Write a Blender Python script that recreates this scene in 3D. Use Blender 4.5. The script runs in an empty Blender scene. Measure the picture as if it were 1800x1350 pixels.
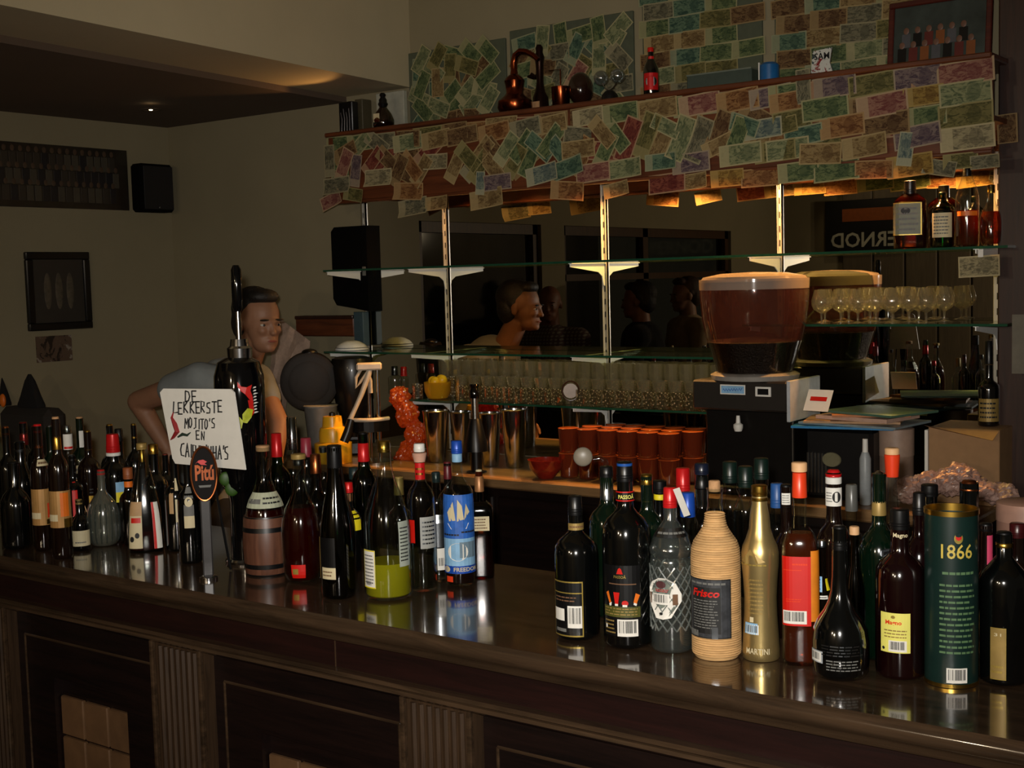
import bpy, math, random
from mathutils import Vector, Matrix
random.seed(7)
PI = math.pi
S = bpy.context.scene
COL = S.collection
# ---------------------------------------------------------------- camera
F = 2250.0; CAMZ = 1.77
def _basis():
    a = Vector((-3100, 99, F)); b = Vector((-2100, 126, F))       # two points of the horizon (right, up, forward)
    X = -a.normalized(); Z = a.cross(b).normalized()
    if Z.y < 0: Z = -Z
    Y = X.cross(Z)
    if Y.z < 0: Y = -Y
    return X, Y, Z
BX, BY, BZ = _basis()
RIGHT = Vector((BX.x, BY.x, BZ.x)); UP = Vector((BX.y, BY.y, BZ.y)); FWD = Vector((BX.z, BY.z, BZ.z))
CAM = Vector((0, 0, CAMZ))
cd = bpy.data.cameras.new('camera'); cam = bpy.data.objects.new('camera', cd); COL.objects.link(cam)
cd.sensor_width = 36; cd.lens = F / 1800 * 36; cd.clip_start = .05; cd.clip_end = 60
M = Matrix.Identity(4)
for i, v in enumerate((RIGHT, UP, -FWD)):
    for j in range(3): M[j][i] = v[j]
M.translation = CAM; cam.matrix_world = M
S.camera = cam
S.view_settings.view_transform = 'Standard'; S.view_settings.look = 'None'
S.view_settings.gamma = 1; S.view_settings.exposure = 0.1
S.view_settings.use_curve_mapping = False
# ---------------------------------------------------------------- world and main lights
W = bpy.data.worlds.new('night'); S.world = W; W.use_nodes = True
W.node_tree.nodes['Background'].inputs[0].default_value = (1.0, .80, .55, 1)
W.node_tree.nodes['Background'].inputs[1].default_value = .022
def lamp(name, kind, loc, power, color, rad=.02, spot=None, aim=None, blend=.5, size=None):
    d = bpy.data.lights.new(name, kind); d.energy = power; d.color = color
    if kind in ('POINT', 'SPOT'): d.shadow_soft_size = rad
    if kind == 'SPOT': d.spot_size = math.radians(spot); d.spot_blend = blend
    if kind == 'AREA': d.size = size or 1
    o = bpy.data.objects.new(name, d); COL.objects.link(o); o.location = loc
    if aim is not None:
        o.rotation_euler = (Vector(aim) - Vector(loc)).to_track_quat('-Z', 'Y').to_euler()
    return o
FLASH = lamp('camera_flash', 'SPOT', CAM + UP * .055 - RIGHT * .035, 225, (1.0, .94, .86), .022, 75, CAM + FWD * 3 + UP * .055 - RIGHT*.035, 1.0)
DIM = lamp('room_fill', 'POINT', (-.9, -1.3, 1.95), 34.0, (1.0, .80, .56), .05)  # added fill for the room's ambient light, without a fitting
DIM2 = lamp('room_fill', 'POINT', (-1.6, -1.9, 2.3), 34.0, (1.0, .78, .52), .05)  # second added fill, brightens the reflected front wall
WARM = (1.0, .46, .13)
# ---------------------------------------------------------------- Cycles quality
C_ = S.cycles
C_.use_denoising = True
C_.max_bounces = 10; C_.diffuse_bounces = 3; C_.glossy_bounces = 6; C_.transmission_bounces = 8; C_.transparent_max_bounces = 24
C_.caustics_reflective = False; C_.caustics_refractive = False; C_.sample_clamp_indirect = 4.0

# ---------------------------------------------------------------- pixel helpers (photo frame 1800x1350)
def ray(px, py): return RIGHT * (px - 900) + UP * (675 - py) + FWD * F
def aY(px, py, Y): d = ray(px, py); return CAM + d * (Y / d.y)
def aZ(px, py, Z): d = ray(px, py); return CAM + d * ((Z - CAMZ) / d.z)
def aX(px, py, X): d = ray(px, py); return CAM + d * (X / d.x)
def dist(p): return (Vector(p) - CAM).dot(FWD)
def pxy(p):
    c = Vector(p) - CAM; k = c.dot(FWD); return 900 + F * c.dot(RIGHT) / k, 675 - F * c.dot(UP) / k
def zAt(x, y, py):
    lo, hi = -1.0, 5.0
    for _ in range(40):
        m = (lo + hi) / 2
        if pxy((x, y, m))[1] > py: lo = m
        else: hi = m
    return (lo + hi) / 2

# ---------------------------------------------------------------- materials
MATS = {}
def srgb(c):
    if isinstance(c, str):
        c = tuple(int(c[i:i+2], 16) / 255 for i in (0, 2, 4))
    return tuple(((x / 12.92) if x <= .04045 else ((x + .055) / 1.055) ** 2.4) for x in c) + (1,)
def newmat(name):
    m = bpy.data.materials.new(name); m.use_nodes = True
    nt = m.node_tree; nt.nodes.clear()
    out = nt.nodes.new('ShaderNodeOutputMaterial')
    return m, nt, out
def N(nt, t, **k):
    n = nt.nodes.new(t)
    for a, v in k.items():
        if a.startswith('_'): setattr(n, a[1:], v)
        else:
            key = int(a[1:]) if a[0] == 'i' and a[1:].isdigit() else a
            n.inputs[key].default_value = v
    return n
def mat(name, col, rough=.5, metal=0, var=.12, scale=30, coat=0, bump=0, spec=.5, trans=0, sheen=0, emis=None, estr=0, stretch=(1, 1, 1)):
    """plain procedural surface: a colour gently varied by noise"""
    if name in MATS: return MATS[name]
    m, nt, out = newmat(name)
    b = N(nt, 'ShaderNodeBsdfPrincipled'); nt.links.new(b.outputs[0], out.inputs[0])
    b.inputs['Roughness'].default_value = rough; b.inputs['Metallic'].default_value = metal
    b.inputs['Coat Weight'].default_value = coat; b.inputs['Coat Roughness'].default_value = .07
    b.inputs['Specular IOR Level'].default_value = spec; b.inputs['Transmission Weight'].default_value = trans
    b.inputs['Sheen Weight'].default_value = sheen
    c = srgb(col)
    tc = N(nt, 'ShaderNodeTexCoord'); mp = N(nt, 'ShaderNodeMapping'); mp.inputs['Scale'].default_value = stretch
    nt.links.new(tc.outputs['Object'], mp.inputs[0])
    nz = N(nt, 'ShaderNodeTexNoise', Scale=scale, Detail=4.0, Roughness=.6); nt.links.new(mp.outputs[0], nz.inputs['Vector'])
    rp = N(nt, 'ShaderNodeValToRGB'); e = rp.color_ramp.elements
    e[0].position = .3; e[1].position = .7
    e[0].color = tuple(x * (1 - var) for x in c[:3]) + (1,); e[1].color = tuple(min(1, x * (1 + var)) for x in c[:3]) + (1,)
    nt.links.new(nz.outputs[0], rp.inputs[0]); nt.links.new(rp.outputs[0], b.inputs['Base Color'])
    if bump:
        bp = N(nt, 'ShaderNodeBump', Strength=bump, Distance=.01); nt.links.new(nz.outputs[0], bp.inputs['Height']); nt.links.new(bp.outputs[0], b.inputs['Normal'])
    if emis:
        b.inputs['Emission Color'].default_value = srgb(emis); b.inputs['Emission Strength'].default_value = estr
    MATS[name] = m; return m
def wood(name, c0, c1, rough=.35, coat=0, axis=0, scale=6, bump=.05, spec=.5):
    if name in MATS: return MATS[name]
    m, nt, out = newmat(name)
    b = N(nt, 'ShaderNodeBsdfPrincipled', Roughness=rough); nt.links.new(b.outputs[0], out.inputs[0])
    b.inputs['Coat Weight'].default_value = coat; b.inputs['Coat Roughness'].default_value = .06; b.inputs['Specular IOR Level'].default_value = spec
    tc = N(nt, 'ShaderNodeTexCoord'); mp = N(nt, 'ShaderNodeMapping')
    sc = [9, 9, 9]; sc[axis] = .7; mp.inputs['Scale'].default_value = sc
    nt.links.new(tc.outputs['Object'], mp.inputs[0])
    n1 = N(nt, 'ShaderNodeTexNoise', Scale=scale, Detail=8.0, Roughness=.65, Distortion=.6); nt.links.new(mp.outputs[0], n1.inputs['Vector'])
    rp = N(nt, 'ShaderNodeValToRGB'); e = rp.color_ramp.elements; e[0].position = .32; e[1].position = .68
    e[0].color = srgb(c0); e[1].color = srgb(c1)
    nt.links.new(n1.outputs[0], rp.inputs[0]); nt.links.new(rp.outputs[0], b.inputs['Base Color'])
    bp = N(nt, 'ShaderNodeBump', Strength=bump, Distance=.004); nt.links.new(n1.outputs[0], bp.inputs['Height']); nt.links.new(bp.outputs[0], b.inputs['Normal'])
    MATS[name] = m; return m
def glass(name, tint, refl=.09, edge=.75, rough=.07, body=0.0, bodycol=None):
    """thin glass wall: tinted see-through, glossy, brighter towards grazing; body adds a share of scattering (cloudy liquids)"""
    if name in MATS: return MATS[name]
    m, nt, out = newmat(name)
    tr = N(nt, 'ShaderNodeBsdfTransparent'); tr.inputs[0].default_value = srgb(tint)
    gl = N(nt, 'ShaderNodeBsdfGlossy', Roughness=rough); gl.inputs[0].default_value = (1, 1, 1, 1)
    lw = N(nt, 'ShaderNodeLayerWeight', Blend=.5)
    pw = N(nt, 'ShaderNodeMath', _operation='POWER'); pw.inputs[1].default_value = 3.0; nt.links.new(lw.outputs['Facing'], pw.inputs[0])
    mr = N(nt, 'ShaderNodeMapRange'); mr.inputs['To Min'].default_value = refl; mr.inputs['To Max'].default_value = edge
    nt.links.new(pw.outputs[0], mr.inputs['Value'])
    mx = N(nt, 'ShaderNodeMixShader'); nt.links.new(mr.outputs[0], mx.inputs[0]); nt.links.new(gl.outputs[0], mx.inputs[2])
    src = tr
    if body:
        df = N(nt, 'ShaderNodeBsdfDiffuse'); df.inputs[0].default_value = srgb(bodycol or tint)
        tl = N(nt, 'ShaderNodeBsdfTranslucent'); tl.inputs[0].default_value = srgb(bodycol or tint)
        m1 = N(nt, 'ShaderNodeMixShader', Fac=.35); nt.links.new(df.outputs[0], m1.inputs[1]); nt.links.new(tl.outputs[0], m1.inputs[2])
        m2 = N(nt, 'ShaderNodeMixShader', Fac=body); nt.links.new(tr.outputs[0], m2.inputs[1]); nt.links.new(m1.outputs[0], m2.inputs[2])
        src = m2
    nt.links.new(src.outputs[0], mx.inputs[1]); nt.links.new(mx.outputs[0], out.inputs[0])
    MATS[name] = m; return m
def emit(name, col, s):
    if name in MATS: return MATS[name]
    m, nt, out = newmat(name); e = N(nt, 'ShaderNodeEmission', Strength=s); e.inputs[0].default_value = srgb(col)
    nt.links.new(e.outputs[0], out.inputs[0]); MATS[name] = m; return m
def picture(name, cols, scale=8, rough=.35, stretch=(1, 1, 1), spec=.5):
    """a printed photograph: blotches of several colours"""
    if name in MATS: return MATS[name]
    m, nt, out = newmat(name); b = N(nt, 'ShaderNodeBsdfPrincipled', Roughness=rough); nt.links.new(b.outputs[0], out.inputs[0])
    b.inputs['Specular IOR Level'].default_value = spec
    tc = N(nt, 'ShaderNodeTexCoord'); mp = N(nt, 'ShaderNodeMapping'); mp.inputs['Scale'].default_value = stretch
    nt.links.new(tc.outputs['Object'], mp.inputs[0])
    nz = N(nt, 'ShaderNodeTexNoise', Scale=scale, Detail=5.0, Roughness=.7, Distortion=.8); nt.links.new(mp.outputs[0], nz.inputs['Vector'])
    rp = N(nt, 'ShaderNodeValToRGB'); rp.color_ramp.interpolation = 'CONSTANT' if len(cols) > 3 else 'LINEAR'
    while len(rp.color_ramp.elements) < len(cols): rp.color_ramp.elements.new(.5)
    for i, c in enumerate(cols):
        rp.color_ramp.elements[i].position = .3 + .4 * i / max(1, len(cols) - 1); rp.color_ramp.elements[i].color = srgb(c)
    nt.links.new(nz.outputs[0], rp.inputs[0]); nt.links.new(rp.outputs[0], b.inputs['Base Color'])
    MATS[name] = m; return m
def notemat(name, base, ink, pale):
    """banknote print: pale border, fine engraved waves, portrait oval and number block"""
    if name in MATS: return MATS[name]
    m, nt, out = newmat(name); b = N(nt, 'ShaderNodeBsdfPrincipled', Roughness=.7); nt.links.new(b.outputs[0], out.inputs[0])
    b.inputs['Specular IOR Level'].default_value = .2
    uv = N(nt, 'ShaderNodeUVMap'); L = nt.links.new
    oi = N(nt, 'ShaderNodeObjectInfo')
    add = N(nt, 'ShaderNodeVectorMath', _operation='ADD'); L(uv.outputs[0], add.inputs[0])
    cmb = N(nt, 'ShaderNodeCombineXYZ'); mul = N(nt, 'ShaderNodeMath', _operation='MULTIPLY'); mul.inputs[1].default_value = 37.0
    L(oi.outputs['Random'], mul.inputs[0]); L(mul.outputs[0], cmb.inputs[2]); L(cmb.outputs[0], add.inputs[1])
    nz = N(nt, 'ShaderNodeTexNoise', Scale=5.5, Detail=6.0, Roughness=.75, Distortion=1.2); L(add.outputs[0], nz.inputs['Vector'])
    rp = N(nt, 'ShaderNodeValToRGB'); e = rp.color_ramp.elements; e[0].position = .42; e[0].color = srgb(ink); e[1].position = .54; e[1].color = srgb(base)
    L(nz.outputs[0], rp.inputs[0])
    sp = N(nt, 'ShaderNodeSeparateXYZ'); L(uv.outputs[0], sp.inputs[0])
    def mth(op, a, bb=None):
        n = N(nt, 'ShaderNodeMath', _operation=op)
        if hasattr(a, 'links'): L(a, n.inputs[0])
        else: n.inputs[0].default_value = a
        if bb is not None:
            if hasattr(bb, 'links'): L(bb, n.inputs[1])
            else: n.inputs[1].default_value = bb
        return n.outputs[0]
    U, V = sp.outputs[0], sp.outputs[1]
    du = mth('ABSOLUTE', mth('SUBTRACT', U, .5)); dv = mth('ABSOLUTE', mth('SUBTRACT', V, .5))
    bord = mth('MAXIMUM', mth('GREATER_THAN', du, .465), mth('GREATER_THAN', dv, .43))
    ex = mth('DIVIDE', mth('SUBTRACT', U, .66), .13); ey = mth('DIVIDE', mth('SUBTRACT', V, .5), .36)
    oval = mth('LESS_THAN', mth('ADD', mth('MULTIPLY', ex, ex), mth('MULTIPLY', ey, ey)), 1.0)
    blank = mth('MULTIPLY', mth('LESS_THAN', U, .24), mth('GREATER_THAN', oi.outputs['Random'], .45))
    def mix(f, c0, c1):
        n = N(nt, 'ShaderNodeMix', _data_type='RGBA'); L(f, n.inputs[0])
        for s, c in ((6, c0), (7, c1)):
            if hasattr(c, 'links'): L(c, n.inputs[s])
            else: n.inputs[s].default_value = c
        return n.outputs[2]
    c = mix(mth('MULTIPLY', oval, .55), rp.outputs[0], srgb(ink))
    c = mix(mth('MULTIPLY', blank, .8), c, srgb(pale))
    c = mix(bord, c, srgb(pale))
    L(c, b.inputs['Base Color'])
    # slight see-through of thin paper
    tl = N(nt, 'ShaderNodeBsdfTranslucent'); L(c, tl.inputs[0])
    mx = N(nt, 'ShaderNodeMixShader', Fac=.3); L(b.outputs[0], mx.inputs[1]); L(tl.outputs[0], mx.inputs[2]); L(mx.outputs[0], out.inputs[0])
    MATS[name] = m; return m

# ---------------------------------------------------------------- mesh accumulator
class MB:
    def __init__(s): s.v = []; s.f = []; s.m = []; s.uv = {}
    def add(s, vs, fs, mi=0):
        o = len(s.v); s.v += [tuple(v) for v in vs]
        for f in fs: s.f.append(tuple(i + o for i in f)); s.m.append(mi)
        return s
    def box(s, a, b, mi=0, mtx=None):
        x0, y0, z0 = a; x1, y1, z1 = b
        vs = [Vector(v) for v in ((x0,y0,z0),(x1,y0,z0),(x1,y1,z0),(x0,y1,z0),(x0,y0,z1),(x1,y0,z1),(x1,y1,z1),(x0,y1,z1))]
        if mtx: vs = [mtx @ v for v in vs]
        return s.add(vs, [(0,3,2,1),(4,5,6,7),(0,1,5,4),(1,2,6,5),(2,3,7,6),(3,0,4,7)], mi)
    def rbox(s, a, b, r=.004, mi=0, mtx=None):
        """box with chamfered edges"""
        c = [(a[i] + b[i]) / 2 for i in range(3)]; h = [abs(b[i] - a[i]) / 2 for i in range(3)]; r = min(r, min(h) * .9)
        vs = []; idx = {}
        for sx in (-1, 1):
            for sy in (-1, 1):
                for sz in (-1, 1):
                    for ax in range(3):
                        sg = (sx, sy, sz); p = [c[i] + sg[i] * (h[i] - (0 if i == ax else r)) for i in range(3)]
                        idx[(sx, sy, sz, ax)] = len(vs); vs.append(Vector(p))
        if mtx: vs = [mtx @ v for v in vs]
        fs = []
        for ax in range(3):
            o = [i for i in range(3) if i != ax]
            for sg in (-1, 1):
                q = []
                for (u, w) in ((-1,-1),(1,-1),(1,1),(-1,1)):
                    k = [0,0,0]; k[ax] = sg; k[o[0]] = u; k[o[1]] = w; q.append(idx[(k[0],k[1],k[2],ax)])
                fs.append(tuple(q))
        for ax in range(3):
            o = [i for i in range(3) if i != ax]
            for u in (-1, 1):
                for w in (-1, 1):
                    q = []
                    for (t, face) in ((-1, o[0]), (1, o[0]), (1, o[1]), (-1, o[1])):
                        k = [0,0,0]; k[ax] = t; k[o[0]] = u; k[o[1]] = w; q.append(idx[(k[0],k[1],k[2],face)])
                    fs.append(tuple(q))
        for sx in (-1, 1):
            for sy in (-1, 1):
                for sz in (-1, 1): fs.append(tuple(idx[(sx, sy, sz, a_)] for a_ in range(3)))
        return s.add(vs, fs, mi)
    def lathe(s, prof, seg=24, mi=0, c=(0, 0, 0), sq=2.0, fy=1.0, axis='z', capb=True, capt=True, mtx=None):
        vs = []; fs = []; n = len(prof)
        for (z, r) in prof:
            for k in range(seg):
                a = 2 * PI * (k + .5) / seg; ca, sa = math.cos(a), math.sin(a)
                if sq != 2.0:
                    q = (abs(ca) ** sq + abs(sa) ** sq) ** (-1 / sq); ca *= q; sa *= q
                p = (r * ca, r * sa * fy, z)
                if axis == 'x': p = (z, r * ca, r * sa * fy)
                elif axis == 'y': p = (r * ca, z, r * sa * fy)
                v = Vector(p) + Vector(c)
                vs.append(mtx @ v if mtx else v)
        for i in range(n - 1):
            for k in range(seg):
                k2 = (k + 1) % seg; fs.append((i*seg+k, i*seg+k2, (i+1)*seg+k2, (i+1)*seg+k))
        if capb and prof[0][1] > 1e-6: fs.append(tuple(range(seg))[::-1])
        if capt and prof[-1][1] > 1e-6: fs.append(tuple((n-1)*seg + k for k in range(seg)))
        return s.add(vs, fs, mi)
    def tube(s, pts, r, seg=8, mi=0, closed=False):
        pts = [Vector(p) for p in pts]; n = len(pts)
        rs = r if isinstance(r, (list, tuple)) else [r] * n
        vs = []; fs = []; prev = None
        for i, p in enumerate(pts):
            t = (pts[min(i+1, n-1)] - pts[max(i-1, 0)])
            if closed: t = pts[(i+1) % n] - pts[i-1]
            t.normalize()
            u = prev - t * prev.dot(t) if prev is not None else t.orthogonal()
            if u.length < 1e-6: u = t.orthogonal()
            u.normalize(); prev = u; w = t.cross(u)
            for k in range(seg):
                a = 2 * PI * k / seg; vs.append(p + (u * math.cos(a) + w * math.sin(a)) * rs[i])
        m_ = n if closed else n - 1
        for i in range(m_):
            j = (i + 1) % n
            for k in range(seg):
                k2 = (k+1) % seg; fs.append((i*seg+k, i*seg+k2, j*seg+k2, j*seg+k))
        if not closed: fs.append(tuple(range(seg))[::-1]); fs.append(tuple((n-1)*seg+k for k in range(seg)))
        return s.add(vs, fs, mi)
    def ell(s, c, r, seg=20, ring=12, mi=0, mtx=None):
        if not isinstance(r, (tuple, list)): r = (r, r, r)
        vs = [Vector((c[0], c[1], c[2] - r[2]))]; fs = []
        for i in range(1, ring):
            a = -PI/2 + PI * i / ring
            for k in range(seg):
                b = 2 * PI * k / seg; vs.append(Vector((c[0]+r[0]*math.cos(a)*math.cos(b), c[1]+r[1]*math.cos(a)*math.sin(b), c[2]+r[2]*math.sin(a))))
        vs.append(Vector((c[0], c[1], c[2] + r[2])))
        for k in range(seg): fs.append((0, 1+(k+1) % seg, 1+k))
        for i in range(ring-2):
            for k in range(seg): fs.append((1+i*seg+k, 1+i*seg+(k+1) % seg, 1+(i+1)*seg+(k+1) % seg, 1+(i+1)*seg+k))
        t = len(vs)-1; o = 1+(ring-2)*seg
        for k in range(seg): fs.append((o+k, o+(k+1) % seg, t))
        if mtx: vs = [mtx @ v for v in vs]
        return s.add(vs, fs, mi)
    def prism(s, pts, y0, y1, mi=0, axis='y'):
        """outline pts (a,b) extruded from y0 to y1 along axis"""
        n = len(pts)
        def P(a, b, t): return {'y': (a, t, b), 'x': (t, a, b), 'z': (a, b, t)}[axis]
        vs = [P(a, b, y0) for a, b in pts] + [P(a, b, y1) for a, b in pts]
        fs = [tuple(range(n))[::-1], tuple(range(n, 2*n))] + [(i, (i+1) % n, n+(i+1) % n, n+i) for i in range(n)]
        return s.add(vs, fs, mi)
    def build(s, name, mats, parent=None, loc=None, smooth=True, ang=38, rotz=0, kind=None):
        me = bpy.data.meshes.new(name); me.from_pydata(s.v, [], s.f)
        if not isinstance(mats, (list, tuple)): mats = [mats]
        for m_ in mats: me.materials.append(m_)
        me.polygons.foreach_set('material_index', s.m)
        if smooth: me.shade_smooth(); me.set_sharp_from_angle(angle=math.radians(ang))
        me.update()
        o = bpy.data.objects.new(name, me); COL.objects.link(o)
        if parent: o.parent = parent
        if loc is not None: o.location = loc
        if rotz: o.rotation_euler = (0, 0, rotz)
        if kind: o['kind'] = kind
        return o
def tag(o, label, cat, group=None, kind=None):
    o['label'] = label; o['category'] = cat
    if group: o['group'] = group
    if kind: o['kind'] = kind
    return o
def thing(name, label, cat, loc=(0, 0, 0), rotz=0, group=None):
    o = bpy.data.objects.new(name, None); COL.objects.link(o); o.empty_display_size = .05
    o.location = loc; o.rotation_euler = (0, 0, rotz); return tag(o, label, cat, group)
def struct(name, mb, m, **k): return mb.build(name, m, kind='structure', **k)
def dup(root, loc, rotz=None, label=None, group=None, scale=None):
    r = root.copy(); COL.objects.link(r); r.location = loc
    if rotz is not None: r.rotation_euler = (0, 0, rotz)
    if label: r['label'] = label
    if group: r['group'] = group
    if scale: r.scale = scale
    for ch in list(root.children):
        c = ch.copy(); COL.objects.link(c); c.parent = r
        for g in list(ch.children):
            d = g.copy(); COL.objects.link(d); d.parent = c
    return r
_tc = {}
def textmesh(t, bold=0.0, shear=0.0):
    """outline text as flat mesh data normalised to its own box: (verts 0..1, faces, aspect)"""
    k = (t, bold, shear)
    if k in _tc: return _tc[k]
    cu = bpy.data.curves.new('t', 'FONT'); cu.body = t; cu.resolution_u = 2; cu.offset = bold; cu.shear = shear
    o = bpy.data.objects.new('t', cu); COL.objects.link(o)
    dg = bpy.context.evaluated_depsgraph_get(); me = bpy.data.meshes.new_from_object(o.evaluated_get(dg))
    vs = [v.co.copy() for v in me.vertices]; fs = [tuple(p.vertices) for p in me.polygons]
    bpy.data.objects.remove(o); bpy.data.curves.remove(cu); bpy.data.meshes.remove(me)
    x0 = min(v.x for v in vs); x1 = max(v.x for v in vs); y0 = min(v.y for v in vs); y1 = max(v.y for v in vs)
    vs = [((v.x-x0)/(x1-x0), (v.y-y0)/(y1-y0)) for v in vs]
    _tc[k] = (vs, fs, (x1-x0)/(y1-y0)); return _tc[k]

# ---------------------------------------------------------------- palette
m_wall = mat('wall_plaster', '8e8468', .85, var=.05, scale=3, bump=.03)
m_wall2 = mat('upper_wall_plaster', 'a89e84', .85, var=.05, scale=3)
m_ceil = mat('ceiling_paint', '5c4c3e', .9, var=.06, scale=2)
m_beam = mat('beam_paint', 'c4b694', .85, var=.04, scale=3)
m_floor = wood('floor_boards', '2a1c12', '3c2a1a', .4, scale=4)
m_bar = wood('bar_top_varnish', '2a2017', '4c3a2a', .15, coat=.7, scale=4, bump=.03)
m_barw = wood('bar_dark_wood', '0e0807', '1c100d', .36, coat=.2, scale=5)
m_apron = wood('bar_apron_wood', '180c0a', '26120f', .36, coat=.2, scale=5)
m_pil = wood('bar_pilaster_wood', '2e2116', '463424', .4, axis=2, scale=9)
m_tile = mat('bar_inset_tile', '64482e', .6, var=.25, scale=9)
m_canw = wood('canopy_wood', '4a2412', '6e3a1e', .45, scale=5)
m_colw = wood('column_wood', '24120b', '3a1e12', .4, axis=2, scale=6)
m_backtop = wood('back_counter_top_wood', '7a5c3c', '9c7a52', .35, scale=6, coat=.2)
m_spk = mat('speaker_black', '050505', .9, var=.1, spec=.1)
m_black = mat('black_plastic', '0b0b0c', .35, var=.2)
m_blackg = mat('black_gloss', '060607', .07, var=.2, coat=1)
m_chrome = mat('chrome', 'd4d4d6', .15, 1, var=.03)
m_steel = mat('brushed_steel', 'b4b2ac', .25, 1, var=.06)
m_alu = mat('aluminium_strip', 'b9b7b0', .32, 1, var=.05)
m_whitem = mat('white_enamel', 'e4e2da', .4, var=.03)
m_white = mat('white_paper', 'e6e3da', .6, var=.04)
m_cream = mat('cream_paper', 'cfc29c', .6, var=.06)
m_ink = mat('black_ink', '141414', .6, var=.1)
m_grey = mat('grey_print', '6a6a66', .6)
m_gold = mat('gold_foil', 'c09a44', .28, 1, var=.12)
m_goldp = mat('gold_print', 'b39a4a', .4, .6, var=.1)
m_copperc = mat('copper_foil', 'b4683c', .3, 1, var=.1)
m_copper = mat('old_copper', '7c3a1e', .22, 1, var=.25, scale=12)
m_red = mat('red_foil', 'c81a1c', .3, .2, var=.1)
m_redp = mat('red_print', 'c81408', .45, var=.05)
m_orange = mat('orange_print', 'e0701c', .45, var=.06)
m_oranger = mat('orange_red_foil', 'e2401c', .35, .1, var=.08)
m_blue = mat('blue_foil', '1c4cb0', .35, .2, var=.1)
m_bluep = mat('blue_print', '2a62b8', .5, var=.25, scale=40)
m_lblue = mat('light_blue_print', '86b4d8', .5, var=.15, scale=40)
m_yellow = mat('yellow_print', 'e6d420', .5, var=.05)
m_ylabel = mat('pale_yellow_paper', 'e2dc6c', .6, var=.05)
m_green = mat('green_print', '5c9a26', .5, var=.3, scale=20)
m_dgreen = mat('dark_green_card', '102622', .35, var=.1)
m_cork = mat('cork', 'b58a60', .8, var=.2, scale=90, bump=.2)
m_beechw = mat('pale_wood_stopper', 'd6a878', .6, var=.08, stretch=(1, 1, 4))
m_straw = mat('straw_wrap', 'cfa56e', .75, var=.18, scale=18, bump=.4, stretch=(1, 1, 9))
m_silver = mat('silver_foil', 'aeb4ba', .25, 1, var=.12)
m_pink = mat('pink_ribbon', 'd8486c', .5)
m_brown = mat('brown_paper', '6a4a30', .7, var=.15)
m_dkgold = mat('dull_gold_paper', '9c8248', .45, .3, var=.15)
m_tan = mat('tan_gold_paper', 'b98c52', .4, .25, var=.15, scale=12)
g_clear = glass('clear_glass', 'e9eeea', .07, .8)
g_crystal = glass('cut_crystal_glass', 'cfd6d2', .2, .95, .12, body=.09, bodycol='a8b4b0')
g_green = glass('green_glass', '1d7a34', .09, .8)
g_brown = glass('brown_glass', '8a5426', .08, .8)
g_dark = mat('dark_bottle_glass', '050606', .11, var=.2, coat=1, spec=.8)
g_dgreen = mat('dark_green_bottle_glass', '04140a', .11, var=.2, coat=1, spec=.8)
g_dbrown = mat('dark_brown_bottle_glass', '120704', .11, var=.2, coat=1, spec=.8)
g_dred = mat('dark_red_bottle_glass', '120304', .11, var=.2, coat=1, spec=.8)
l_amber = glass('amber_liquid', 'b4561a', .04, .2, body=.2, bodycol='a8481a')
l_red = glass('red_liquid', '5c1008', .04, .2, body=.22, bodycol='6a1008')
l_yellow = glass('yellow_green_liquid', 'c8b818', .04, .2, body=.85, bodycol='c6bc20')
l_water = glass('clear_liquid', 'd8dcd8', .03, .25)
l_dark = mat('dark_liquid', '1a0a06', .1, var=.2)
g_window = glass('shelf_glass', 'c4d4ca', .12, .7, body=.02, bodycol='a8b0a0')
g_edge = mat('shelf_glass_edge', '1e4a34', .15, var=.1, coat=.6)

# ================================================================ THE SETTING
LX = -5.25; WY = 4.3
struct('floor', MB().box((-5.6, -3.3, -.05), (2.2, 4.6, 0)), m_floor)
struct('wall_back', MB().box((-5.4, WY, 0), (2.2, WY + .15, 3.3)), m_wall, smooth=False)
# left wall: solid part, then piers between night windows (seen only in the mirror)
WT = zAt(aY(800, 390, 6.5).x, 6.5, 388)
lw = MB()
lw.box((LX - .15, 2.335, 0), (LX, WY, 3.3)).box((LX - .15, -3.2, 0), (LX, 2.335, .95)).box((LX - .15, -3.2, WT), (LX, 2.335, 3.3))
for a, b in ((.68, .98), (-3.2, -2.05)): lw.box((LX - .15, a, .95), (LX, b, WT))
struct('wall_left', lw, m_wall, smooth=False)
struct('wall_front', MB().box((-5.4, -3.25, 0), (2.2, -3.1, 3.3)), m_wall, smooth=False)
ZB = 2.61
def bxr(y): return -3.63 + .098 * (4.3 - y)
def bxl(y): return -4.03 + .105 * (4.27 - y)
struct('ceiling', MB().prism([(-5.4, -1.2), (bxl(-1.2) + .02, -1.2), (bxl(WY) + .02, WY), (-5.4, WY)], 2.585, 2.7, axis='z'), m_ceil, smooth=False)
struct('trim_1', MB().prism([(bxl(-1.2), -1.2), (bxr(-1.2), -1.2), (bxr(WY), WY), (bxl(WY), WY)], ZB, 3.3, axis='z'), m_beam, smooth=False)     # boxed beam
lamp('beam_glow_fill', 'SPOT', (-3.78, 4.02, 2.42), 1.6, (1.0, .5, .16), .02, 110, (-3.9, 3.1, 2.6), .3)  # added spot without a fitting, gives the beam its orange glow
struct('ceiling', MB().box((-3.60, 1.2, 3.2), (2.2, WY, 3.3)), m_beam, smooth=False)
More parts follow.
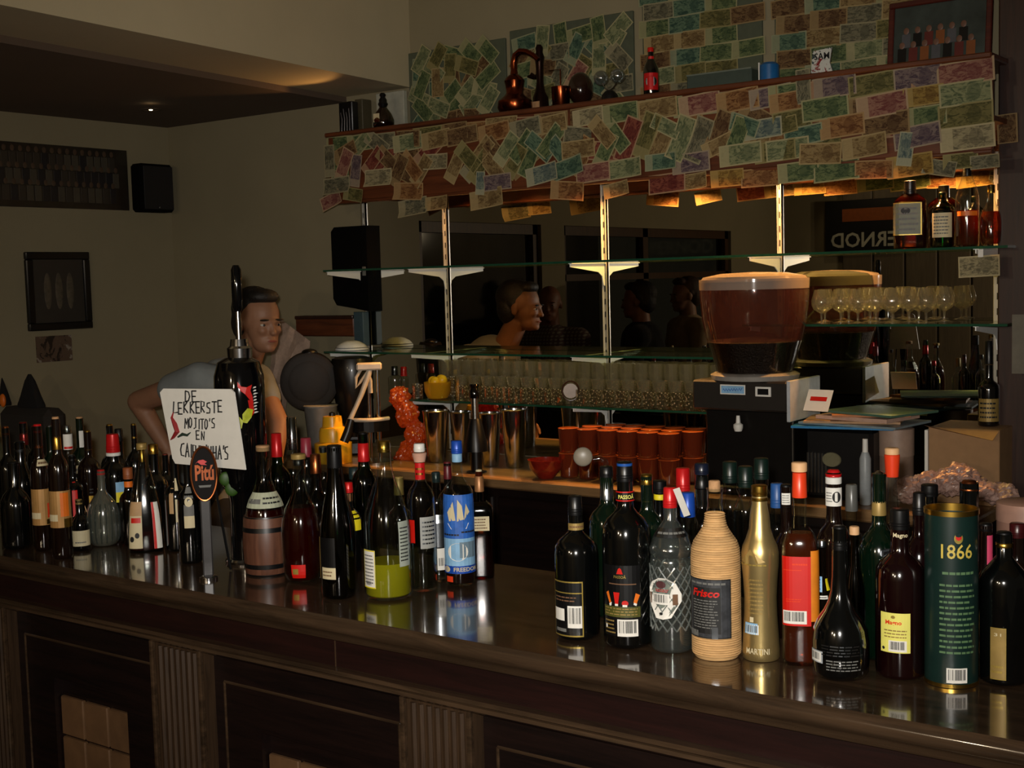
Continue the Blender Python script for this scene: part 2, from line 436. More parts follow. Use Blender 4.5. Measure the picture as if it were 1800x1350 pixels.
# windows with frames, panes and the night street behind
m_wframe = wood('window_frame_wood', '3a2616', '50361e', .5, axis=2)
g_night = glass('night_window_glass', 'b0b4b0', .03, .2)
for i, (a, b) in enumerate(((.98, 2.335), (-2.05, .68))):
    fr = MB()
    fr.box((LX - .1, a, .95), (LX - .03, a + .06, WT)).box((LX - .1, b - .06, .95), (LX - .03, b, WT)).box((LX - .1, a, .95), (LX - .03, b, 1.02)).box((LX - .1, a, WT - .07), (LX - .03, b, WT))
    if b - a > 2: fr.box((LX - .1, -.6, .95), (LX - .03, -.52, WT)).box((LX - .1, a, 1.75), (LX - .03, b, 1.80))
    w_ = struct('window_%d' % (i + 1), fr, m_wframe, smooth=False)
    MB().box((LX - .075, a + .05, 1.0), (LX - .065, b - .05, WT - .05)).build('pane', g_night, w_)
struct('night_street', MB().box((LX - 4, -6, -.1), (LX - 3.9, 5, 5)).box((LX - 4, -6, -.1), (LX - .2, 5, -.05)), mat('night_street_asphalt', '0c0c0e', .8), smooth=False)
# pilaster-like panelling on the front wall, seen in the mirror behind the right bay
fp = MB()
for k in range(14): fp.rbox((-4.6 + k * .3, -3.1, 0), (-4.6 + k * .3 + .285, -3.07, 3.0), .008)
struct('wall_front_panelling', fp, wood('grey_panel_wood', '5a5040', '6c604c', .6, axis=2))

# ================================================================ BAR COUNTER
CZ = 1.10; X0, X1 = -6.2, .55
cw = thing('bar_counter', 'long dark wooden bar counter with fluted pilasters and framed panels', 'bar counter', (0, 1.9, 0))
oy = 1.9
def nose(y, z):  # countertop section (y, z), rounded front edge
    pts = [(y + .56, z), (y + .012, z)]
    for k in range(1, 9):
        a = PI / 2 + PI * k / 9; pts.append((y + .019 + .019 * math.cos(a), z - .019 + .019 * math.sin(a)))
    pts += [(y + .02, z - .040), (y + .56, z - .040)]
    return pts
MB().prism(nose(1.83, CZ), X0, X1, axis='x').build('countertop', m_bar, ang=50)
ct = bpy.data.objects['countertop']; tag(ct, 'long glossy dark wood bar top with rounded front edge', 'countertop')
# under-nose cove, apron, moulding
b1 = MB()
def strip(pts, mi=0): b1.prism([(a - oy, b) for a, b in pts], X0, X1, mi, axis='x')
strip([(1.86, CZ - .041), (1.845, CZ - .046), (1.848, CZ - .052), (1.862, CZ - .056), (2.36, CZ - .056), (2.36, CZ - .041)])
b1.build('cornice', m_bar, cw)
b1 = MB(); strip([(1.885, CZ - .057), (1.885, CZ - .122), (1.93, CZ - .122), (1.93, CZ - .057)]); b1.build('apron', m_apron, cw)
b1 = MB(); xs = aY(590, 1150, 1.885).x; b1.box((xs - .0012, 1.8835 - oy, CZ - .122), (xs + .0012, 1.886 - oy, CZ - .057)); b1.build('apron_joint', m_pil, cw)
b1 = MB(); strip([(1.93, CZ - .122), (1.862, CZ - .122), (1.855, CZ - .128), (1.862, CZ - .135), (1.872, CZ - .138), (1.868, CZ - .146), (1.880, CZ - .154), (1.93, CZ - .154)]); b1.build('moulding', m_bar, cw)
b1 = MB(); b1.box((X0, 1.97 - oy, 0), (X1, 2.02 - oy, CZ - .16)); b1.build('body_panel', m_barw, cw)
b1 = MB(); b1.box((X0, 2.02 - oy, 0), (X1, 2.36 - oy, CZ - .7)); b1.build('lower_case', m_barw, cw)
pils = [aY(265, 1140, 1.9).x, aY(705, 1260, 1.9).x]
pw = aY(355, 1160, 1.9).x - pils[0]; pitch = pils[1] - pils[0]
px_ = pils[0] - 3 * pitch
k = -3
while pils[0] + k * pitch < X1 - .3:
    xa = pils[0] + k * pitch; xb = xa + pw
    if xa > X0:
        p = MB(); p.box((xa, 1.905 - oy, .08), (xb, 1.97 - oy, CZ - .155))
        p.rbox((xa, 1.893 - oy, .08), (xa + .012, 1.906 - oy, CZ - .155), .003, 1); p.rbox((xb - .012, 1.893 - oy, .08), (xb, 1.906 - oy, CZ - .155), .003, 1)
        nfl = 7; fw = (pw - .04) / nfl
        for j in range(nfl):
            x = xa + .02 + fw * (j + .5); p.tube([(x, 1.905 - oy, .1), (x, 1.905 - oy, CZ - .17)], fw * .36, 6)
        p.build('pilaster', [m_pil, m_bar], cw)
    # panel between pilasters: stiles, rails, bead line and an inset of pale tiles
    a, b = xb, pils[0] + (k + 1) * pitch
    if b < X1 and a > X0:
        f = MB(); zt = CZ - .155
        zo = CZ - .335
        f.box((a, 1.935 - oy, 0.02), (a + .15, 1.97 - oy, zt)).box((b - .15, 1.935 - oy, 0.02), (b, 1.97 - oy, zt)).box((a + .15, 1.935 - oy, zo), (b - .15, 1.97 - oy, zt)).box((a + .15, 1.935 - oy, .02), (b - .15, 1.97 - oy, .2))
        f.build('panel_frame', m_barw, cw)
        g = MB(); zz = CZ - .235; q = .0035
        for (p0, p1) in (((a + .035, zz), (b - .035, zz)), ((a + .035, .1), (a + .035, zz)), ((b - .035, .1), (b - .035, zz))):
            g.tube([(p0[0], 1.934 - oy, p0[1]), (p1[0], 1.934 - oy, p1[1])], q, 6)
        g.build('bead', m_bar, cw)
        t = MB(); zz = zo - .05; w_ = b - a - .3; nt_ = 3; tw = w_ / nt_
        t.box((a + .15, 1.962 - oy, .2), (b - .15, 1.968 - oy, zo), 1)
        for r_ in range(5):
            for c_ in range(nt_):
                x = a + .15 + c_ * tw; z = zz - (r_ + 1) * .11
                t.rbox((x + .003, 1.95 - oy, z + .003), (x + tw - .003, 1.963 - oy, z + .107), .003)
        t.build('tile_inset', [m_tile, m_barw], cw)
    k += 1

# ================================================================ BACK BAR
BZ_ = 1.04; BF = 3.76
bc = thing('back_counter', 'wooden back counter with pale top under the mirror', 'back counter', (-2.55, 4.0, 0))
ox = -2.55
MB().rbox((-4.05 - ox, BF - 4, BZ_ - .04), (-1.08 - ox, WY - .005 - 4, BZ_), .006).build('worktop', m_backtop, bc)
d = MB(); d.box((-4.03 - ox, BF + .03 - 4, .02), (-1.09 - ox, WY - .01 - 4, BZ_ - .04))
for k in range(5):
    x = -4.0 + k * .585; d.rbox((x - ox, BF + .01 - 4, .1), (x + .56 - ox, BF + .032 - 4, BZ_ - .07), .006)
d.build('cabinet', m_barw, bc)
# mirror
mm, nt, out = newmat('mirror_silver'); gl = N(nt, 'ShaderNodeBsdfGlossy', Roughness=.0); gl.inputs[0].default_value = (.78, .78, .74, 1); nt.links.new(gl.outputs[0], out.inputs[0])
MX0, MX1 = -3.945, -1.13
mr_ = thing('wall_mirror', 'large mirror covering the wall behind the glass shelves', 'mirror', ((MX0 + MX1) / 2, WY, BZ_ + .002))
MB().box((MX0 - mr_.location.x, -.008, .0), (MX1 - mr_.location.x, -.001, 1.17)).build('glass', mm, mr_, smooth=False)
# ---- upright slotted strips and brackets
SH_T, SH_M, SH_L, SH_R = 1.835, 1.482, 1.288, 1.597
SF = 4.03; ST = .008
posts = [aY(647, 480, WY).x, aY(788, 467, WY).x, aY(1066, 460, WY).x, aY(1374, 445, WY).x, aY(1757, 434, WY).x]
pn = ['first slotted metal upright from the left end of the mirror', 'second slotted metal upright, glowing warm under a lamp', 'third slotted metal upright in the middle of the mirror', 'fourth slotted metal upright beside the bean hopper', 'wide slotted metal upright against the wooden column']
brk = [[SH_T, SH_M], [SH_T, SH_M, SH_L], [SH_T, SH_M, SH_L], [SH_T, SH_R], [SH_T, SH_R]]
hw = [.006, .009, .010, .008, .014]
m_slot = mat('slot_shadow_hole', '0a0a0a', .8)
for i, x in enumerate(posts):
    r = thing('shelf_upright', pn[i], 'shelf upright', (x, WY - .012, BZ_ + .01), group='slotted uprights on the mirror')
    u = MB(); zt = 2.13 - BZ_; h = hw[i]
    u.box((-h, -.008, 0), (-h + .002, .0, zt)).box((h - .002, -.008, 0), (h, .0, zt)).box((-h, -.003, 0), (h, 0, zt))
    if i == 4: u = MB().rbox((-h, -.008, 0), (h, 0, zt), .002)
    u.build('rail', mat('anodised_upright', 'b4b0a6', .35, .45, var=.05), r)
    s_ = MB()
    for j in range(int(zt / .05)): s_.box((-.0022, -.0095 if i == 4 else -.0045, j * .05 + .015), (.0022, -.002, j * .05 + .037))
    s_.build('slot_row', m_slot, r)
    for z in brk[i]:
        zz = z - BZ_ - .012 - ST
        b_ = MB(); L_ = WY - .012 - SF
        b_.prism([(-.006, zz), (-L_ + .01, zz), (-L_ + .01, zz - .012), (-.05, zz - .033), (-.022, zz - .05), (-.012, zz - .085), (-.006, zz - .085)], -.0018, .0018, axis='x')
        b_.box((-.008, -L_ + .01, zz), (.008, -.006, zz + .0025))
        b_.build('bracket', mat('bright_white_enamel', 'fbfaf4', .45, var=.01), r, smooth=False)
def shelf(label, xa, xb, z, y0=SF, y1=WY - .025):
    r = thing('glass_shelf', label, 'glass shelf', ((xa + xb) / 2, (y0 + y1) / 2, z - ST), group='glass shelves on the mirror')
    w, dd = (xb - xa) / 2, (y1 - y0) / 2
    MB().box((-w, -dd + .001, 0), (w, dd, ST)).build('pane', g_window, r, smooth=False)
    MB().box((-w, -dd - .0005, 0), (w, -dd + .001, ST)).box((-w - .001, -dd, 0), (-w, dd, ST)).build('polished_edge', g_edge, r, smooth=False)
    return r
shelf('top glass shelf running the whole width of the mirror', -3.935, -1.07, SH_T)
shelf('middle glass shelf above the crowded glassware', -3.95, -2.0, SH_M)
shelf('lower glass shelf crowded with small glasses', -3.50, -2.03, SH_L)
shelf('short glass shelf holding the brandy snifters', -1.95, -1.07, SH_R)
# ---- canopy
CX0, CX1, CY, CT, CB = -3.80, -1.095, 3.95, 2.385, 2.115
cp = thing('shelf_canopy', 'wooden canopy box over the mirror, covered with banknotes', 'canopy', (CX0, CY, CB))
def cb(a, b): return (a[0] - CX0, a[1] - CY, a[2] - CB), (b[0] - CX0, b[1] - CY, b[2] - CB)
MB().rbox(*cb((CX0, CY, CB), (CX1, CY + .02, CT)), r=.003).build('fascia', m_canw, cp)
MB().rbox(*cb((CX0 - .01, CY - .012, CT), (CX1, WY - .005, CT + .018)), r=.004).build('top_board', m_canw, cp)
MB().box(*cb((CX0, CY + .02, CB + .02), (CX0 + .02, WY - .012, CT))).build('end_board', m_canw, cp)
MB().box(*cb((CX0 + .02, CY + .02, CB + .09), (CX1, WY - .012, CB + .105))).build('soffit', m_canw, cp)
MB().rbox(*cb((CX0, CY - .004, CB - .008), (CX1, CY + .03, CB + .004)), r=.003).build('lower_lip', m_canw, cp)
# downlights under it
e_warm = emit('warm_lamp_glow', 'ffb868', 500)
for i, (px, lab, pwr) in enumerate(((712, 'small recessed downlight under the canopy at its left end', .35), (806, 'small recessed downlight under the canopy above the second upright', 5), (1092, 'small recessed downlight under the canopy by the third upright', 5), (1300, 'small recessed downlight under the canopy left of the fourth upright', 3.5), (1585, 'small recessed downlight under the canopy above the amber bottles', 3.0))):
    x = aY(px, 330, 4.08).x
    r = thing('canopy_downlight', lab, 'lamp', (x, 4.13, CB + .09), group='downlights under the canopy')
    MB().lathe([(-.03, .028), (-.03, .034), (0, .036)], 20, capb=False, capt=False).lathe([(-.03, .028), (-.001, .02)], 20, capb=False, capt=False).build('housing', m_steel, r)
    MB().lathe([(-.018, .001), (-.018, .016), (-.014, .018)], 16).build('bulb', e_warm, r)
    lamp('canopy_lamp', 'SPOT', (x, 4.13, CB + .09 - .035), pwr * (9.0 if px < 900 else 13.0), WARM, .014, 100 if px < 900 else 140, (x + (.3 if px < 900 else 0), 4.17, 1.0), .4)
# the added spot for the beam glow is made with the beam
# wooden column at the right end
struct('trim_2', MB().rbox((-1.125, 4.12, 0), (-1.02, 4.3, 3.2), .005), m_colw)
struct('wall_right_panel', MB().box((-1.02, 4.05, 0), (2.2, 4.12, 3.2)), mat('dark_side_panel', '0e0907', .5, var=.2), smooth=False)

# ================================================================ BANKNOTES
NC = {
 'green': ('7f9a72', '3f5f48', 'b8bfa0'), 'pale green': ('a3b394', '627a62', 'c6c8ae'), 'teal': ('6e9a90', '365f60', 'acbcae'),
 'pale blue': ('93abb2', '52708a', 'c2cac4'), 'violet': ('94849a', '58486c', 'bcb0b0'), 'pink': ('b98684', '8a4450', 'd0b8a8'),
 'red': ('a85850', '74282e', 'c8a694'), 'orange': ('b8875a', '7c4a2a', 'caa880'), 'brown': ('937556', '5a3c2a', 'b49c78'),
 'tan': ('b29c74', '7a6040', 'c8b690'), 'olive': ('8e8c5c', '565a36', 'b0ac80'), 'white': ('bdb9a4', '7c7a6c', 'd4d0bc'),
 'gold': ('b99a4e', '80602c', 'c8b070'), 'grey': ('94968a', '5a5e58', 'b4b4a4')}
def dull(h):
    c = [int(h[i:i+2], 16) / 255 for i in (0, 2, 4)]; g = sum(c) / 3
    return tuple(max(0, (g + (x - g) * .78) * f) for x, f in zip(c, (.95, .90, .76)))
def note_mesh(col, curl):
    me = bpy.data.meshes.new('banknote'); nx, nz = 8, 3; w, h = .148, .068; vs = []; fs = []; uvs = []
    for j in range(nz + 1):
        for i in range(nx + 1):
            u, v = i / nx, j / nz
            y = {0: 0, 1: -.010 * (u - .5) ** 2 * 4, 2: -.016 * max(0, .55 - v) ** 2 * 3, 3: -.012 * max(0, u - .5) ** 2 * 4 - .006 * max(0, .4 - v), 4: .004 * math.sin(u * 7)}[curl]
            vs.append(((u - .5) * w, y, (v - .5) * h)); uvs.append((u, v))
    vv = vs + [(x, y + .0006, z) for x, y, z in vs]; n0 = len(vs)
    for j in range(nz):
        for i in range(nx):
            a = j * (nx + 1) + i; f = (a, a + 1, a + nx + 2, a + nx + 1)
            fs.append(f); fs.append(tuple(n0 + q for q in f[::-1]))
    me.from_pydata(vv, [], fs); me.materials.append(notemat('banknote_' + col.replace(' ', '_'), *[dull(c) for c in NC[col]]))
    ul = me.uv_layers.new(name='UVMap')
    for p in me.polygons:
        for li, vi in zip(p.loop_indices, p.vertices): ul.data[li].uv = uvs[vi % n0]
    me.shade_smooth(); me.update(); return me
_nm = {}
NUSED = {}
def note(x, y, z, ang, col, where, group, curl=0, sx=1.0, sz=1.0, lean=0):
    k = (col, curl)
    if k not in _nm: _nm[k] = note_mesh(col, curl)
    o = bpy.data.objects.new('banknote', _nm[k]); COL.objects.link(o)
    o.location = (x, y, z); o.rotation_euler = (lean, -math.radians(ang), random.uniform(-.05, .05)); o.scale = (sx, 1, sz)
    a = ang % 180
    how = 'upright' if abs(a - 90) < 22 else ('level' if a < 12 or a > 168 else 'tilted')
    tag(o, '%s %s banknote %s' % (how, col, where), 'banknote', group); return o
def bay(px):
    for lim, t in ((640, 'left of the first upright'), (785, 'between the first and second uprights'), (925, 'right of the second upright'), (1064, 'left of the third upright'), (1220, 'right of the third upright'), (1372, 'left of the fourth upright'), (1560, 'right of the fourth upright'), (1900, 'near the wooden column')):
        if px < lim: return t
explicit = [ # px, py, angle, colour, row, curl, scale
 (579,283,90,'grey','m',0,.9),(604,292,62,'pink','m',0,1),(632,256,38,'pale green','t',0,.9),(662,252,-35,'grey','t',0,.9),(606,268,20,'brown','t',0,.9),(625,300,80,'violet','m',0,.9),
 (716,250,4,'pale green','t',0,1),(766,245,5,'tan','t',0,1),(812,238,5,'brown','t',0,1),(868,232,6,'orange','t',0,1),(922,225,6,'grey','t',0,1),(968,218,5,'tan','t',0,.95),
 (655,284,42,'red','m',0,.9),(682,282,-42,'brown','m',0,.9),(700,300,60,'brown','m',0,.9),(722,292,-50,'orange','m',0,.9),(740,300,50,'tan','m',0,.9),(767,284,-2,'white','m',3,.9),(800,292,58,'tan','m',0,.9),(822,276,-45,'olive','m',0,.9),(846,268,45,'tan','m',0,.9),(842,294,52,'olive','m',0,.9),(872,268,-48,'brown','m',0,.9),(890,262,50,'pale green','m',0,.9),(868,298,-50,'tan','m',0,.9),(905,284,55,'olive','m',0,.9),(918,258,48,'green','m',0,.9),(930,282,62,'green','m',0,.9),(948,258,-40,'teal','m',0,.9),
 (592,326,3,'grey','b',2,1),(665,312,0,'white','b',2,1),(583,352,18,'pink','h',3,.85),(622,342,-10,'olive','h',3,.8),(718,336,-4,'orange','h',2,1),(726,364,6,'grey','h',2,1),(768,357,2,'tan','h',3,.8),(844,322,85,'pale blue','b',0,.6),(874,320,2,'violet','b',0,.9),(856,349,6,'tan','h',3,1.1),(953,306,9,'pale blue','b',3,1),  # the dangling orange one has lamplight put into its colour
 (1033,205,4,'white','t',0,.9),(1089,198,4,'green','t',0,1),(1156,191,4,'tan','t',0,1.05),(1229,183,5,'pink','t',0,1.05),(1296,176,5,'orange','t',0,1.05),(1354,170,5,'violet','t',0,1),
 (968,248,48,'green','m',0,.9),(985,268,-50,'teal','m',0,.9),(1016,262,2,'tan','m',0,.95),(1058,232,-48,'tan','m',0,.85),(1082,238,-52,'green','m',0,.9),(1064,264,60,'green','m',0,.9),(1104,246,66,'red','m',0,1.1),(1136,238,66,'olive','m',0,1.1),(1170,222,-28,'pale green','m',0,.8),(1162,252,62,'tan','m',0,.95),(1198,243,66,'pale green','m',1,1.05),(1230,246,66,'grey','m',1,1.05),(1264,232,64,'brown','m',0,1),(1262,256,20,'tan','m',0,.8),(1302,218,-22,'teal','m',0,.9),(1296,240,68,'green','m',0,.9),(1340,226,3,'pale blue','m',0,.95),(1372,222,8,'olive','m',0,.8),
 (998,295,12,'teal','b',3,1),(1042,303,3,'pink','b',0,1),(1098,296,4,'pale green','b',3,1),(1162,284,2,'teal','b',3,.85),(1214,286,3,'violet','b',0,1),(1301,271,3,'pale green','b',0,1.05),(1362,266,3,'olive','b',0,1),
 (998,335,-6,'orange','h',3,1),(1084,333,9,'tan','h',3,.75),(1172,322,3,'red','h',0,1),(1218,319,4,'tan','h',3,.8),(1278,313,1,'gold','h',0,.85),(1336,312,1,'orange','h',0,.9),
 (1412,152,92,'grey','t',0,.75),(1466,152,3,'violet','t',0,1),(1532,148,4,'olive','t',0,1),(1613,135,3,'violet','t',0,1),(1697,127,3,'pink','t',0,1.15),
 (1386,178,4,'orange','t',0,.9),(1450,190,4,'green','m',0,1.05),(1550,184,5,'pink','m',0,1.12),(1624,168,3,'gold','m',0,.85),(1697,163,3,'pale green','m',0,1.05),
 (1392,210,5,'olive','m',0,.9),(1480,222,4,'orange','m',0,1),(1556,218,3,'brown','m',0,1.05),(1626,204,3,'green','m',0,.9),(1697,202,2,'olive','m',0,1.1),(1412,238,6,'teal','m',0,.9),
 (1384,262,3,'pale green','b',0,1),(1443,270,-3,'tan','b',3,1),(1520,257,5,'tan','b',3,1.02),(1612,239,6,'violet','b',0,1),(1592,262,82,'pale blue','b',0,.7),(1700,242,3,'white','b',0,1.1),
 (1403,302,3,'green','h',0,.95),(1470,299,3,'green','h',0,1.02),(1537,298,-2,'orange','h',3,.85),(1600,291,4,'gold','h',3,1.0),(1652,295,-12,'grey','h',3,.7),(1688,283,2,'olive','h',0,.7),(1732,284,2,'grey','h',3,.6)]  # dangling orange and gold ones have lamplight put into their colour
rows = {'t': 'in the canopy top row', 'm': 'in the canopy middle rows', 'b': 'on the canopy lower edge', 'h': 'dangling below the canopy'}
for i, (px, py, an, col, rw, cu, sc) in enumerate(explicit):
    yy = CY - .004 - .0022 * {'t': 0, 'm': 1, 'b': 3, 'h': 2}[rw] - .00035 * (i % 5)
    if rw == 'h': yy = CY - .006 - .0004 * (i % 4)
    p = aY(px, py, yy)
    note(p.x, yy, p.z, an, col, rows[rw] + ' ' + bay(px), 'banknotes pinned to the canopy', cu, sc, min(sc, 1.05), lean=random.uniform(-.02, .02) if rw != 'h' else random.uniform(-.12, .12))
# first layer underneath
cl = list(NC)
x = CX0 + .07; k = 0
under = ['brown', 'olive', 'green', 'orange', 'brown', 'grey', 'tan', 'red']
while x < CX1 - .06:
    for j in range(3):
        if random.random() < (.45 if pxy((x, CY, CT))[0] < 1330 else .12) and j: continue
        z = CT - .038 - j * .066 + random.uniform(-.006, .006)
        px, _ = pxy((x, CY, z)); neat = px > 1380
        col = random.choice(under)
        note(x + random.uniform(-.01, .01), CY - .0012 - .0006 * ((k + j) % 2), z, random.uniform(-3, 3) if neat or j == 0 else random.uniform(-60, 60), col, 'half covered on the canopy ' + bay(px), 'half hidden banknotes on the canopy', 0)
    x += .118; k += 1
p = aY(1771, 226, 4.11); note(p.x, 4.108, p.z, 92, 'brown', 'stuck alone on the wooden column', 'single banknotes', 0, .6, .9)
p = aY(1722, 468, SF - .004); note(p.x, SF - .006, p.z, 2, 'white', 'hanging from the top glass shelf beside the column', 'single banknotes', 3, .85, .95)
c_ = MB().box((-.008, -.002, -.012), (.008, .002, .012)).build('paper_clip', m_white, loc=aY(1724, 445, SF - .005)); tag(c_, 'small white clip holding a note on the top glass shelf', 'clip')
# note boards on the wall above
m_board = mat('board_backing', '4e5442', .8, var=.1)
bd = [(718, 889, 2.752, 'leftmost board'), (897, 1114, 2.775, 'second board from the left'), (1130, 1340, 2.88, 'third board from the left'), (1362, 1700, 2.90, 'wide rightmost board')]
yb = WY - .014
bcol = ['green', 'pale green', 'teal', 'olive', 'grey', 'green', 'pale green', 'brown', 'pink', 'tan', 'teal', 'green']
for bi, (pa, pb, zt, nm) in enumerate(bd):
    xa, xb = aY(pa, 120, yb).x, aY(pb, 120, yb).x
    b_ = MB().rbox((0, 0, 0), (xb - xa, .012, zt - 2.42), .002).build('note_board', m_board, loc=(xa, yb, 2.42))
    tag(b_, '%s of banknotes on the wall above the canopy' % {0: 'leftmost board', 1: 'second board from the left', 2: 'third board from the left', 3: 'wide rightmost board'}[bi], 'note board', 'boards of banknotes above the canopy')
    z = 2.455; r_ = 0
    pos = ['low', 'lower middle', 'middle', 'upper middle', 'upper', 'top', 'top', 'top', 'top']
    while z < zt - .02:
        x = xa + .055 + (r_ % 2) * .02; c_i = 0
        step = .088 if bi < 2 else .127
        while x < xb - .035:
            neat = bi >= 2
            an = random.uniform(-3, 3) if neat else random.choice([0, 4, 38, -42, 60, 90, -20]) + random.uniform(-8, 8)
            sx = .82 if not neat else .9
            if abs(math.cos(math.radians(an))) * .074 * sx + x > xb + .02: an = 85
            col = random.choice(bcol)
            frac = (x - xa) / (xb - xa); side = 'left side' if frac < .33 else ('centre' if frac < .67 else 'right side')
            note(min(x, xb - .05), yb - .003 - .0008 * ((c_i + 2 * r_) % 4), min(z, zt - .035), an, col, '%s, %s of the %s' % (pos[min(r_, 6)], side, nm), 'banknotes on the wall boards', 0, sx, .95)
            x += step; c_i += 1
        z += .060 if bi >= 2 else .052; r_ += 1
# ================================================================ BOTTLES
def prof(kind, nr):
    """(height fraction, radius fraction) from base to lip; nr = neck radius / body radius"""
    P = {
     'wine': [(0, .86), (.012, .97), (.03, 1), (.60, 1), (.66, .95), (.70, .78), (.735, .5), (.76, nr * 1.08), (.80, nr), (1, nr * .95)],
     'spirit': [(0, .88), (.012, .97), (.03, 1), (.56, 1), (.61, .96), (.655, .78), (.69, .5), (.72, nr * 1.1), (.75, nr), (1, nr)],
     'tall': [(0, .88), (.012, .97), (.03, 1), (.50, 1), (.56, .96), (.64, .80), (.72, .55), (.79, nr * 1.15), (.85, nr), (1, nr)],
     'hock': [(0, .88), (.012, .97), (.03, 1), (.40, 1), (.48, .96), (.58, .80), (.70, .58), (.80, nr * 1.15), (.88, nr), (1, nr)],
     'slope': [(0, .90), (.012, .98), (.03, 1), (.45, .99), (.55, .90), (.66, .66), (.76, .42), (.84, nr * 1.1), (.88, nr), (1, nr)],
     'cone': [(0, .96), (.02, 1), (.1, 1), (.4, .86), (.6, .62), (.78, .38), (.86, nr), (1, nr)],
     'square': [(0, .92), (.012, .98), (.03, 1), (.62, 1), (.66, .96), (.69, .8), (.72, .5), (.74, nr), (1, nr)],
     'bulb': [(0, .72), (.015, .88), (.05, .98), (.13, 1.0), (.25, 1.0), (.33, .94), (.39, .80), (.45, .58), (.51, .42), (.58, .32), (.68, nr * 1.08), (1, nr)],
     'round': [(0, .62), (.02, .80), (.08, .94), (.2, 1), (.40, 1), (.50, .93), (.58, .78), (.65, .55), (.71, nr * 1.2), (.76, nr), (1, nr)],
     'squat': [(0, .86), (.015, .96), (.05, 1), (.48, 1), (.56, .95), (.63, .75), (.68, .5), (.73, nr), (1, nr)],
     'wave': [(0, .93), (.012, .99), (.05, 1), (.14, .95), (.26, .88), (.36, .86), (.46, .91), (.56, .99), (.62, 1.0), (.66, .93), (.70, .76), (.76, .58), (.84, nr * 1.25), (.90, nr), (1, nr)],
     'shoulder': [(0, .88), (.012, .97), (.03, 1), (.66, 1), (.70, .98), (.74, .88), (.78, .66), (.82, .46), (.85, nr), (1, nr)],
     'collar': [(0, .90), (.012, .97), (.03, 1), (.62, 1), (.64, .97), (.65, .92), (.66, .97), (.69, 1.02), (.71, 1.02), (.73, .95), (.78, .84), (.83, .62), (.88, .40), (.9, nr), (1, nr)],
     'straw': [(0, .90), (.015, .97), (.03, 1), (.60, 1), (.66, .97), (.70, .88), (.735, .72), (.77, .56), (.80, .46), (.845, .40)],
    }
    return P[kind]
def rfun(pr, H, R):
    def f(z):
        t = max(0, min(1, z / H))
        for (a, ra), (b, rb) in zip(pr, pr[1:]):
            if a <= t <= b: return R * (ra + (rb - ra) * ((t - a) / (b - a) if b > a else 0))
        return R * pr[-1][1]
    return f
def face_rot(x, y): return math.atan2(-(0 - x), (0 - y)) + 0  # angle whose local -Y points to the camera
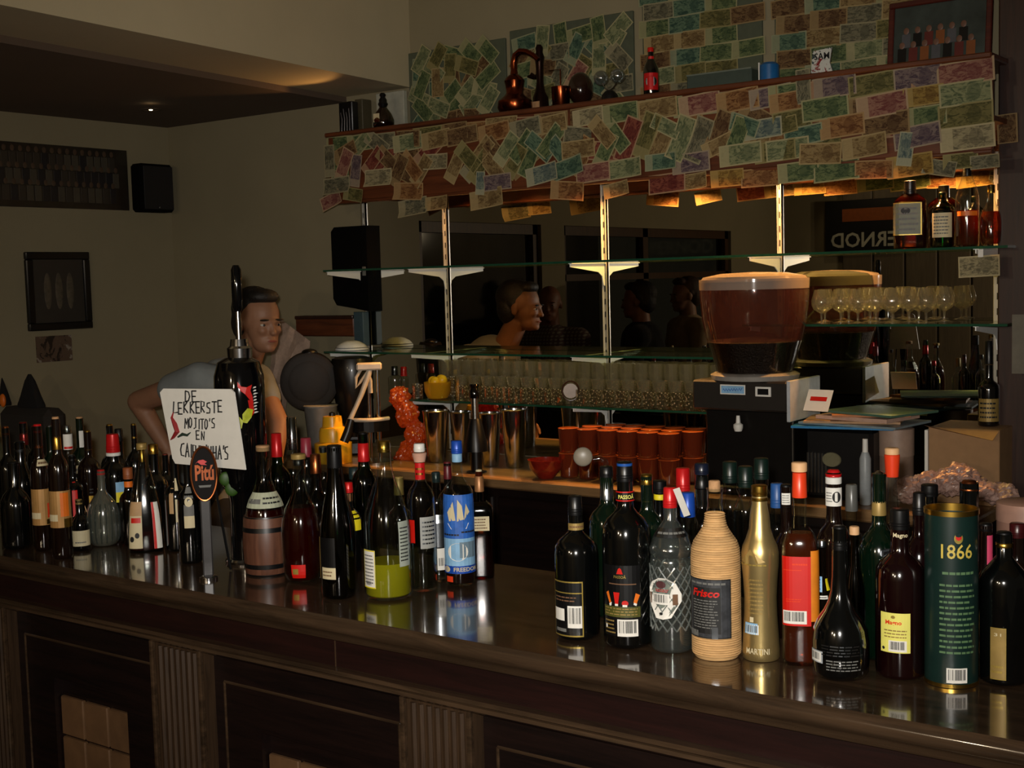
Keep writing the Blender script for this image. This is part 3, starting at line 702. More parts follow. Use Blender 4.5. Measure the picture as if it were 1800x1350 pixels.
def curved_label(root, name, rf, s0, s1, z0, z1, R, bg, feats, off=.0007, sq=2.0, fy=1.0, mats=None):
    """paper bent on the glass: s in -1..1 is the sideways position across the body as seen from the camera"""
    phi0, phi1 = math.asin(max(-.98, min(.98, s0))), math.asin(max(-.98, min(.98, s1)))
    mb = MB(); mlist = [bg]
    def mi(m):
        if m not in mlist: mlist.append(m)
        return mlist.index(m)
    def P(s, t, lay=0):
        ph = phi0 + (phi1 - phi0) * s; z = z0 + (z1 - z0) * t; r = rf(z) + off + lay * .0003
        ca, sa = math.sin(ph), -math.cos(ph)
        if sq != 2.0:
            q = (abs(ca) ** sq + abs(sa) ** sq) ** (-1 / sq); ca *= q; sa *= q
        return (r * ca, r * sa * fy, z)
    def quad(a, b, c, d, m, lay, nx=None):
        nx = nx or max(1, int(abs(b - a) * 10)); nz = 4 if (d - c) > .5 else (2 if d - c > .2 else 1)
        vs = [P(a + (b - a) * i / nx, c + (d - c) * j / nz, lay) for j in range(nz + 1) for i in range(nx + 1)]
        mb.add(vs, [(j*(nx+1)+i, j*(nx+1)+i+1, (j+1)*(nx+1)+i+1, (j+1)*(nx+1)+i) for j in range(nz) for i in range(nx)], m)
    if bg is not None: quad(0, 1, 0, 1, 0, 0, 10)
    else: mlist[0] = m_white
    for f in feats:
        k = f[0]
        if k == 'rect': quad(f[1], f[2], f[3], f[4], mi(f[5]), f[6] if len(f) > 6 else 1)
        elif k == 'frame':
            m_ = mi(f[5]); w = f[6] if len(f) > 6 else .03
            quad(f[1], f[2], f[3], f[3] + w, m_, 2); quad(f[1], f[2], f[4] - w, f[4], m_, 2); quad(f[1], f[1] + w * 1.3, f[3], f[4], m_, 2); quad(f[2] - w * 1.3, f[2], f[3], f[4], m_, 2)
        elif k == 'bar':
            quad(f[1], f[2], f[3], f[4], mi(m_white), 1); n = 13; w = (f[2] - f[1]) * .84 / n
            rr = random.Random(int(1000 * f[1]) + 5)
            for i in range(n):
                x = f[1] + (f[2] - f[1]) * .08 + i * w; quad(x, x + w * rr.choice([.25, .5, .7]), f[3] + (f[4] - f[3]) * .2, f[4] - (f[4] - f[3]) * .08, mi(m_ink), 2, 1)
        elif k == 'lines':
            n, m_ = f[5], mi(f[6]); h = (f[4] - f[3]) / n; rr = random.Random(n)
            for i in range(n):
                a = f[1]; b = f[2] - (f[2] - f[1]) * rr.uniform(0, .18); z = f[3] + h * i
                x = a
                while x < b - .01:
                    e = min(b, x + (f[2] - f[1]) * rr.uniform(.08, .2)); quad(x, e, z + h * .3, z + h * .68, m_, 2, 1); x = e + (f[2] - f[1]) * .025
        elif k == 'text':
            vs, fs, asp = textmesh(f[1], f[7] if len(f) > 7 else .01, f[8] if len(f) > 8 else 0); m_ = mi(f[6])
            mb.add([P(f[2] + (f[3] - f[2]) * u, f[4] + (f[5] - f[4]) * v, 3) for u, v in vs], fs, m_)
        elif k == 'ell':
            n = 18; m_ = mi(f[5]); vs = [P(f[1] + f[3] * math.cos(2*PI*i/n), f[2] + f[4] * math.sin(2*PI*i/n), f[6] if len(f) > 6 else 2) for i in range(n)]
            mb.add(vs, [tuple(range(n))], m_)
        elif k == 'poly':
            vs = [P(a, b, f[3] if len(f) > 3 else 2) for a, b in f[1]]; mb.add(vs, [tuple(range(len(vs)))], mi(f[2]))
    return mb.build(name, mlist, root, smooth=False)
BOT = {}
OCC = []
DEFER = []
def bottle(*a, **k):
    """front-row bottles are placed at once, the others afterwards in the gaps behind them"""
    if k.get('Y') is not None: DEFER.append((a, k)); return None
    return bottle_now(*a, **k)
def flush_bottles():
    for a, k in DEFER: bottle_now(*a, **k)
    DEFER.clear()
def bottle_now(label, cx, top, w, kind, gl, yb=None, Y=None, neck=None, caps=(), liq=None, labels=(), sq=2.0, fy=1.0, name='liquor_bottle', cat='bottle', group=None, zb=CZ, H0=None, seg=28, turn=0, bodytop=None):
    """cx, top, w, yb, caps and labels are read off the photo; each bottle gets its real size from where it stands"""
    if yb is not None: p = aZ(cx, yb, zb)
    else:
        best = None; lim = 2.345 if zb == CZ else Y
        cand = [Y] if zb != CZ else sorted([1.97 + .015 * i for i in range(26)], key=lambda v: abs(v - Y))
        for shrink in (1, .92, .84, .76, .68):
            for yy in cand:
                p = aY(cx, 900, yy); p = aY(cx, pxy((p.x, yy, zb))[1], yy); rr = w * shrink / 2 * dist((p.x, yy, zb)) / F
                ov = min([((p.x - a) ** 2 + (yy - b_) ** 2) ** .5 - rr - c for a, b_, c, d in OCC if abs(d - zb) < .01] or [1])
                if zb == CZ and yy + rr > 2.378: continue
                if best is None or ov > best[0]: best = (ov, yy, shrink, p)
                if ov > .001: break
            if best and best[0] > .001: break
        if best[0] <= 0: print('TIGHT', label, best[:3])
        Y = best[1]; w = w * best[2]; p = best[3]
        yb = pxy((p.x, Y, zb))[1]
    x, y = p.x, p.y; k = dist((x, y, zb)) / F
    ztop = zAt(x, y, top); H = H0 or (ztop - zb); R = w / 2 * k; y += 0 
    nr = (neck or 24) / w
    def Z(py): return (yb - py) / (yb - top) * H
    OCC.append((x, y, R * (1.12 if sq > 2 else 1), zb))
    root = thing(name, label, cat, (x, y, zb + .0008), math.atan2(x, -y) * -1 if False else 0, group)
    root.rotation_euler = (0, 0, math.atan2(-x, y) + turn)
    pr = prof(kind, nr); HB = Z(bodytop) if bodytop is not None else H * .985
    rf = rfun(pr, HB, R)
    pp = [(z * HB, r * R) for z, r in pr]
    # necks stay round even on square bottles: use two lathes when sq != 2
    if sq != 2.0 or fy != 1.0:
        cut = next(i for i, (z, r) in enumerate(pr) if r <= max(nr * 1.3, .5) and z > .3)
        mb = MB().lathe(pp[:cut + 1], seg, sq=sq, fy=fy, capt=False); a = pp[cut]
        mb.lathe([(a[0] - .002, min(a[1] * .9, nr * R * 1.1))] + pp[cut + 1:], 18, capb=False)
    else: mb = MB().lathe(pp, seg)
    body = mb.build('bottle_body', gl, root, ang=50)
    if liq:
        m_, ly = liq; lz = Z(ly); q = [(.006, rf(.006) * .9 - .001)]
        for z, r in pp:
            if .006 < z < lz: q.append((z, r - .0028 if r > .01 else r * .7))
        q.append((lz, rf(lz) - .0028)); MB().lathe(q, seg, sq=sq, fy=fy).build('liquid', m_, root, ang=50)
    for c in caps:
        y0, y1, w0, w1, m_ = c[:5]; nm = c[5] if len(c) > 5 else 'cap'; z0, z1 = Z(y1), Z(y0); r0, r1 = w1 / 2 * k, w0 / 2 * k
        b = MB()
        if nm == 'ball_stopper': b.ell((0, 0, (z0 + z1) / 2), (r1, r1, (z1 - z0) / 2), 16, 10)
        else:
            e = min(.0016, r1 * .2, (z1 - z0) * .3); b.lathe([(z0, r0 * .98), (z0 + e, r0), (z1 - e, r1), (z1, r1 * .86)], 20)
            if nm == 'cap' and (z1 - z0) > .012:
                for j in range(2): zz = z0 + (z1 - z0) * (.18 + .12 * j); b.lathe([(zz, r0 * 1.0), (zz + .0008, r0 * 1.04), (zz + .0016, r0 * 1.0)], 20, capb=False, capt=False)
        b.build(nm, m_, root, ang=50)
    for L in labels:
        (a, b_, y0, y1, bg, feats) = L[:6]; nm = L[6] if len(L) > 6 else 'label'
        s0, s1 = (a - cx) / (w / 2), (b_ - cx) / (w / 2)
        rz = rf((Z(y0) + Z(y1)) / 2) / R
        if rz < .9: s0 /= rz; s1 /= rz
        rfo = rf
        if nm in ('neck_label', 'neck_band'): rn = (L[7] if len(L) > 7 else neck * 1.08) / 2 * k; rfo = lambda z, rn=rn: rn; s0, s1 = (a - cx) / (rn / k), (b_ - cx) / (rn / k)
        curved_label(root, nm, rfo, s0, s1, Z(y1), Z(y0), R, bg, feats, off={'straw': .0022, 'collar': .0028}.get(kind, .0007), sq=sq if nm == 'label' else 2.0, fy=fy if nm == 'label' else 1.0)
    BOT[label] = root
    return root
LN = lambda n, m: ('lines', .1, .9, .1, .9, n, m)
# ---- right group, front row -------------------------------------------------
bottle('black cream-liqueur bottle with gold-edged label, first at the bare stretch of bar', 1016, 872, 76, 'wine', g_dark, yb=1118, neck=25,
  caps=[(872, 905, 24, 26, m_black)], labels=[(979, 1026, 1014, 1110, m_black, [('frame', 0, 1, 0, 1, m_goldp, .025), ('rect', 0, 1, .78, .8, m_goldp), ('rect', .02, .45, .28, .5, m_white), ('bar', .55, .96, .16, .56), ('lines', .1, .9, .62, .74, 2, m_brown), ('rect', .1, .5, .08, .14, m_grey)]),
  (1004, 1030, 918, 930, m_dkgold, [('lines', .1, .9, .2, .8, 1, m_brown)], 'neck_band', 28)])
bottle('tall black passion-fruit liqueur bottle with cocktail glasses printed on its label', 1104, 812, 84, 'wine', g_dark, yb=1132, neck=28,
  caps=[(812, 846, 27, 29, m_black), (813, 820, 27.5, 27.5, mat('blue_lit_cap_top', '1e4f9c', .3), 'cap_top')],  # blue light on the cap top put into its colour
  labels=[(1088, 1120, 862, 879, m_black, [('rect', 0, 1, 0, .12, m_redp), ('rect', 0, 1, .88, 1, m_redp), ('text', 'PASSOÃ', .22, .86, .25, .75, m_ylabel, .02)], 'neck_label', 31),
   (1066, 1126, 985, 1108, m_black, [
     ('text', 'PASSOÃ', .35, .65, .82, .87, m_goldp), ('poly', [(.42, .88), (.58, .88), (.54, .95), (.5, .97), (.46, .95)], m_redp), ('rect', .2, .9, .73, .745, m_brown),
     ('rect', 0, 1, .27, .42, mat('olive_print', '4a4a18', .5)), ('lines', .05, .95, .29, .41, 3, m_dkgold),
     ('poly', [(.33, .62), (.49, .62), (.46, .50), (.45, .44), (.37, .44), (.36, .50)], m_redp), ('rect', .37, .45, .43, .46, m_white, 3),
     ('poly', [(.1, .60), (.18, .63), (.27, .46), (.22, .44)], m_orange), ('poly', [(.20, .45), (.28, .48), (.27, .43), (.22, .42)], m_white, 3),
     ('poly', [(.88, .61), (.99, .58), (.9, .46), (.82, .48)], m_orange), ('poly', [(.83, .48), (.91, .46), (.89, .43), (.82, .45)], m_white, 3),
     ('ell', .62, .47, .08, .04, m_redp), ('rect', .56, .67, .42, .45, m_white, 3),
     ('lines', .05, .38, .02, .24, 4, m_dkgold), ('ell', .1, .13, .03, .03, m_white, 3), ('bar', .42, .93, .0, .24)])])
cr = bottle('cut-crystal clear bottle with red cap, white tax strip and diamond pattern', 1182, 857, 74, 'collar', g_crystal, yb=1140, neck=24, liq=(l_water, 1040), bodytop=888,
  caps=[(857, 892, 22, 25, m_red)],
  labels=[(1147, 1198, 1008, 1080, None, [('poly', [(.15, .88), (.4, 1), (.6, 1), (.85, .88), (1, .62), (1, .45), (.72, .05), (.5, 0), (.3, .02), (.1, .3), (0, .5), (.02, .72)], m_white, 1), ('ell', .45, .84, .14, .09, mat('crest_print', '4a2426', .6)), ('bar', .2, .68, .36, .62), ('rect', .02, .14, .36, .62, m_brown), ('rect', .76, .9, .36, .62, m_brown), ('lines', .3, .7, .66, .74, 2, m_redp), ('ell', .45, .14, .05, .035, m_ink)]),
   (1160, 1212, 925, 940, m_silver, [('lines', .1, .9, .2, .8, 1, m_grey)])])
# diamond relief on the crystal bottle
k_ = dist(cr.location) / F; R_ = 37 * k_; H_ = .0
dm = MB(); zlo, zhi = .04, .155
for sgn in (-1, 1):
    for j in range(14):
        a0 = 2 * PI * j / 14; pts = []
        for i in range(13):
            t = i / 12; a = a0 + sgn * t * 2.2; pts.append((R_ * 1.0 * math.cos(a), R_ * 1.0 * math.sin(a), zlo + (zhi - zlo) * t))
        dm.tube(pts, .0016, 5)
dm.build('diamond_relief', glass('crystal_relief', 'd8e0dc', .4, .95, .2, body=.35, bodycol='b8c4c0'), cr)
MB().box((-.006, -.001, -.055), (.006, 0, .018)).build('tax_strip', m_white, cr).location = (.016, -.020, zAt(cr.location.x, cr.location.y, 868) - CZ)
bpy.data.objects['tax_strip'].rotation_euler = (.62, -.32, 0)
st = bottle('bottle wrapped in coarse straw cord with a dark back label and cork', 1260, 845, 83, 'straw', m_straw, yb=1152, neck=30, bodytop=866,
  caps=[(845, 864, 20, 21, m_cork, 'cork')], labels=[(1219, 1284, 1009, 1112, mat('dark_slate_print', '34363a', .5, var=.4, scale=60), [('frame', 0, 1, 0, 1, m_ink, .02), ('rect', .13, .78, .08, .86, m_ink, 1), ('text', 'Frisco', .16, .76, .70, .83, m_redp, .03, .2), ('lines', .17, .75, .16, .66, 11, m_grey), ('rect', .04, .3, .02, .12, m_grey, 2), ('rect', .6, .72, .0, .2, m_silver, 3), ('lines', .1, .9, .88, .97, 1, m_grey)])])
k_ = dist(st.location) / F; Hs = zAt(st.location.x, st.location.y, 845) - CZ
MB().lathe([(Hs * .83, 15 * k_), (Hs * .87, 13 * k_), (Hs * .90, 14 * k_), (Hs * .93, 13.5 * k_), (Hs * .955, 15 * k_)], 20, capb=False).build('glass_neck', g_clear, st)
cl_ = MB(); rfs = rfun(prof('straw', .3), Hs * .93, 42 * k_)
for i in range(62):
    z = .006 + i * (Hs * .80) / 62; r = rfs(z) + .0006
    cl_.lathe([(z, r - .0006), (z + .0017, r + .001), (z + .0034, r - .0006)], 30, capb=False, capt=False)
cl_.build('cord_wrap', m_straw, st)
bottle('gold metallic bottle with waisted body and embossed crest', 1338, 853, 65, 'wave', mat('gold_metal_coat', 'cdb478', .3, .85, var=.06), yb=1156, neck=27,
  caps=[(853, 872, 28, 28, m_gold), (874, 880, 30, 30, m_gold, 'collar_ring')],
  labels=[(1309, 1342, 1075, 1112, None, [('rect', .05, .75, .1, .62, m_lblue), ('bar', .05, .8, .1, .55), ('rect', .35, .55, .66, .9, m_cream)]),
   (1306, 1352, 960, 990, None, [('poly', [(.1, .3), (.3, .6), (.45, 1), (.6, .7), (.9, .3), (.7, .2), (.3, .1)], m_dkgold), ('lines', .05, .95, 0, .2, 1, m_goldp)]),
   (1316, 1350, 1010, 1075, None, [('lines', .1, .8, 0, 1, 9, m_dkgold)]), (1314, 1352, 1132, 1142, None, [('text', 'MARTINI', .0, 1, .0, 1, m_cream, .01)])])
bottle('clear amber bottle with big red and orange label and pale wooden stopper', 1408, 813, 64, 'spirit', g_clear, yb=1165, neck=23, liq=(l_amber, 935), seg=32, sq=3.2, fy=.8,
  caps=[(813, 829, 27, 27, m_beechw, 'stopper'), (830, 874, 24, 26, m_oranger, 'foil')],
  labels=[(1381, 1424, 973, 1094, m_redp, [('bar', .06, .86, .03, .22), ('rect', .1, .7, .8, .81, m_oranger), ('lines', .4, .9, .86, .92, 1, m_oranger), ('lines', .2, .75, .34, .40, 2, m_oranger)]), (1424, 1438, 963, 1086, mat('orange_paper', 'd27a1a', .5), [])])
bottle('squat black round-bellied liqueur bottle with long neck and silver back print', 1477, 925, 97, 'bulb', g_dark, yb=1189, neck=25,
  caps=[(925, 966, 23, 27, m_black)], labels=[(1440, 1518, 1122, 1168, None, [('lines', .1, .95, .55, 1, 4, m_silver), ('lines', .2, .9, .0, .45, 4, m_grey)]), (1430, 1448, 1136, 1157, mat('silver_paper', 'a6acb0', .4), [('bar', .1, .9, .1, .9)])])
bottle('dark brandy bottle with pale yellow back label and black screw cap', 1582, 895, 84, 'wine', g_dred, yb=1186, neck=32,
  caps=[(895, 930, 32, 34, m_black)], labels=[(1551, 1599, 1068, 1137, m_ylabel, [('text', 'Magno', .2, .72, .68, .82, m_oranger, .03), ('ell', .45, .9, .07, .04, m_goldp), ('lines', .15, .9, .36, .6, 3, m_dkgold), ('bar', .3, .88, .03, .31), ('ell', .12, .1, .05, .04, m_ink)]),
   (1572, 1594, 934, 944, None, [('text', 'Magno', 0, 1, 0, 1, m_cream, .02)], 'neck_label', 36)])
# presentation tin 1866
pt = aZ(1672, 1197, CZ); k_ = dist(pt) / F; zt = zAt(pt.x, pt.y, 893) - CZ; rt = 45 * k_
tin = thing('presentation_tin', 'tall dark green cylindrical bottle tin printed 1866 in gold', 'tin', (pt.x, pt.y, CZ + .0008)); tin.rotation_euler = (0, 0, math.atan2(-pt.x, pt.y))
MB().lathe([(.004, rt), (zt - .006, rt), (zt - .006, rt * .96), (zt - .03, rt * .96), (zt - .03, 0.0)], 40).build('tube', m_dgreen, tin)
MB().lathe([(0, rt * .97), (0, rt * 1.025), (.006, rt * 1.025), (.006, rt)], 40).build('base_rim', m_gold, tin)
MB().lathe([(zt - .008, rt * 1.0), (zt - .008, rt * 1.03), (zt, rt * 1.03), (zt, rt * .95), (zt - .012, rt * .95)], 40, capb=False, capt=False).build('top_rim', m_gold, tin)
MB().lathe([(zt - .02, rt * .95), (zt - .018, 0)], 40, capb=False).build('lid', m_goldp, tin)
zt_ = zt
def ft(py): return (1197 - py) / (1197 - 893)
m_fgreen = mat('faint_green_print', '50704a', .6)
curved_label(tin, 'print', lambda z: rt, -.88, .88, 0.0, zt, rt, None, [
  ('text', '1866', .33, .87, ft(973), ft(948), mat('bright_gold_print', 'c8b04c', .5, var=.1), .01), ('ell', .62, ft(938), .075, .03, m_goldp), ('ell', .62, ft(936), .05, .018, m_redp, 3), ('ell', .62, ft(932), .055, .012, m_dgreen, 4),
  ('lines', .35, .92, ft(1004), ft(992), 1, m_fgreen), ('lines', .30, .95, ft(1140), ft(1014), 13, m_fgreen), ('bar', .42, .78, ft(1188), ft(1162))])
bottle('black bottle with narrow gold label at the right end of the bar', 1764, 935, 84, 'shoulder', g_dark, yb=1196, neck=27,
  caps=[(935, 953, 25, 26, m_black), (953, 962, 29, 29, m_gold, 'collar_ring')], labels=[(1743, 1768, 1094, 1184, m_dkgold, [('text', '31', .25, .7, .84, .9, m_cream), ('lines', .1, .9, .1, .3, 2, m_goldp), ('frame', 0, 1, 0, 1, m_goldp, .015)])])
# ---- right group, behind
bottle('dark bottle with long silver foil neck and a white ball measure on top', 1071, 820, 66, 'wine', g_dgreen, Y=2.14, neck=24, caps=[(820, 839, 23, 24, m_black), (839, 890, 23, 25, m_silver, 'foil')])
bottle('dark sparkling-wine bottle with gold foil behind the crystal bottle', 1141, 834, 56, 'wine', g_dgreen, Y=2.2, neck=22, caps=[(834, 852, 20, 22, m_gold, 'cork_cover'), (852, 882, 16, 22, m_gold, 'foil')])
bottle('dark bottle with yellow neck band behind the crystal bottle', 1163, 845, 50, 'spirit', g_dark, Y=2.3, neck=20, caps=[(845, 867, 24, 24, m_black), (868, 878, 22, 22, m_yellow, 'neck_ring')])
bottle('bottle with tall bright red plastic cap behind the crystal bottle', 1204, 823, 52, 'spirit', g_clear, Y=2.31, neck=22, caps=[(823, 866, 24, 25, m_red)])
bottle('bottle with tall blue foil neck between the crystal and straw bottles', 1212, 866, 48, 'spirit', g_clear, Y=2.13, neck=24, caps=[(866, 908, 25, 27, m_blue, 'foil')])
bottle('clear bottle with dark cap and silver pourer neck behind the straw bottle', 1237, 815, 54, 'spirit', g_clear, Y=2.27, neck=22, caps=[(815, 834, 24, 25, mat('navy_cap', '141a2c', .3)), (836, 858, 20, 26, m_black, 'collar'), (858, 892, 26, 20, m_chrome, 'pourer')])
for i, (x, t, c) in enumerate(((1286, 812, 'left'), (1313, 820, 'middle'), (1341, 806, 'right'))):
    bottle('clear bottle with dark green cap in the back row, %s of three alike' % c, x, t, 48, 'shoulder', g_clear, Y=2.33, neck=24, caps=[(t, t + 36, 25, 27, mat('dark_green_cap', '0c1e18', .35))], group='clear bottles with dark green caps')
bottle('clear bottle with blue cap between the gold and the red-label bottle', 1368, 850, 40, 'spirit', g_clear, Y=2.25, neck=20, caps=[(850, 892, 22, 23, mat('dull_blue_cap', '24508c', .4))])
bottle('small dark bottle with white label on its black cap', 1384, 852, 44, 'spirit', g_dbrown, Y=2.16, neck=20, caps=[(852, 900, 19, 20, m_black)], labels=[(1377, 1391, 866, 886, m_white, [('lines', .1, .9, .1, .9, 4, m_grey)], 'neck_label', 21)])
bottle('tall dark rum bottle with red domed cap and white neck label', 1467, 826, 60, 'spirit', g_dbrown, Y=2.19, neck=25, caps=[(826, 838, 20, 27, m_red), (838, 850, 28, 28, m_whitem, 'cap_ring')],
  labels=[(1454, 1480, 856, 888, m_white, [('ell', .65, .5, .22, .3, m_ink), ('lines', .1, .45, .2, .8, 4, m_grey)], 'neck_label', 28)])
bottle('bottle with grey translucent tube pourer behind the red-capped rum', 1498, 852, 40, 'spirit', g_clear, Y=2.31, neck=18, caps=[(852, 898, 20, 22, mat('smoky_plastic', '5a5a56', .3), 'pourer')])
bottle('small clear bottle with orange neck band between bigger dark ones', 1484, 934, 34, 'spirit', g_clear, Y=2.13, neck=14, caps=[(934, 948, 14, 14, m_oranger)], labels=[(1474, 1494, 1008, 1030, m_white, [LN(3, m_ink)])])
bottle('small olive bottle with tan stopper in front of the ball-stoppered one', 1503, 926, 36, 'tall', glass('olive_glass', '7a7a3a'), Y=2.07, neck=16, caps=[(926, 940, 17, 17, m_beechw, 'stopper')])
bottle('small clear bottle with yellow and blue miniature label low behind red-label one', 1446, 950, 34, 'round', g_clear, Y=2.09, neck=13, caps=[(950, 962, 14, 14, m_silver)], labels=[(1436, 1446, 1012, 1038, m_lblue, [LN(4, m_blue)]), (1452, 1458, 1016, 1036, m_yellow, []), (1434, 1455, 1044, 1050, m_white, [LN(1, m_ink)])])
bottle('dark bottle with chrome ball stopper and silver script on its shoulder', 1546, 828, 74, 'spirit', g_dgreen, Y=2.14, neck=24, caps=[(828, 846, 18, 18, m_chrome, 'ball_stopper'), (844, 856, 20, 19, m_beechw, 'cork'), (857, 905, 22, 26, m_dkgold, 'foil')],
  labels=[(1538, 1574, 955, 1004, None, [('text', 'exotic', .1, .8, .25, .45, m_silver, 0, .3), ('ell', .55, .8, .32, .17, m_silver), ('ell', .58, .77, .26, .1, m_black, 3), ('lines', .2, .9, .55, .62, 1, m_grey)])])
bottle('slim bottle with red cone cap and cream top, tallest at the right', 1569, 788, 46, 'cone', g_clear, Y=2.24, neck=14, caps=[(788, 799, 25, 25, m_beechw, 'stopper'), (799, 838, 27, 22, m_oranger, 'cone_cap')])
bottle('second dark brandy bottle with black cap half hidden by the tin', 1616, 866, 64, 'wine', g_dred, Y=2.12, neck=22, caps=[(866, 905, 21, 23, m_black)], labels=[(1618, 1624, 1053, 1120, m_ylabel, [])])
bottle('bottle with flat square black cap behind the green tin', 1634, 852, 56, 'spirit', g_dark, Y=2.28, neck=26, caps=[(852, 872, 29, 29, m_black)])
bottle('dark bottle with golden domed cap behind the green tin', 1703, 845, 72, 'spirit', g_dark, Y=2.24, neck=32, caps=[(845, 862, 24, 33, m_copperc, 'dome_cap'), (862, 872, 27, 27, m_gold, 'collar_ring')])
bottle('dark bottle with pink ribbon on its neck beside the green tin', 1732, 920, 50, 'spirit', g_dbrown, Y=2.17, neck=22, caps=[(920, 936, 22, 22, m_black)], labels=[(1734, 1744, 940, 1004, m_pink, [])])
bottle('dark wine bottle with dark red cap behind the last black bottle', 1787, 920, 60, 'wine', g_dbrown, Y=2.2, neck=24, caps=[(920, 945, 26, 26, mat('dark_red_cap', '3c0e10', .3))])
pt = aY(1800, 1080, 2.31); k_ = dist((pt.x, 2.31, 1.1)) / F; zt = zAt(pt.x, 2.31, 884) - CZ
r = thing('round_tub', 'pinkish beige round tub with a lid cut by the right edge', 'tub', (pt.x, 2.31, CZ + .0008))
MB().lathe([(0, 44 * k_), (zt * .9, 46 * k_)], 32).build('tub', mat('pinkish_card', '8c6858', .6), r); MB().lathe([(zt * .88, 47 * k_), (zt, 47 * k_), (zt * 1.01, 40 * k_)], 32).build('lid', mat('pinkish_card2', 'a07a68', .5), r)

# ---- left group, front row
bottle('big round clear bottle a third full of yellow-green liqueur', 684, 775, 84, 'slope', g_clear, yb=1048, neck=24, liq=(l_yellow, 985), seg=36,
  caps=[(775, 795, 22, 24, m_gold)], labels=[(644, 662, 960, 1026, m_white, [('frame', 0, 1, 0, 1, m_yellow, .03), LN(9, m_grey), ('bar', .2, .8, .05, .2)]), (704, 721, 912, 990, mat('frosted_print', 'a8b0a4', .6), [LN(10, m_silver)])])
bottle('clear bottle with red neck label, white cap and pink stopper', 745, 780, 50, 'wine', g_clear, yb=1036, neck=18, liq=(l_water, 968), caps=[(780, 794, 19, 20, m_whitem), (796, 812, 26, 20, mat('pale_pink_stopper', 'c89a84', .5), 'stopper')],
  labels=[(737, 753, 813, 842, m_red, [('lines', .1, .9, .2, .8, 2, m_gold)], 'neck_label', 20), (742, 769, 905, 960, mat('grey_frost_label', '9a9c98', .5), [LN(6, m_silver)]), (722, 733, 910, 950, m_redp, [])])
bottle('blue sailing-ship rum bottle with blue cap in the left group', 810, 775, 54, 'wine', g_clear, yb=1026, neck=18, liq=(l_dark, 1004), caps=[(775, 797, 19, 20, m_blue), (797, 812, 18, 18, m_lblue, 'neck_ring')],
  labels=[(784, 836, 866, 942, m_bluep, [('poly', [(.2, .35), (.75, .35), (.68, .22), (.3, .22)], m_white), ('poly', [(.25, .4), (.42, .42), (.36, .85), (.2, .6)], m_cream), ('poly', [(.45, .4), (.62, .44), (.58, .75), (.47, .9)], m_cream), ('poly', [(.62, .42), (.78, .6), (.68, .8)], m_cream), ('lines', .55, .98, .1, .2, 1, m_ink), ('lines', .05, .5, .04, .14, 1, m_ink)]),
   (784, 836, 942, 1003, m_lblue, [('ell', .45, .62, .26, .26, m_white), ('rect', .5, .95, .45, .9, mat('blue_grey_print', '6c8494', .5), 2), ('rect', 0, 1, .0, .22, m_blue, 2), ('text', 'FREEDOM', .34, .98, .06, .18, m_cream, .02), ('ell', .14, .12, .1, .09, m_cream, 3)]), (787, 797, 1008, 1018, m_oranger, [])])
bottle('square-shouldered amber bottle at the right end of the left group', 847, 826, 46, 'square', g_brown, yb=1014, neck=13, sq=5, fy=.8, liq=(l_amber, 940), caps=[(826, 837, 11, 11, m_cream), (837, 864, 15, 17, mat('tan_foil', 'a8764c', .4, .4), 'foil')], labels=[(836, 860, 905, 930, m_cream, [LN(4, m_brown)])])
bottle('slim green wine bottle with black foil, at the front edge of the left group', 597, 783, 62, 'hock', glass('deep_green_glass', '0e5a22', .08, .8), yb=1048, neck=26, liq=(mat('dark_green_wine', '04120a', .15), 945), caps=[(783, 836, 26, 27, m_black, 'foil')],
  labels=[(566, 592, 940, 1012, m_black, [('rect', .25, 1, 0, .28, m_cream), ('lines', .3, .9, .05, .22, 2, m_brown), ('rect', 0, .12, 0, 1, m_dkgold, 2)])])
# bottle set in a small wooden barrel
bb = bottle('clear amber bottle whose lower half is a small dark wooden barrel', 471, 783, 74, 'round', g_clear, yb=1006, neck=26, liq=(l_red, 893), caps=[(783, 793, 24, 24, m_cork, 'stopper')], labels=[(443, 500, 863, 889, mat('greenish_paper', 'b0b49c', .6), [('lines', .45, .95, .2, .8, 2, m_ink), ('rect', .05, .4, .3, .6, m_grey)])])
k_ = dist(bb.location) / F; h = (1006 - 903) * k_
q = [(0, 37), (.05, 39), (.5, 41.5), (.95, 39), (1, 37)]
MB().lathe([(h * a, b_ * k_) for a, b_ in q], 28).build('barrel', wood('barrel_wood', '4a2c20', '6a4432', .4, axis=2), bb)
for z0, z1 in ((.0, .06), (.12, .2), (.74, .82), (.94, 1.0)):
    rr = lambda t: (41.5 - 18 * (t - .5) ** 2) * k_ * 1.015
    MB().lathe([(h * z0, rr(z0)), (h * z1, rr(z1))], 28, capb=False, capt=False).build('hoop', m_black, bb)
bottle('round clear decanter of dark red spirit with copper-gold collar', 533, 798, 70, 'round', g_clear, yb=1020, neck=22, liq=(l_red, 890), caps=[(798, 807, 26, 26, m_dkgold), (807, 818, 18, 18, m_black, 'stopper')], labels=[(513, 538, 986, 1010, m_redp, [('rect', .1, .5, .3, .7, m_goldp)])])
bottle('tall bottle with chrome cap behind the barrel bottle', 521, 733, 44, 'spirit', g_clear, Y=2.3, neck=18, caps=[(733, 790, 17, 20, m_chrome)])
bottle('green wine bottle with bright red foil behind the barrel bottle', 494, 762, 46, 'wine', g_green, Y=2.22, neck=18, caps=[(762, 803, 18, 20, m_red, 'foil')])
bottle('bottle with black cap and red-striped white neck label behind the wooden barrel', 444, 768, 56, 'spirit', g_dark, Y=2.2, neck=22, caps=[(768, 779, 20, 22, m_black)], labels=[(433, 455, 779, 803, m_white, [('rect', 0, 1, .12, .2, m_redp), ('rect', 0, 1, .68, .76, m_redp)], 'neck_label', 24), (424, 440, 868, 893, m_cream, [LN(3, m_grey)])])
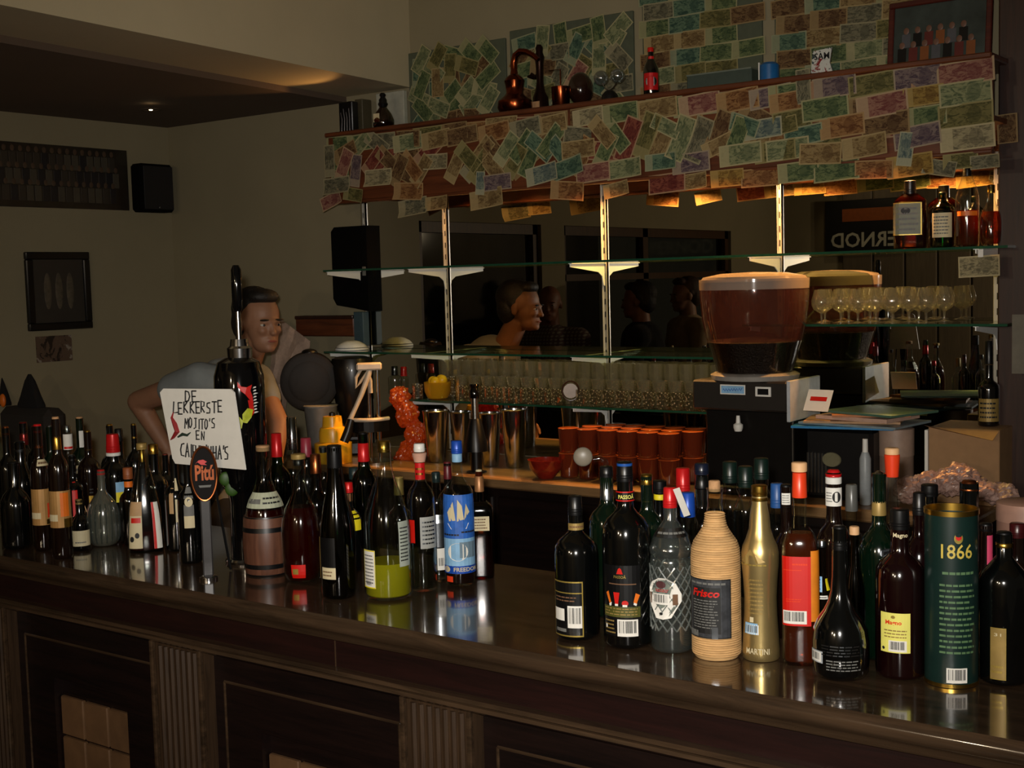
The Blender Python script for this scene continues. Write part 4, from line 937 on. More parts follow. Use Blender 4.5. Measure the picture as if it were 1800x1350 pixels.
bottle('bottle with dull pink foil neck in the middle of the left group', 545, 770, 44, 'wine', g_dark, Y=2.28, neck=18, caps=[(770, 803, 18, 20, mat('dull_pink_foil', '8c2c3a', .4), 'foil')])
bottle('brown bottle with copper foil neck left of the slim green bottle', 562, 799, 44, 'spirit', g_brown, Y=2.11, neck=18, liq=(l_dark, 900), caps=[(799, 832, 18, 20, m_copperc, 'foil')], labels=[(558, 580, 960, 990, m_dkgold, [LN(3, m_brown)])])
bottle('bottle with glass stopper behind the slim green bottle', 575, 785, 40, 'spirit', g_clear, Y=2.31, neck=16, caps=[(785, 796, 15, 12, m_silver)])
bottle('short bottle with red and orange cap between two green bottles', 618, 848, 44, 'spirit', g_dark, Y=2.17, neck=14, caps=[(848, 866, 15, 16, m_red), (866, 882, 14, 14, mat('peach_ring', 'd89a60', .4), 'neck_ring')], labels=[(626, 637, 897, 930, m_yellow, [])])
bottle('green wine bottle with dark red foil left of the yellow liqueur', 646, 760, 46, 'wine', g_green, Y=2.22, neck=19, caps=[(778, 811, 19, 21, m_red, 'foil'), (760, 779, 15, 17, m_black)])
bottle('black-capped bottle behind the yellow liqueur and the slim green one', 628, 822, 40, 'spirit', g_dark, Y=2.3, neck=18, caps=[(822, 842, 19, 19, mat('dark_teal_cap', '1c2c2e', .3))])
bottle('dark bottle with thin red neck strip left of the ship bottle', 792, 812, 40, 'wine', g_dark, Y=2.3, neck=14, caps=[(812, 842, 13, 15, mat('maroon_foil', '581018', .4), 'foil')])
bottle('clear bottle with a paper barcode label left of the ship bottle', 772, 830, 44, 'spirit', g_clear, Y=2.19, neck=16, caps=[(830, 848, 15, 15, mat('dark_teal_cap', '1c2c2e', .3))], labels=[(770, 785, 902, 958, m_silver, []), (770, 784, 960, 998, m_white, [('bar', .1, .9, .1, .6)])])
bottle('clear bottle seen through the yellow liqueur, brass-coloured neck', 706, 838, 46, 'spirit', g_clear, Y=2.2, neck=18, caps=[(838, 870, 17, 18, m_dkgold, 'foil')])
# far left group
bottle('gold-labelled brandy bottle with red and gold neck, left of its twin', 78, 746, 33, 'wine', g_dbrown, yb=966, neck=15, caps=[(746, 764, 13, 14, m_red), (764, 788, 14, 15, m_copperc, 'foil')], labels=[(60, 96, 858, 921, m_tan, [('rect', .0, .45, .18, .35, m_cream), ('rect', .7, .86, .2, .6, m_oranger, 2), ('rect', .65, 1, .02, .16, m_gold, 2)]), (74, 94, 807, 818, m_cream, [LN(1, m_brown)])])
bottle('gold-labelled brandy bottle with cork top, right of its twin', 111, 733, 36, 'wine', g_dbrown, yb=980, neck=15, caps=[(733, 755, 12, 12, m_cork, 'cork'), (755, 790, 14, 16, m_gold, 'foil')], labels=[(90, 129, 861, 925, m_tan, [('rect', .0, .4, .18, .36, m_cream), ('rect', .5, .8, .3, .95, m_orange, 2), ('rect', .6, 1, .0, .24, m_gold, 2)])])
bottle('wide black bottle standing lowest at the far left of the bar', 32, 812, 52, 'squat', g_dark, yb=962, neck=20, caps=[(812, 830, 18, 19, m_black)])
bottle('bottle with copper cap behind the wide black one', 20, 750, 36, 'spirit', g_dark, Y=2.1, neck=12, caps=[(750, 768, 10, 12, m_copperc)])
bottle('pale bottle with gold-green cap cut by the left edge', 5, 747, 34, 'spirit', g_clear, Y=2.2, neck=12, caps=[(747, 768, 10, 11, m_dkgold)], labels=[(0, 8, 905, 935, m_cream, [LN(3, m_grey)])])
bottle('bottle with silver-white seal around its neck', 42, 776, 46, 'round', g_dark, Y=2.2, neck=18, caps=[(776, 788, 15, 16, m_black), (789, 800, 19, 17, m_silver, 'seal')])
bottle('bottle with tall metallic red cap in the far left back row', 49, 742, 36, 'spirit', g_dark, Y=2.32, neck=14, caps=[(742, 782, 13, 15, mat('metal_red_cap', '7c2420', .25, .6))])
bottle('bottle with thin bright red neck left of the gold-labelled twins', 69, 748, 30, 'wine', g_dark, Y=2.27, neck=11, caps=[(748, 786, 9, 11, mat('metal_red_cap', '7c2420', .25, .6), 'foil')])
bottle('dark green bottle with silver cap between the gold-labelled twins', 96, 748, 36, 'spirit', g_dgreen, Y=2.22, neck=13, caps=[(748, 762, 10, 12, m_silver)])
bottle('bottle with white neck label right of the gold-labelled twins', 127, 748, 38, 'spirit', g_clear, Y=2.2, neck=14, caps=[(748, 760, 11, 12, m_silver)], labels=[(120, 135, 763, 790, m_white, [('rect', .1, .9, .05, .2, m_redp)], 'neck_label', 16), (128, 146, 818, 832, m_cream, [LN(1, m_grey)])])
bottle('bottle with cork top and white neck strip in the far left back row', 149, 733, 36, 'spirit', g_dgreen, Y=2.27, neck=13, caps=[(733, 752, 11, 11, m_cork, 'cork')], labels=[(147, 154, 757, 786, m_white, [], 'neck_label', 15)])
bottle('dark bottle with a bright red vertical band', 134, 800, 34, 'spirit', g_dark, Y=2.09, neck=12, caps=[(800, 812, 11, 12, m_black)], labels=[(131, 140, 846, 906, m_redp, [])])
bottle('bottle with gold neck and shield-shaped gold label', 163, 757, 40, 'wine', g_dbrown, Y=2.14, neck=13, caps=[(757, 768, 10, 11, m_gold), (768, 792, 11, 13, m_gold, 'foil')], labels=[(150, 176, 852, 908, None, [('poly', [(0, 1), (1, 1), (1, .55), (.75, .1), (.5, 0), (.25, .1), (0, .55)], m_tan, 1), ('rect', .4, .75, .15, .7, m_gold), ('lines', .45, .7, .75, .95, 2, m_ink)])])
bottle('small flask with blank white label low at the front, far left', 143, 878, 32, 'squat', g_dark, yb=966, neck=12, caps=[(878, 888, 12, 12, m_dkgold)], labels=[(127, 158, 931, 958, m_cream, [('lines', .3, .75, .15, .35, 1, m_grey)])])
fl = bottle('squat ribbed glass flask with red cap and pale ribs', 184, 826, 54, 'round', glass('frosty_glass', 'a8aca0', .2, .8, .1, body=.35, bodycol='9a9c8c'), yb=958, neck=14, caps=[(826, 836, 13, 14, m_red)])
k_ = dist(fl.location) / F; rb = MB()
for j in range(18):
    a = 2 * PI * j / 18; pts = []
    for zf, rfr in ((.05, .86), (.12, .98), (.22, 1.01), (.4, 1.0), (.5, .92), (.57, .78)): pts.append((27 * k_ * rfr * math.cos(a), 27 * k_ * rfr * math.sin(a), zf * 132 * k_))
    rb.tube(pts, .0022, 5)
rb.build('ribs', g_crystal, fl)
bottle('dark bottle with large red foil cap and white ring', 207, 763, 48, 'wine', g_dark, Y=2.14, neck=21, caps=[(763, 795, 21, 24, m_red), (795, 801, 25, 25, m_whitem, 'neck_ring')], labels=[(208, 224, 845, 880, m_lblue, [('rect', 0, 1, 0, .5, m_yellow)])])
bottle('bottle with small gold cap behind the large red foil cap', 201, 746, 36, 'spirit', g_dark, Y=2.3, neck=12, caps=[(746, 762, 10, 11, m_gold)])
bottle('bottle with black cap in the row behind the large red foil cap', 217, 754, 36, 'spirit', g_dark, Y=2.33, neck=13, caps=[(754, 776, 14, 14, m_black)])
bottle('bottle with thin gold neck just left of the hand-lettered sign', 244, 745, 36, 'wine', g_dark, Y=2.22, neck=10, caps=[(745, 771, 8, 10, m_gold, 'foil')])
bottle('conical clear bottle with gold cap, tan label and red-white side label', 258, 779, 62, 'cone', g_clear, yb=966, neck=13, liq=(l_red, 930), sq=3.5, caps=[(779, 790, 18, 18, m_dkgold), (790, 812, 8, 11, m_gold, 'foil')],
  labels=[(233, 252, 878, 958, m_cream, [('rect', .2, .9, .55, .66, m_redp), ('ell', .3, .2, .15, .06, m_ink), ('ell', .65, .28, .15, .06, m_ink), ('rect', 0, 1, .7, 1, mat('tan_print', 'b89468', .6))]), (270, 281, 880, 960, m_white, [('rect', 0, .3, 0, 1, m_redp)])])
bottle('dark bottle with gold screw cap beside the hand-lettered sign', 277, 781, 46, 'spirit', g_dark, Y=2.14, neck=17, caps=[(781, 798, 17, 18, m_gold)])
bottle('small bottle with orange-brown cap and slanted orange tag', 231, 822, 34, 'spirit', g_brown, Y=2.08, neck=14, caps=[(822, 842, 17, 17, mat('orange_brown_cap', '8a4a24', .5))], labels=[(222, 246, 846, 856, m_orange, [])])
bottle('dark bottle with reddish gold neck left of the sign', 297, 798, 34, 'wine', g_dark, Y=2.25, neck=11, caps=[(798, 838, 9, 11, mat('red_gold_foil', '7c3426', .35, .5), 'foil')])
bottle('bottle with long pale strip labels under the sign', 313, 800, 40, 'spirit', g_dark, Y=2.12, neck=14, caps=[(800, 815, 13, 13, m_black)], labels=[(312, 319, 840, 915, m_cream, []), (302, 309, 856, 900, mat('tan_print', 'b89468', .6), [])])
bottle('bottle with grey and white label beside the round lever', 337, 800, 40, 'spirit', g_dark, yb=988, neck=14, caps=[(800, 815, 13, 13, m_black)], labels=[(328, 345, 855, 925, m_grey, [('rect', 0, 1, .0, .3, m_cream), ('ell', .5, .65, .4, .12, m_cream)])])
flush_bottles()
b = BOT['dark bottle with long silver foil neck and a white ball measure on top']; k_ = dist(b.location) / F; zt = zAt(b.location.x, b.location.y, 820) - CZ
MB().ell((-40 * k_, 0, zt + 17 * k_), (17 * k_, 8 * k_, 17 * k_)).build('measure_ball', mat('milky_plastic', '7a7264', .4), b)
MB().tube([(-22 * k_, 0, zt + 12 * k_), (-10 * k_, 0, zt + 14 * k_), (-1 * k_, 0, zt + 8 * k_), (0, 0, zt - .002)], 5 * k_, 10).build('measure_tube', g_clear, b)

# ================================================================ BEER TOWER, LEVER, SIGN (on the bar, left group)
def faceto(o, extra=0): o.rotation_euler = (0, 0, math.atan2(-o.location.x, o.location.y) + extra)
def mm_at(px, py_base, z=CZ):
    p = aZ(px, py_base, z); return p, dist(p) / F
p, k_ = mm_at(404, 1000)
tw = thing('beer_tap_tower', 'black beer tap tower with chrome collar, long lever and red devil and limes artwork', 'beer tap', (p.x - .03, p.y + .085, CZ)); faceto(tw)
p = tw.location; k_ = dist(p) / F
def zz(py): return zAt(p.x, p.y, py) - CZ
def uu(px): # sideways metres from the tower's axis
    c = pxy((p.x, p.y, CZ + .2))[0]; return (px - c) * k_
MB().lathe([(0, 36 * k_), (.008, 36 * k_), (.012, 28 * k_), (zz(880), 27 * k_), (zz(860), 30 * k_)], 28).build('column', m_blackg, tw)
MB().lathe([(0, 38 * k_), (.006, 39 * k_), (.011, 36 * k_)], 28).build('base_ring', m_chrome, tw)
cxh = uu(428)
MB().lathe([(zz(870), 24 * k_), (zz(850), 38 * k_), (zz(800), 42 * k_), (zz(700), 44 * k_), (zz(660), 43 * k_), (zz(636), 36 * k_), (zz(628), 22 * k_)], 32, c=(cxh, 0, 0)).build('tap_head', m_blackg, tw)
MB().lathe([(zz(634), 21 * k_), (zz(612), 22 * k_), (zz(608), 17 * k_), (zz(596), 15 * k_)], 24, c=(cxh + 3 * k_, 0, 0)).build('collar', m_chrome, tw)
MB().tube([(cxh + 3 * k_, 0, zz(600)), (cxh + 3 * k_, 0, zz(545))], 5.5 * k_, 12).build('lever_rod', m_chrome, tw)
MB().lathe([(zz(548), 6 * k_), (zz(540), 9 * k_), (zz(500), 9.5 * k_), (zz(474), 9 * k_), (zz(466), 5 * k_)], 16, c=(cxh + 3 * k_, 0, 0)).build('lever_grip', m_blackg, tw)
rh = 44 * k_
def headpt(px, py, lay=.0012):
    s = (px - 428) / 44; s = max(-.97, min(.97, s)); ph = math.asin(s); r = (42.5 + 1.5 * (1 if py > 670 else 0)) * k_ + lay
    return (cxh + r * math.sin(ph), -r * math.cos(ph), zz(py))
art = MB()
def apoly(pts, mi): art.add([headpt(a, b, .0012 + .0004 * mi) for a, b in pts], [tuple(range(len(pts)))], mi)
apoly([(425, 668), (431, 676), (440, 678), (449, 674), (446, 684), (449, 694), (450, 706), (445, 712), (444, 700), (437, 690), (430, 684), (425, 676)], 0)
apoly([(441, 700), (449, 702), (451, 722), (447, 728), (443, 716)], 0)
apoly([(431, 724), (440, 714), (449, 717), (446, 730), (438, 740), (431, 738)], 1)
apoly([(417, 730), (426, 728), (432, 736), (429, 748), (421, 752), (416, 744)], 1)
for pz, mi, s_ in (((452, 676), 2, 0), ):
    for i_ in range(9):
        y_ = 724 - i_ * 5.4; art.add([headpt(449 + a, y_ + b, .0024) for a, b in ((0, 0), (5, -.8), (6.5 if i_ % 3 else 9, -2.2), (5, -3.4), (1, -2.6), (2.2, -1.8))], [(0, 1, 2, 3, 4, 5)], 2)
art.build('printed_artwork', [m_redp, mat('lime_print', 'b8c01c', .5, var=.2, scale=60), m_white], tw, smooth=False)
# limes in front under the sign
lm = aZ(399, 870, CZ)
sz = MB()
for (a, b_, r) in ((398, 836, 11), (408, 853, 12)):
    sz.ell((uu(a), -27 * k_, zz(b_)), (r * k_, r * k_ * .35, r * k_ * 1.15), 16, 10)
sz.build('lime_print_relief', mat('lime_print2', '2c4a10', .5, var=.35, scale=40), tw)
# round lever badge on a stalk
pl = aY(367, 1010, 1.935); pl = aY(367, pxy((pl.x, 1.935, CZ))[1], 1.935); kl = dist(pl) / F
lv = thing('tap_lever', 'upright tap lever with oval black badge, copper rim and orange lettering', 'tap lever', (pl.x, pl.y, CZ)); faceto(lv)
def zl(py): return zAt(pl.x, pl.y, py) - CZ
def rot90y(mb): return mb
MB().lathe([(0, 16 * kl), (.006, 16 * kl), (.01, 10 * kl)], 20).build('foot', m_chrome, lv)
MB().rbox((-9 * kl, -.006, .008), (9 * kl, .006, zl(870)), .003).build('stalk', mat('grey_stalk', '3a3838', .35, var=.2), lv)
zc = zl(832); A_, B_ = 22 * kl, 47 * kl
ov = MB(); n = 36
for (q, y0, y1, mi) in ((1.0, -.008, .008, 0),):
    pts = [(A_ * math.cos(2 * PI * i / n), zc + B_ * math.sin(2 * PI * i / n)) for i in range(n)]; ov.prism(pts, y0, y1, 0)
ov.build('badge', mat('badge_black', '0c0605', .7, spec=.2), lv)
MB().tube([(A_ * math.cos(2 * PI * i / n), -.0075, zc + B_ * math.sin(2 * PI * i / n)) for i in range(n)], .0028, 8, closed=True).build('rim', m_copperc, lv)
vs, fs, a_ = textmesh('Pitú', .03); bm_ = MB().add([(-15 * kl + u * 32 * kl, -.0088, zc - 12 * kl + v * 28 * kl) for u, v in vs], fs, 0)
bm_.add([(-14 * kl + a * kl, -.0087, zc + (18 + b_) * kl) for a, b_ in ((0, 0), (6, 6), (14, 7), (20, 3), (16, 0), (20, -3), (10, -2), (4, 3))], [tuple(range(8))], 1)
bm_.add([(a * kl, -.0087, zc - b_ * kl) for a, b_ in ((-10, 20), (12, 20), (10, 24), (-8, 24))], [(0, 3, 2, 1)], 2)
bm_.build('lettering', [mat('orange_letter', 'b8581a', .6), m_redp, m_grey], lv, smooth=False)
# hand-lettered card
Ys = 1.972
def sp(px, py): q = aY(px, py, Ys); return q
q0 = sp(360, 820)
sg = thing('hand_lettered_sign', 'white hand-lettered card with black marker words and a red chilli, propped on bottles', 'sign', q0)
corn = [sp(281, 690), sp(287, 683), sp(405, 684), sp(411, 690), sp(431, 826), sp(308, 815), sp(303, 806)]
co = [c - q0 for c in corn]
mb = MB(); n = len(co); mb.add([c for c in co] + [c + Vector((0, .004, 0)) for c in co], [tuple(range(n))[::-1], tuple(range(n, 2 * n))] + [(i, (i + 1) % n, n + (i + 1) % n, n + i) for i in range(n)])
cd_ = mb.build('card', m_white, sg, smooth=False)
pr_ = MB().tube([(co[4] + co[5]) / 2 + Vector((0, .006, 0)), Vector(((co[4] + co[5]).x / 2, .05, CZ - q0.z + .003))], .003, 8).build('prop_stick', m_black, sg)
GL = {'D': [[(0,0),(0,1)],[(0,1),(.5,.9),(.7,.5),(.5,.1),(0,0)]], 'E': [[(.1,0),(0,1)],[(0,1),(.7,1)],[(.05,.5),(.6,.5)],[(0,0),(.75,0)]], 'L': [[(.1,1),(0,0),(.8,.05)]],
 'K': [[(0,0),(0,1)],[(.6,1),(0,.5),(.7,0)]], 'R': [[(0,0),(0,1),(.55,.9),(.5,.55),(0,.5),(.6,0)]], 'S': [[(.6,.95),(.1,.9),(.05,.6),(.6,.4),(.55,.05),(0,.05)]], 'T': [[(0,1),(.8,1)],[(.4,1),(.4,0)]],
 'M': [[(0,0),(.1,1),(.4,.4),(.7,1),(.8,0)]], 'O': [[(.35,0),(.65,.3),(.6,.85),(.3,1),(.05,.7),(.1,.15),(.35,0)]], 'J': [[(.1,1),(.6,1)],[(.4,1),(.4,.1),(.0,.0)]], 'I': [[(.2,0),(.2,1)]], "'": [[(.15,1.1),(.1,.8)]],
 'N': [[(0,0),(0,1),(.55,0),(.6,1)]], 'C': [[(.7,.95),(.2,.9),(0,.5),(.15,.1),(.7,.05)]], 'A': [[(0,0),(.35,1),(.7,0)],[(.15,.4),(.55,.4)]], 'P': [[(0,0),(0,1),(.55,.95),(.55,.5),(0,.5)]], 'H': [[(0,0),(0,1)],[(.6,0),(.6,1)],[(0,.5),(.6,.5)]]}
ink = MB(); rs = random.Random(3)
def word(w, x0, y0, x1, y1, h, th):
    n = len(w); wd = sum(.45 if c in "I'" else .95 for c in w); cx = 0
    for c in w:
        cw_ = (.45 if c in "I'" else .95); t = cx / wd; jx, jy = rs.uniform(-1, 1), rs.uniform(-1.5, 1.5)
        bx, by = x0 + (x1 - x0) * t + jx, y0 + (y1 - y0) * t + jy; sc_ = (x1 - x0) / wd
        for st_ in GL[c]:
            pts = [sp(bx + a * sc_ * .95, by - b_ * h) for a, b_ in st_]
            pts = [q - q0 + Vector((0, -.0012, 0)) for q in pts]; ink.tube(pts, th, 6)
        cx += cw_
word('DE', 327, 706, 349, 706, 19, .0017); word('LEKKERSTE', 305, 727, 393, 725, 20, .0017); word("MOJITO'S", 325, 753, 380, 754, 18, .0015); word('EN', 346, 773, 362, 774, 15, .0015); word("CAIPIRINHA'S", 318, 803, 405, 810, 24, .0017)
ink.build('lettering', m_ink, sg)
ch = MB(); ch.tube([sp(a, b_) - q0 + Vector((0, -.002, 0)) for a, b_ in ((306, 724), (303, 734), (309, 746), (313, 758), (306, 768), (301, 773))], [.001, .003, .0062, .0066, .004, .001], 8)
ch.tube([sp(a, b_) - q0 + Vector((0, -.002, 0)) for a, b_ in ((314, 768), (322, 763), (330, 765), (336, 760))], [.002, .004, .003, .001], 8, 1)
ch.build('chilli_drawing', [mat('dark_red_marker', '8c1c20', .6), mat('dark_green_marker', '26382c', .6)], sg)

# ================================================================ BEAN HOPPER GRINDER
hx0, hx1, hy0, hy1 = aY(1217, 690, 3.84).x, -1.693, 3.84, 4.08
hcx, hcy = (hx0 + hx1) / 2, 3.955
ht = zAt(hx1, hy0, 672); hb = zAt(hx1, hy0, 726)
gr = thing('coffee_grinder', 'coffee grinder with a big round transparent hopper of dark beans', 'coffee grinder', (hcx, hcy, BZ_))
def G(x, y, z): return (x - hcx, y - hcy, z - BZ_)
gb = mat('grinder_grey_paint', '2a2622', .35, var=.08)
MB().rbox(G(hx0, hy0, hb), G(hx1 - .012, hy1, ht), .006).build('head_box', gb, gr)
MB().rbox(G(hx1 - .012, hy0 - .004, hb - .03), G(hx1, hy1 + .004, ht + .004), .002).build('side_plate', mat('white_side_plate', 'c8ccd0', .3, .2), gr)
xc0, xc1 = aY(1240, 720, hy0 + .03).x, aY(1395, 730, hy0 + .03).x
MB().rbox(G(xc0, hy0 + .03, BZ_ + .03), G(xc1, hy1 - .01, hb), .006).build('body_column', mat('grinder_dark_metal', '181614', .3, .3, var=.1), gr)
MB().box(G(xc1 - .004, hy0 + .025, BZ_ + .03), G(xc1, hy0 + .03, hb)).build('edge_trim', m_alu, gr)
MB().rbox(G(hx0 + .02, hy0 - .02, BZ_), G(hx1 - .02, hy1, BZ_ + .03), .006).build('base', m_black, gr)
sx = (hx0 + hx1) / 2
tz = zAt(sx, hy0, 682)
st_ = MB(); a = aY(1266, 682, hy0 - .001); b_ = aY(1310, 690, hy0 - .001); st_.box((a.x - hcx, hy0 - .0015 - hcy, b_.z - BZ_ - .008), (b_.x - hcx, hy0 - hcy, a.z - BZ_ + .012)); st_.box((a.x - hcx + .004, hy0 - .002 - hcy, b_.z - BZ_ - .004), (b_.x - hcx - .004, hy0 - .0014 - hcy, a.z - BZ_ + .008), 1)
w_ = b_.x - a.x; st_.tube([(a.x - hcx + w_ * (.12 + .76 * t_ / 24), hy0 - .0028 - hcy, b_.z - BZ_ + .006 + .005 * math.sin(t_ * 1.9) + .001 * t_ / 6) for t_ in range(25)], .0009, 5, 2)
st_.build('sticker', [m_white, m_lblue, m_blue], gr, smooth=False)
a = aY(1328, 685, hy0 - .001); fr = MB().rbox((a.x - hcx, hy0 - .004 - hcy, a.z - BZ_ - .022), (a.x - hcx + .055, hy0 - hcy, a.z - BZ_ + .010), .001).rbox((a.x - hcx + .008, hy0 - .0045 - hcy, a.z - BZ_ - .016), (a.x - hcx + .047, hy0 - .003 - hcy, a.z - BZ_ + .004), .001, 1)
fr.build('switch', [m_whitem, m_black], gr)
a = aY(1303, 745, hy0 + .028); MB().lathe([(-.022, .012), (-.01, .016), (0, .016), (.006, .008), (.03, .006)], 14, c=(a.x - hcx, hy0 + .005 - hcy, a.z - BZ_)).build('chute_knob', m_whitem, gr)
# hopper
kz = dist((hcx, hcy, ht)) / F
def hz(py): return zAt(hcx, hcy, py) - BZ_
R0 = 95 * kz
prh = [(hz(655), R0 * .70), (hz(640), R0 * .73), (hz(598), R0 * .87), (hz(560), R0 * .955), (hz(520), R0 * .99), (hz(500), R0), (hz(492), R0 * .985)]
MB().lathe([p_ for p_ in prh if p_[0] <= hz(598) + 1e-6], 48, capb=False, capt=False).build('hopper_lower', glass('clear_hopper', 'd8d0c8', .07, .5), gr)
MB().lathe([p_ for p_ in prh if p_[0] >= hz(598) - 1e-6], 48, capb=False, capt=False).build('hopper', glass('smoky_hopper', 'b89890', .09, .75, body=.34, bodycol='6e4238'), gr)
MB().lathe([(hz(508), R0 * 1.002), (hz(495), R0 * 1.004), (hz(486), R0 * .93), (hz(480), R0 * .6), (hz(478), 0)], 48, capb=False).lathe([(hz(495), R0 * 1.005), (hz(490), R0 * 1.005), (hz(490), R0 * .95)], 48, capb=False, capt=False).build('hopper_lid', glass('smoky_lid', 'b8b0a8', .1, .6, body=.8, bodycol='b0a294'), gr)
MB().lathe([(hz(652), R0 * .68), (hz(640), R0 * .71), (hz(600), R0 * .84), (hz(597), R0 * .80), (hz(592), 0)], 48).build('coffee_beans', mat('coffee_beans', '0c0604', .35, var=.6, scale=160, bump=.6), gr)
MB().lathe([(hz(665), R0 * .80), (hz(657), R0 * .82), (hz(653), R0 * .74)], 40).build('hopper_collar', mat('clear_collar', 'a8a49c', .2, .3), gr)

# ================================================================ GLASSWARE
g_ware = glass('glassware', 'f4f2ec', .2, 1.0, .06, body=.025, bodycol='ffeabc')  # warm body colour stands in for lamp glow in the glass
def sparkle(m, scale, strength):
    nt = m.node_tree; tc = N(nt, 'ShaderNodeTexCoord'); vo = N(nt, 'ShaderNodeTexVoronoi', Scale=scale); nt.links.new(tc.outputs['Object'], vo.inputs['Vector'])
    bp = N(nt, 'ShaderNodeBump', Strength=strength, Distance=.004); nt.links.new(vo.outputs['Distance'], bp.inputs['Height'])
    for n in nt.nodes:
        if n.bl_idname == 'ShaderNodeBsdfGlossy': nt.links.new(bp.outputs[0], n.inputs['Normal'])
g_plain = glass('clear_glassware', 'f4f2ec', .16, 1.0, .06, body=.09, bodycol='ffeec8')  # warm glow put into the body colour here too
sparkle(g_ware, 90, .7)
def glint_dots(m, scale, lo, hi):
    """painted glints: small pale dots standing in for lamp sparkle on the glass"""
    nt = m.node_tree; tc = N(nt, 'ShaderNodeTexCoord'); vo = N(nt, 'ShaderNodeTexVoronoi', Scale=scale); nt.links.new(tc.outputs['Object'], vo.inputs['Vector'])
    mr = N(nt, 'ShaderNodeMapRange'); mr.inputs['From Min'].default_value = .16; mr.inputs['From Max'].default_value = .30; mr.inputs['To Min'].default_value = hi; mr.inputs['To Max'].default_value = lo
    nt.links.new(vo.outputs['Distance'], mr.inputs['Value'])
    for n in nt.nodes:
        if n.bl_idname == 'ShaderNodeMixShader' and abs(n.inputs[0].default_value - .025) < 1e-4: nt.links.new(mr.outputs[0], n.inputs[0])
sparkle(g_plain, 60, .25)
glint_dots(g_ware, 95, .02, .95)  # lamp glints painted as scattering dots
def tumbler(label, r, h, kind='straight', gm=None):
    mb = MB(); t = .0016
    if kind == 'straight': pr = [(0, r * .86), (.001, r * .9), (h * .12, r * .92), (h, r)]
    elif kind == 'flare': pr = [(0, r * .62), (.002, r * .68), (h * .1, r * .66), (h * .6, r * .82), (h, r)]
    elif kind == 'tulip': pr = [(0, r * .8), (.003, r * .8), (.006, r * .2), (h * .35, r * .14), (h * .42, r * .5), (h * .6, r), (h, r * .82)]
    inner = [(h, pr[-1][1] - t)] + [(max(z, h * .16), rr - t) for z, rr in reversed(pr[:-1]) if z >= h * .1 or kind != 'tulip' and z > .0005]
    mb.lathe(pr, 11, capt=False)
    if kind != 'tulip': mb.lathe([(h, pr[-1][1]), (h, pr[-1][1] - t), (h * .14, pr[1][1] - t), (h * .12, 0)], 11, capb=False)
    o = mb.build('drinking_glass', gm or g_ware, ang=20); return tag(o, label, 'glass')
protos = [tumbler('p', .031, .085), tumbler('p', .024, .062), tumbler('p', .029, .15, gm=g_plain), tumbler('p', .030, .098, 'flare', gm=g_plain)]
used = set()
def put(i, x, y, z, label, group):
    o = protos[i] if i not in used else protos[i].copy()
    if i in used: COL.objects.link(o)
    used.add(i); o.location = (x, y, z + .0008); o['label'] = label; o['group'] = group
rg = random.Random(11)
xl, xr = -3.44, -2.08
rowsg = [(4.235, 2, 'tall highball', 'back row'), (4.165, 0, 'straight tumbler', 'third row'), (4.10, 3, 'flared glass', 'second row'), (4.052, 1, 'clear shot glass', 'front row')]
def between(px): return 'near the left end' if px < 800 else ('right of the second upright' if px < 930 else ('left of the third upright' if px < 1066 else ('right of the third upright' if px < 1160 else 'near the right end')))
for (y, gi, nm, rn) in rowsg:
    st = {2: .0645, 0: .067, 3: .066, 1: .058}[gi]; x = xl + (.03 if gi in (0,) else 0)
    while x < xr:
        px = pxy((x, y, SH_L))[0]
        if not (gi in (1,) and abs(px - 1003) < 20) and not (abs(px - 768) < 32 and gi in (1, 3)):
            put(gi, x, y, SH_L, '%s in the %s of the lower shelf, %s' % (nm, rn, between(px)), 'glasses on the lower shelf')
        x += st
# tall stemmed glasses behind, partly above the middle shelf line are reflections; a few hang near the left
# amber glowing bowl on the lower shelf
p = aY(768, 690, 4.08); r = thing('candle_bowl', 'glowing yellow glass bowl among the clear glasses on the lower shelf', 'bowl', (p.x, 4.085, SH_L + .0008))
kk = dist((p.x, 4.085, SH_L)) / F
MB().lathe([(0, 14 * kk), (.004, 18 * kk), (.03, 23 * kk), (.07, 24 * kk)], 24, capt=False).build('bowl', glass('yellow_glass', 'f0c040', .1, .6, body=.7, bodycol='f0b428'), r)
fr = MB()
for i, (a, b_) in enumerate(((-10, 0), (10, 2), (0, -8), (2, 10))): fr.ell((a * kk, b_ * kk * .8, .072 + .006 * (i % 2)), 9 * kk, 14, 8)
fr.build('lemons', mat('lemon_skin', 'f0b81c', .4, bump=.1), r)
# round badge glass
p = aY(1003, 687, 4.045); r = thing('round_medallion', 'round pale medallion with dark ring leaning among the shelf glasses', 'medallion', (p.x, 4.045, SH_L)); faceto(r)
kk = dist(p) / F; zc = p.z - SH_L
MB().lathe([(-.002, 13 * kk), (.002, 13 * kk)], 28, c=(0, 0, zc), axis='y').build('disc', mat('dull_disc', '9a8878', .3), r)
bpy.data.objects['disc'].location = (0, 0, 0)
MB().tube([(15 * kk * math.cos(2 * PI * i / 28), -.002, zc + 17 * kk * math.sin(2 * PI * i / 28)) for i in range(28)], .0026, 8, closed=True).build('ring', mat('dark_ring', '3a1c14', .3), r)
MB().tube([(0, 0, 0), (0, 0, zc - 15 * kk)], .002, 6).build('stand', m_black, r)
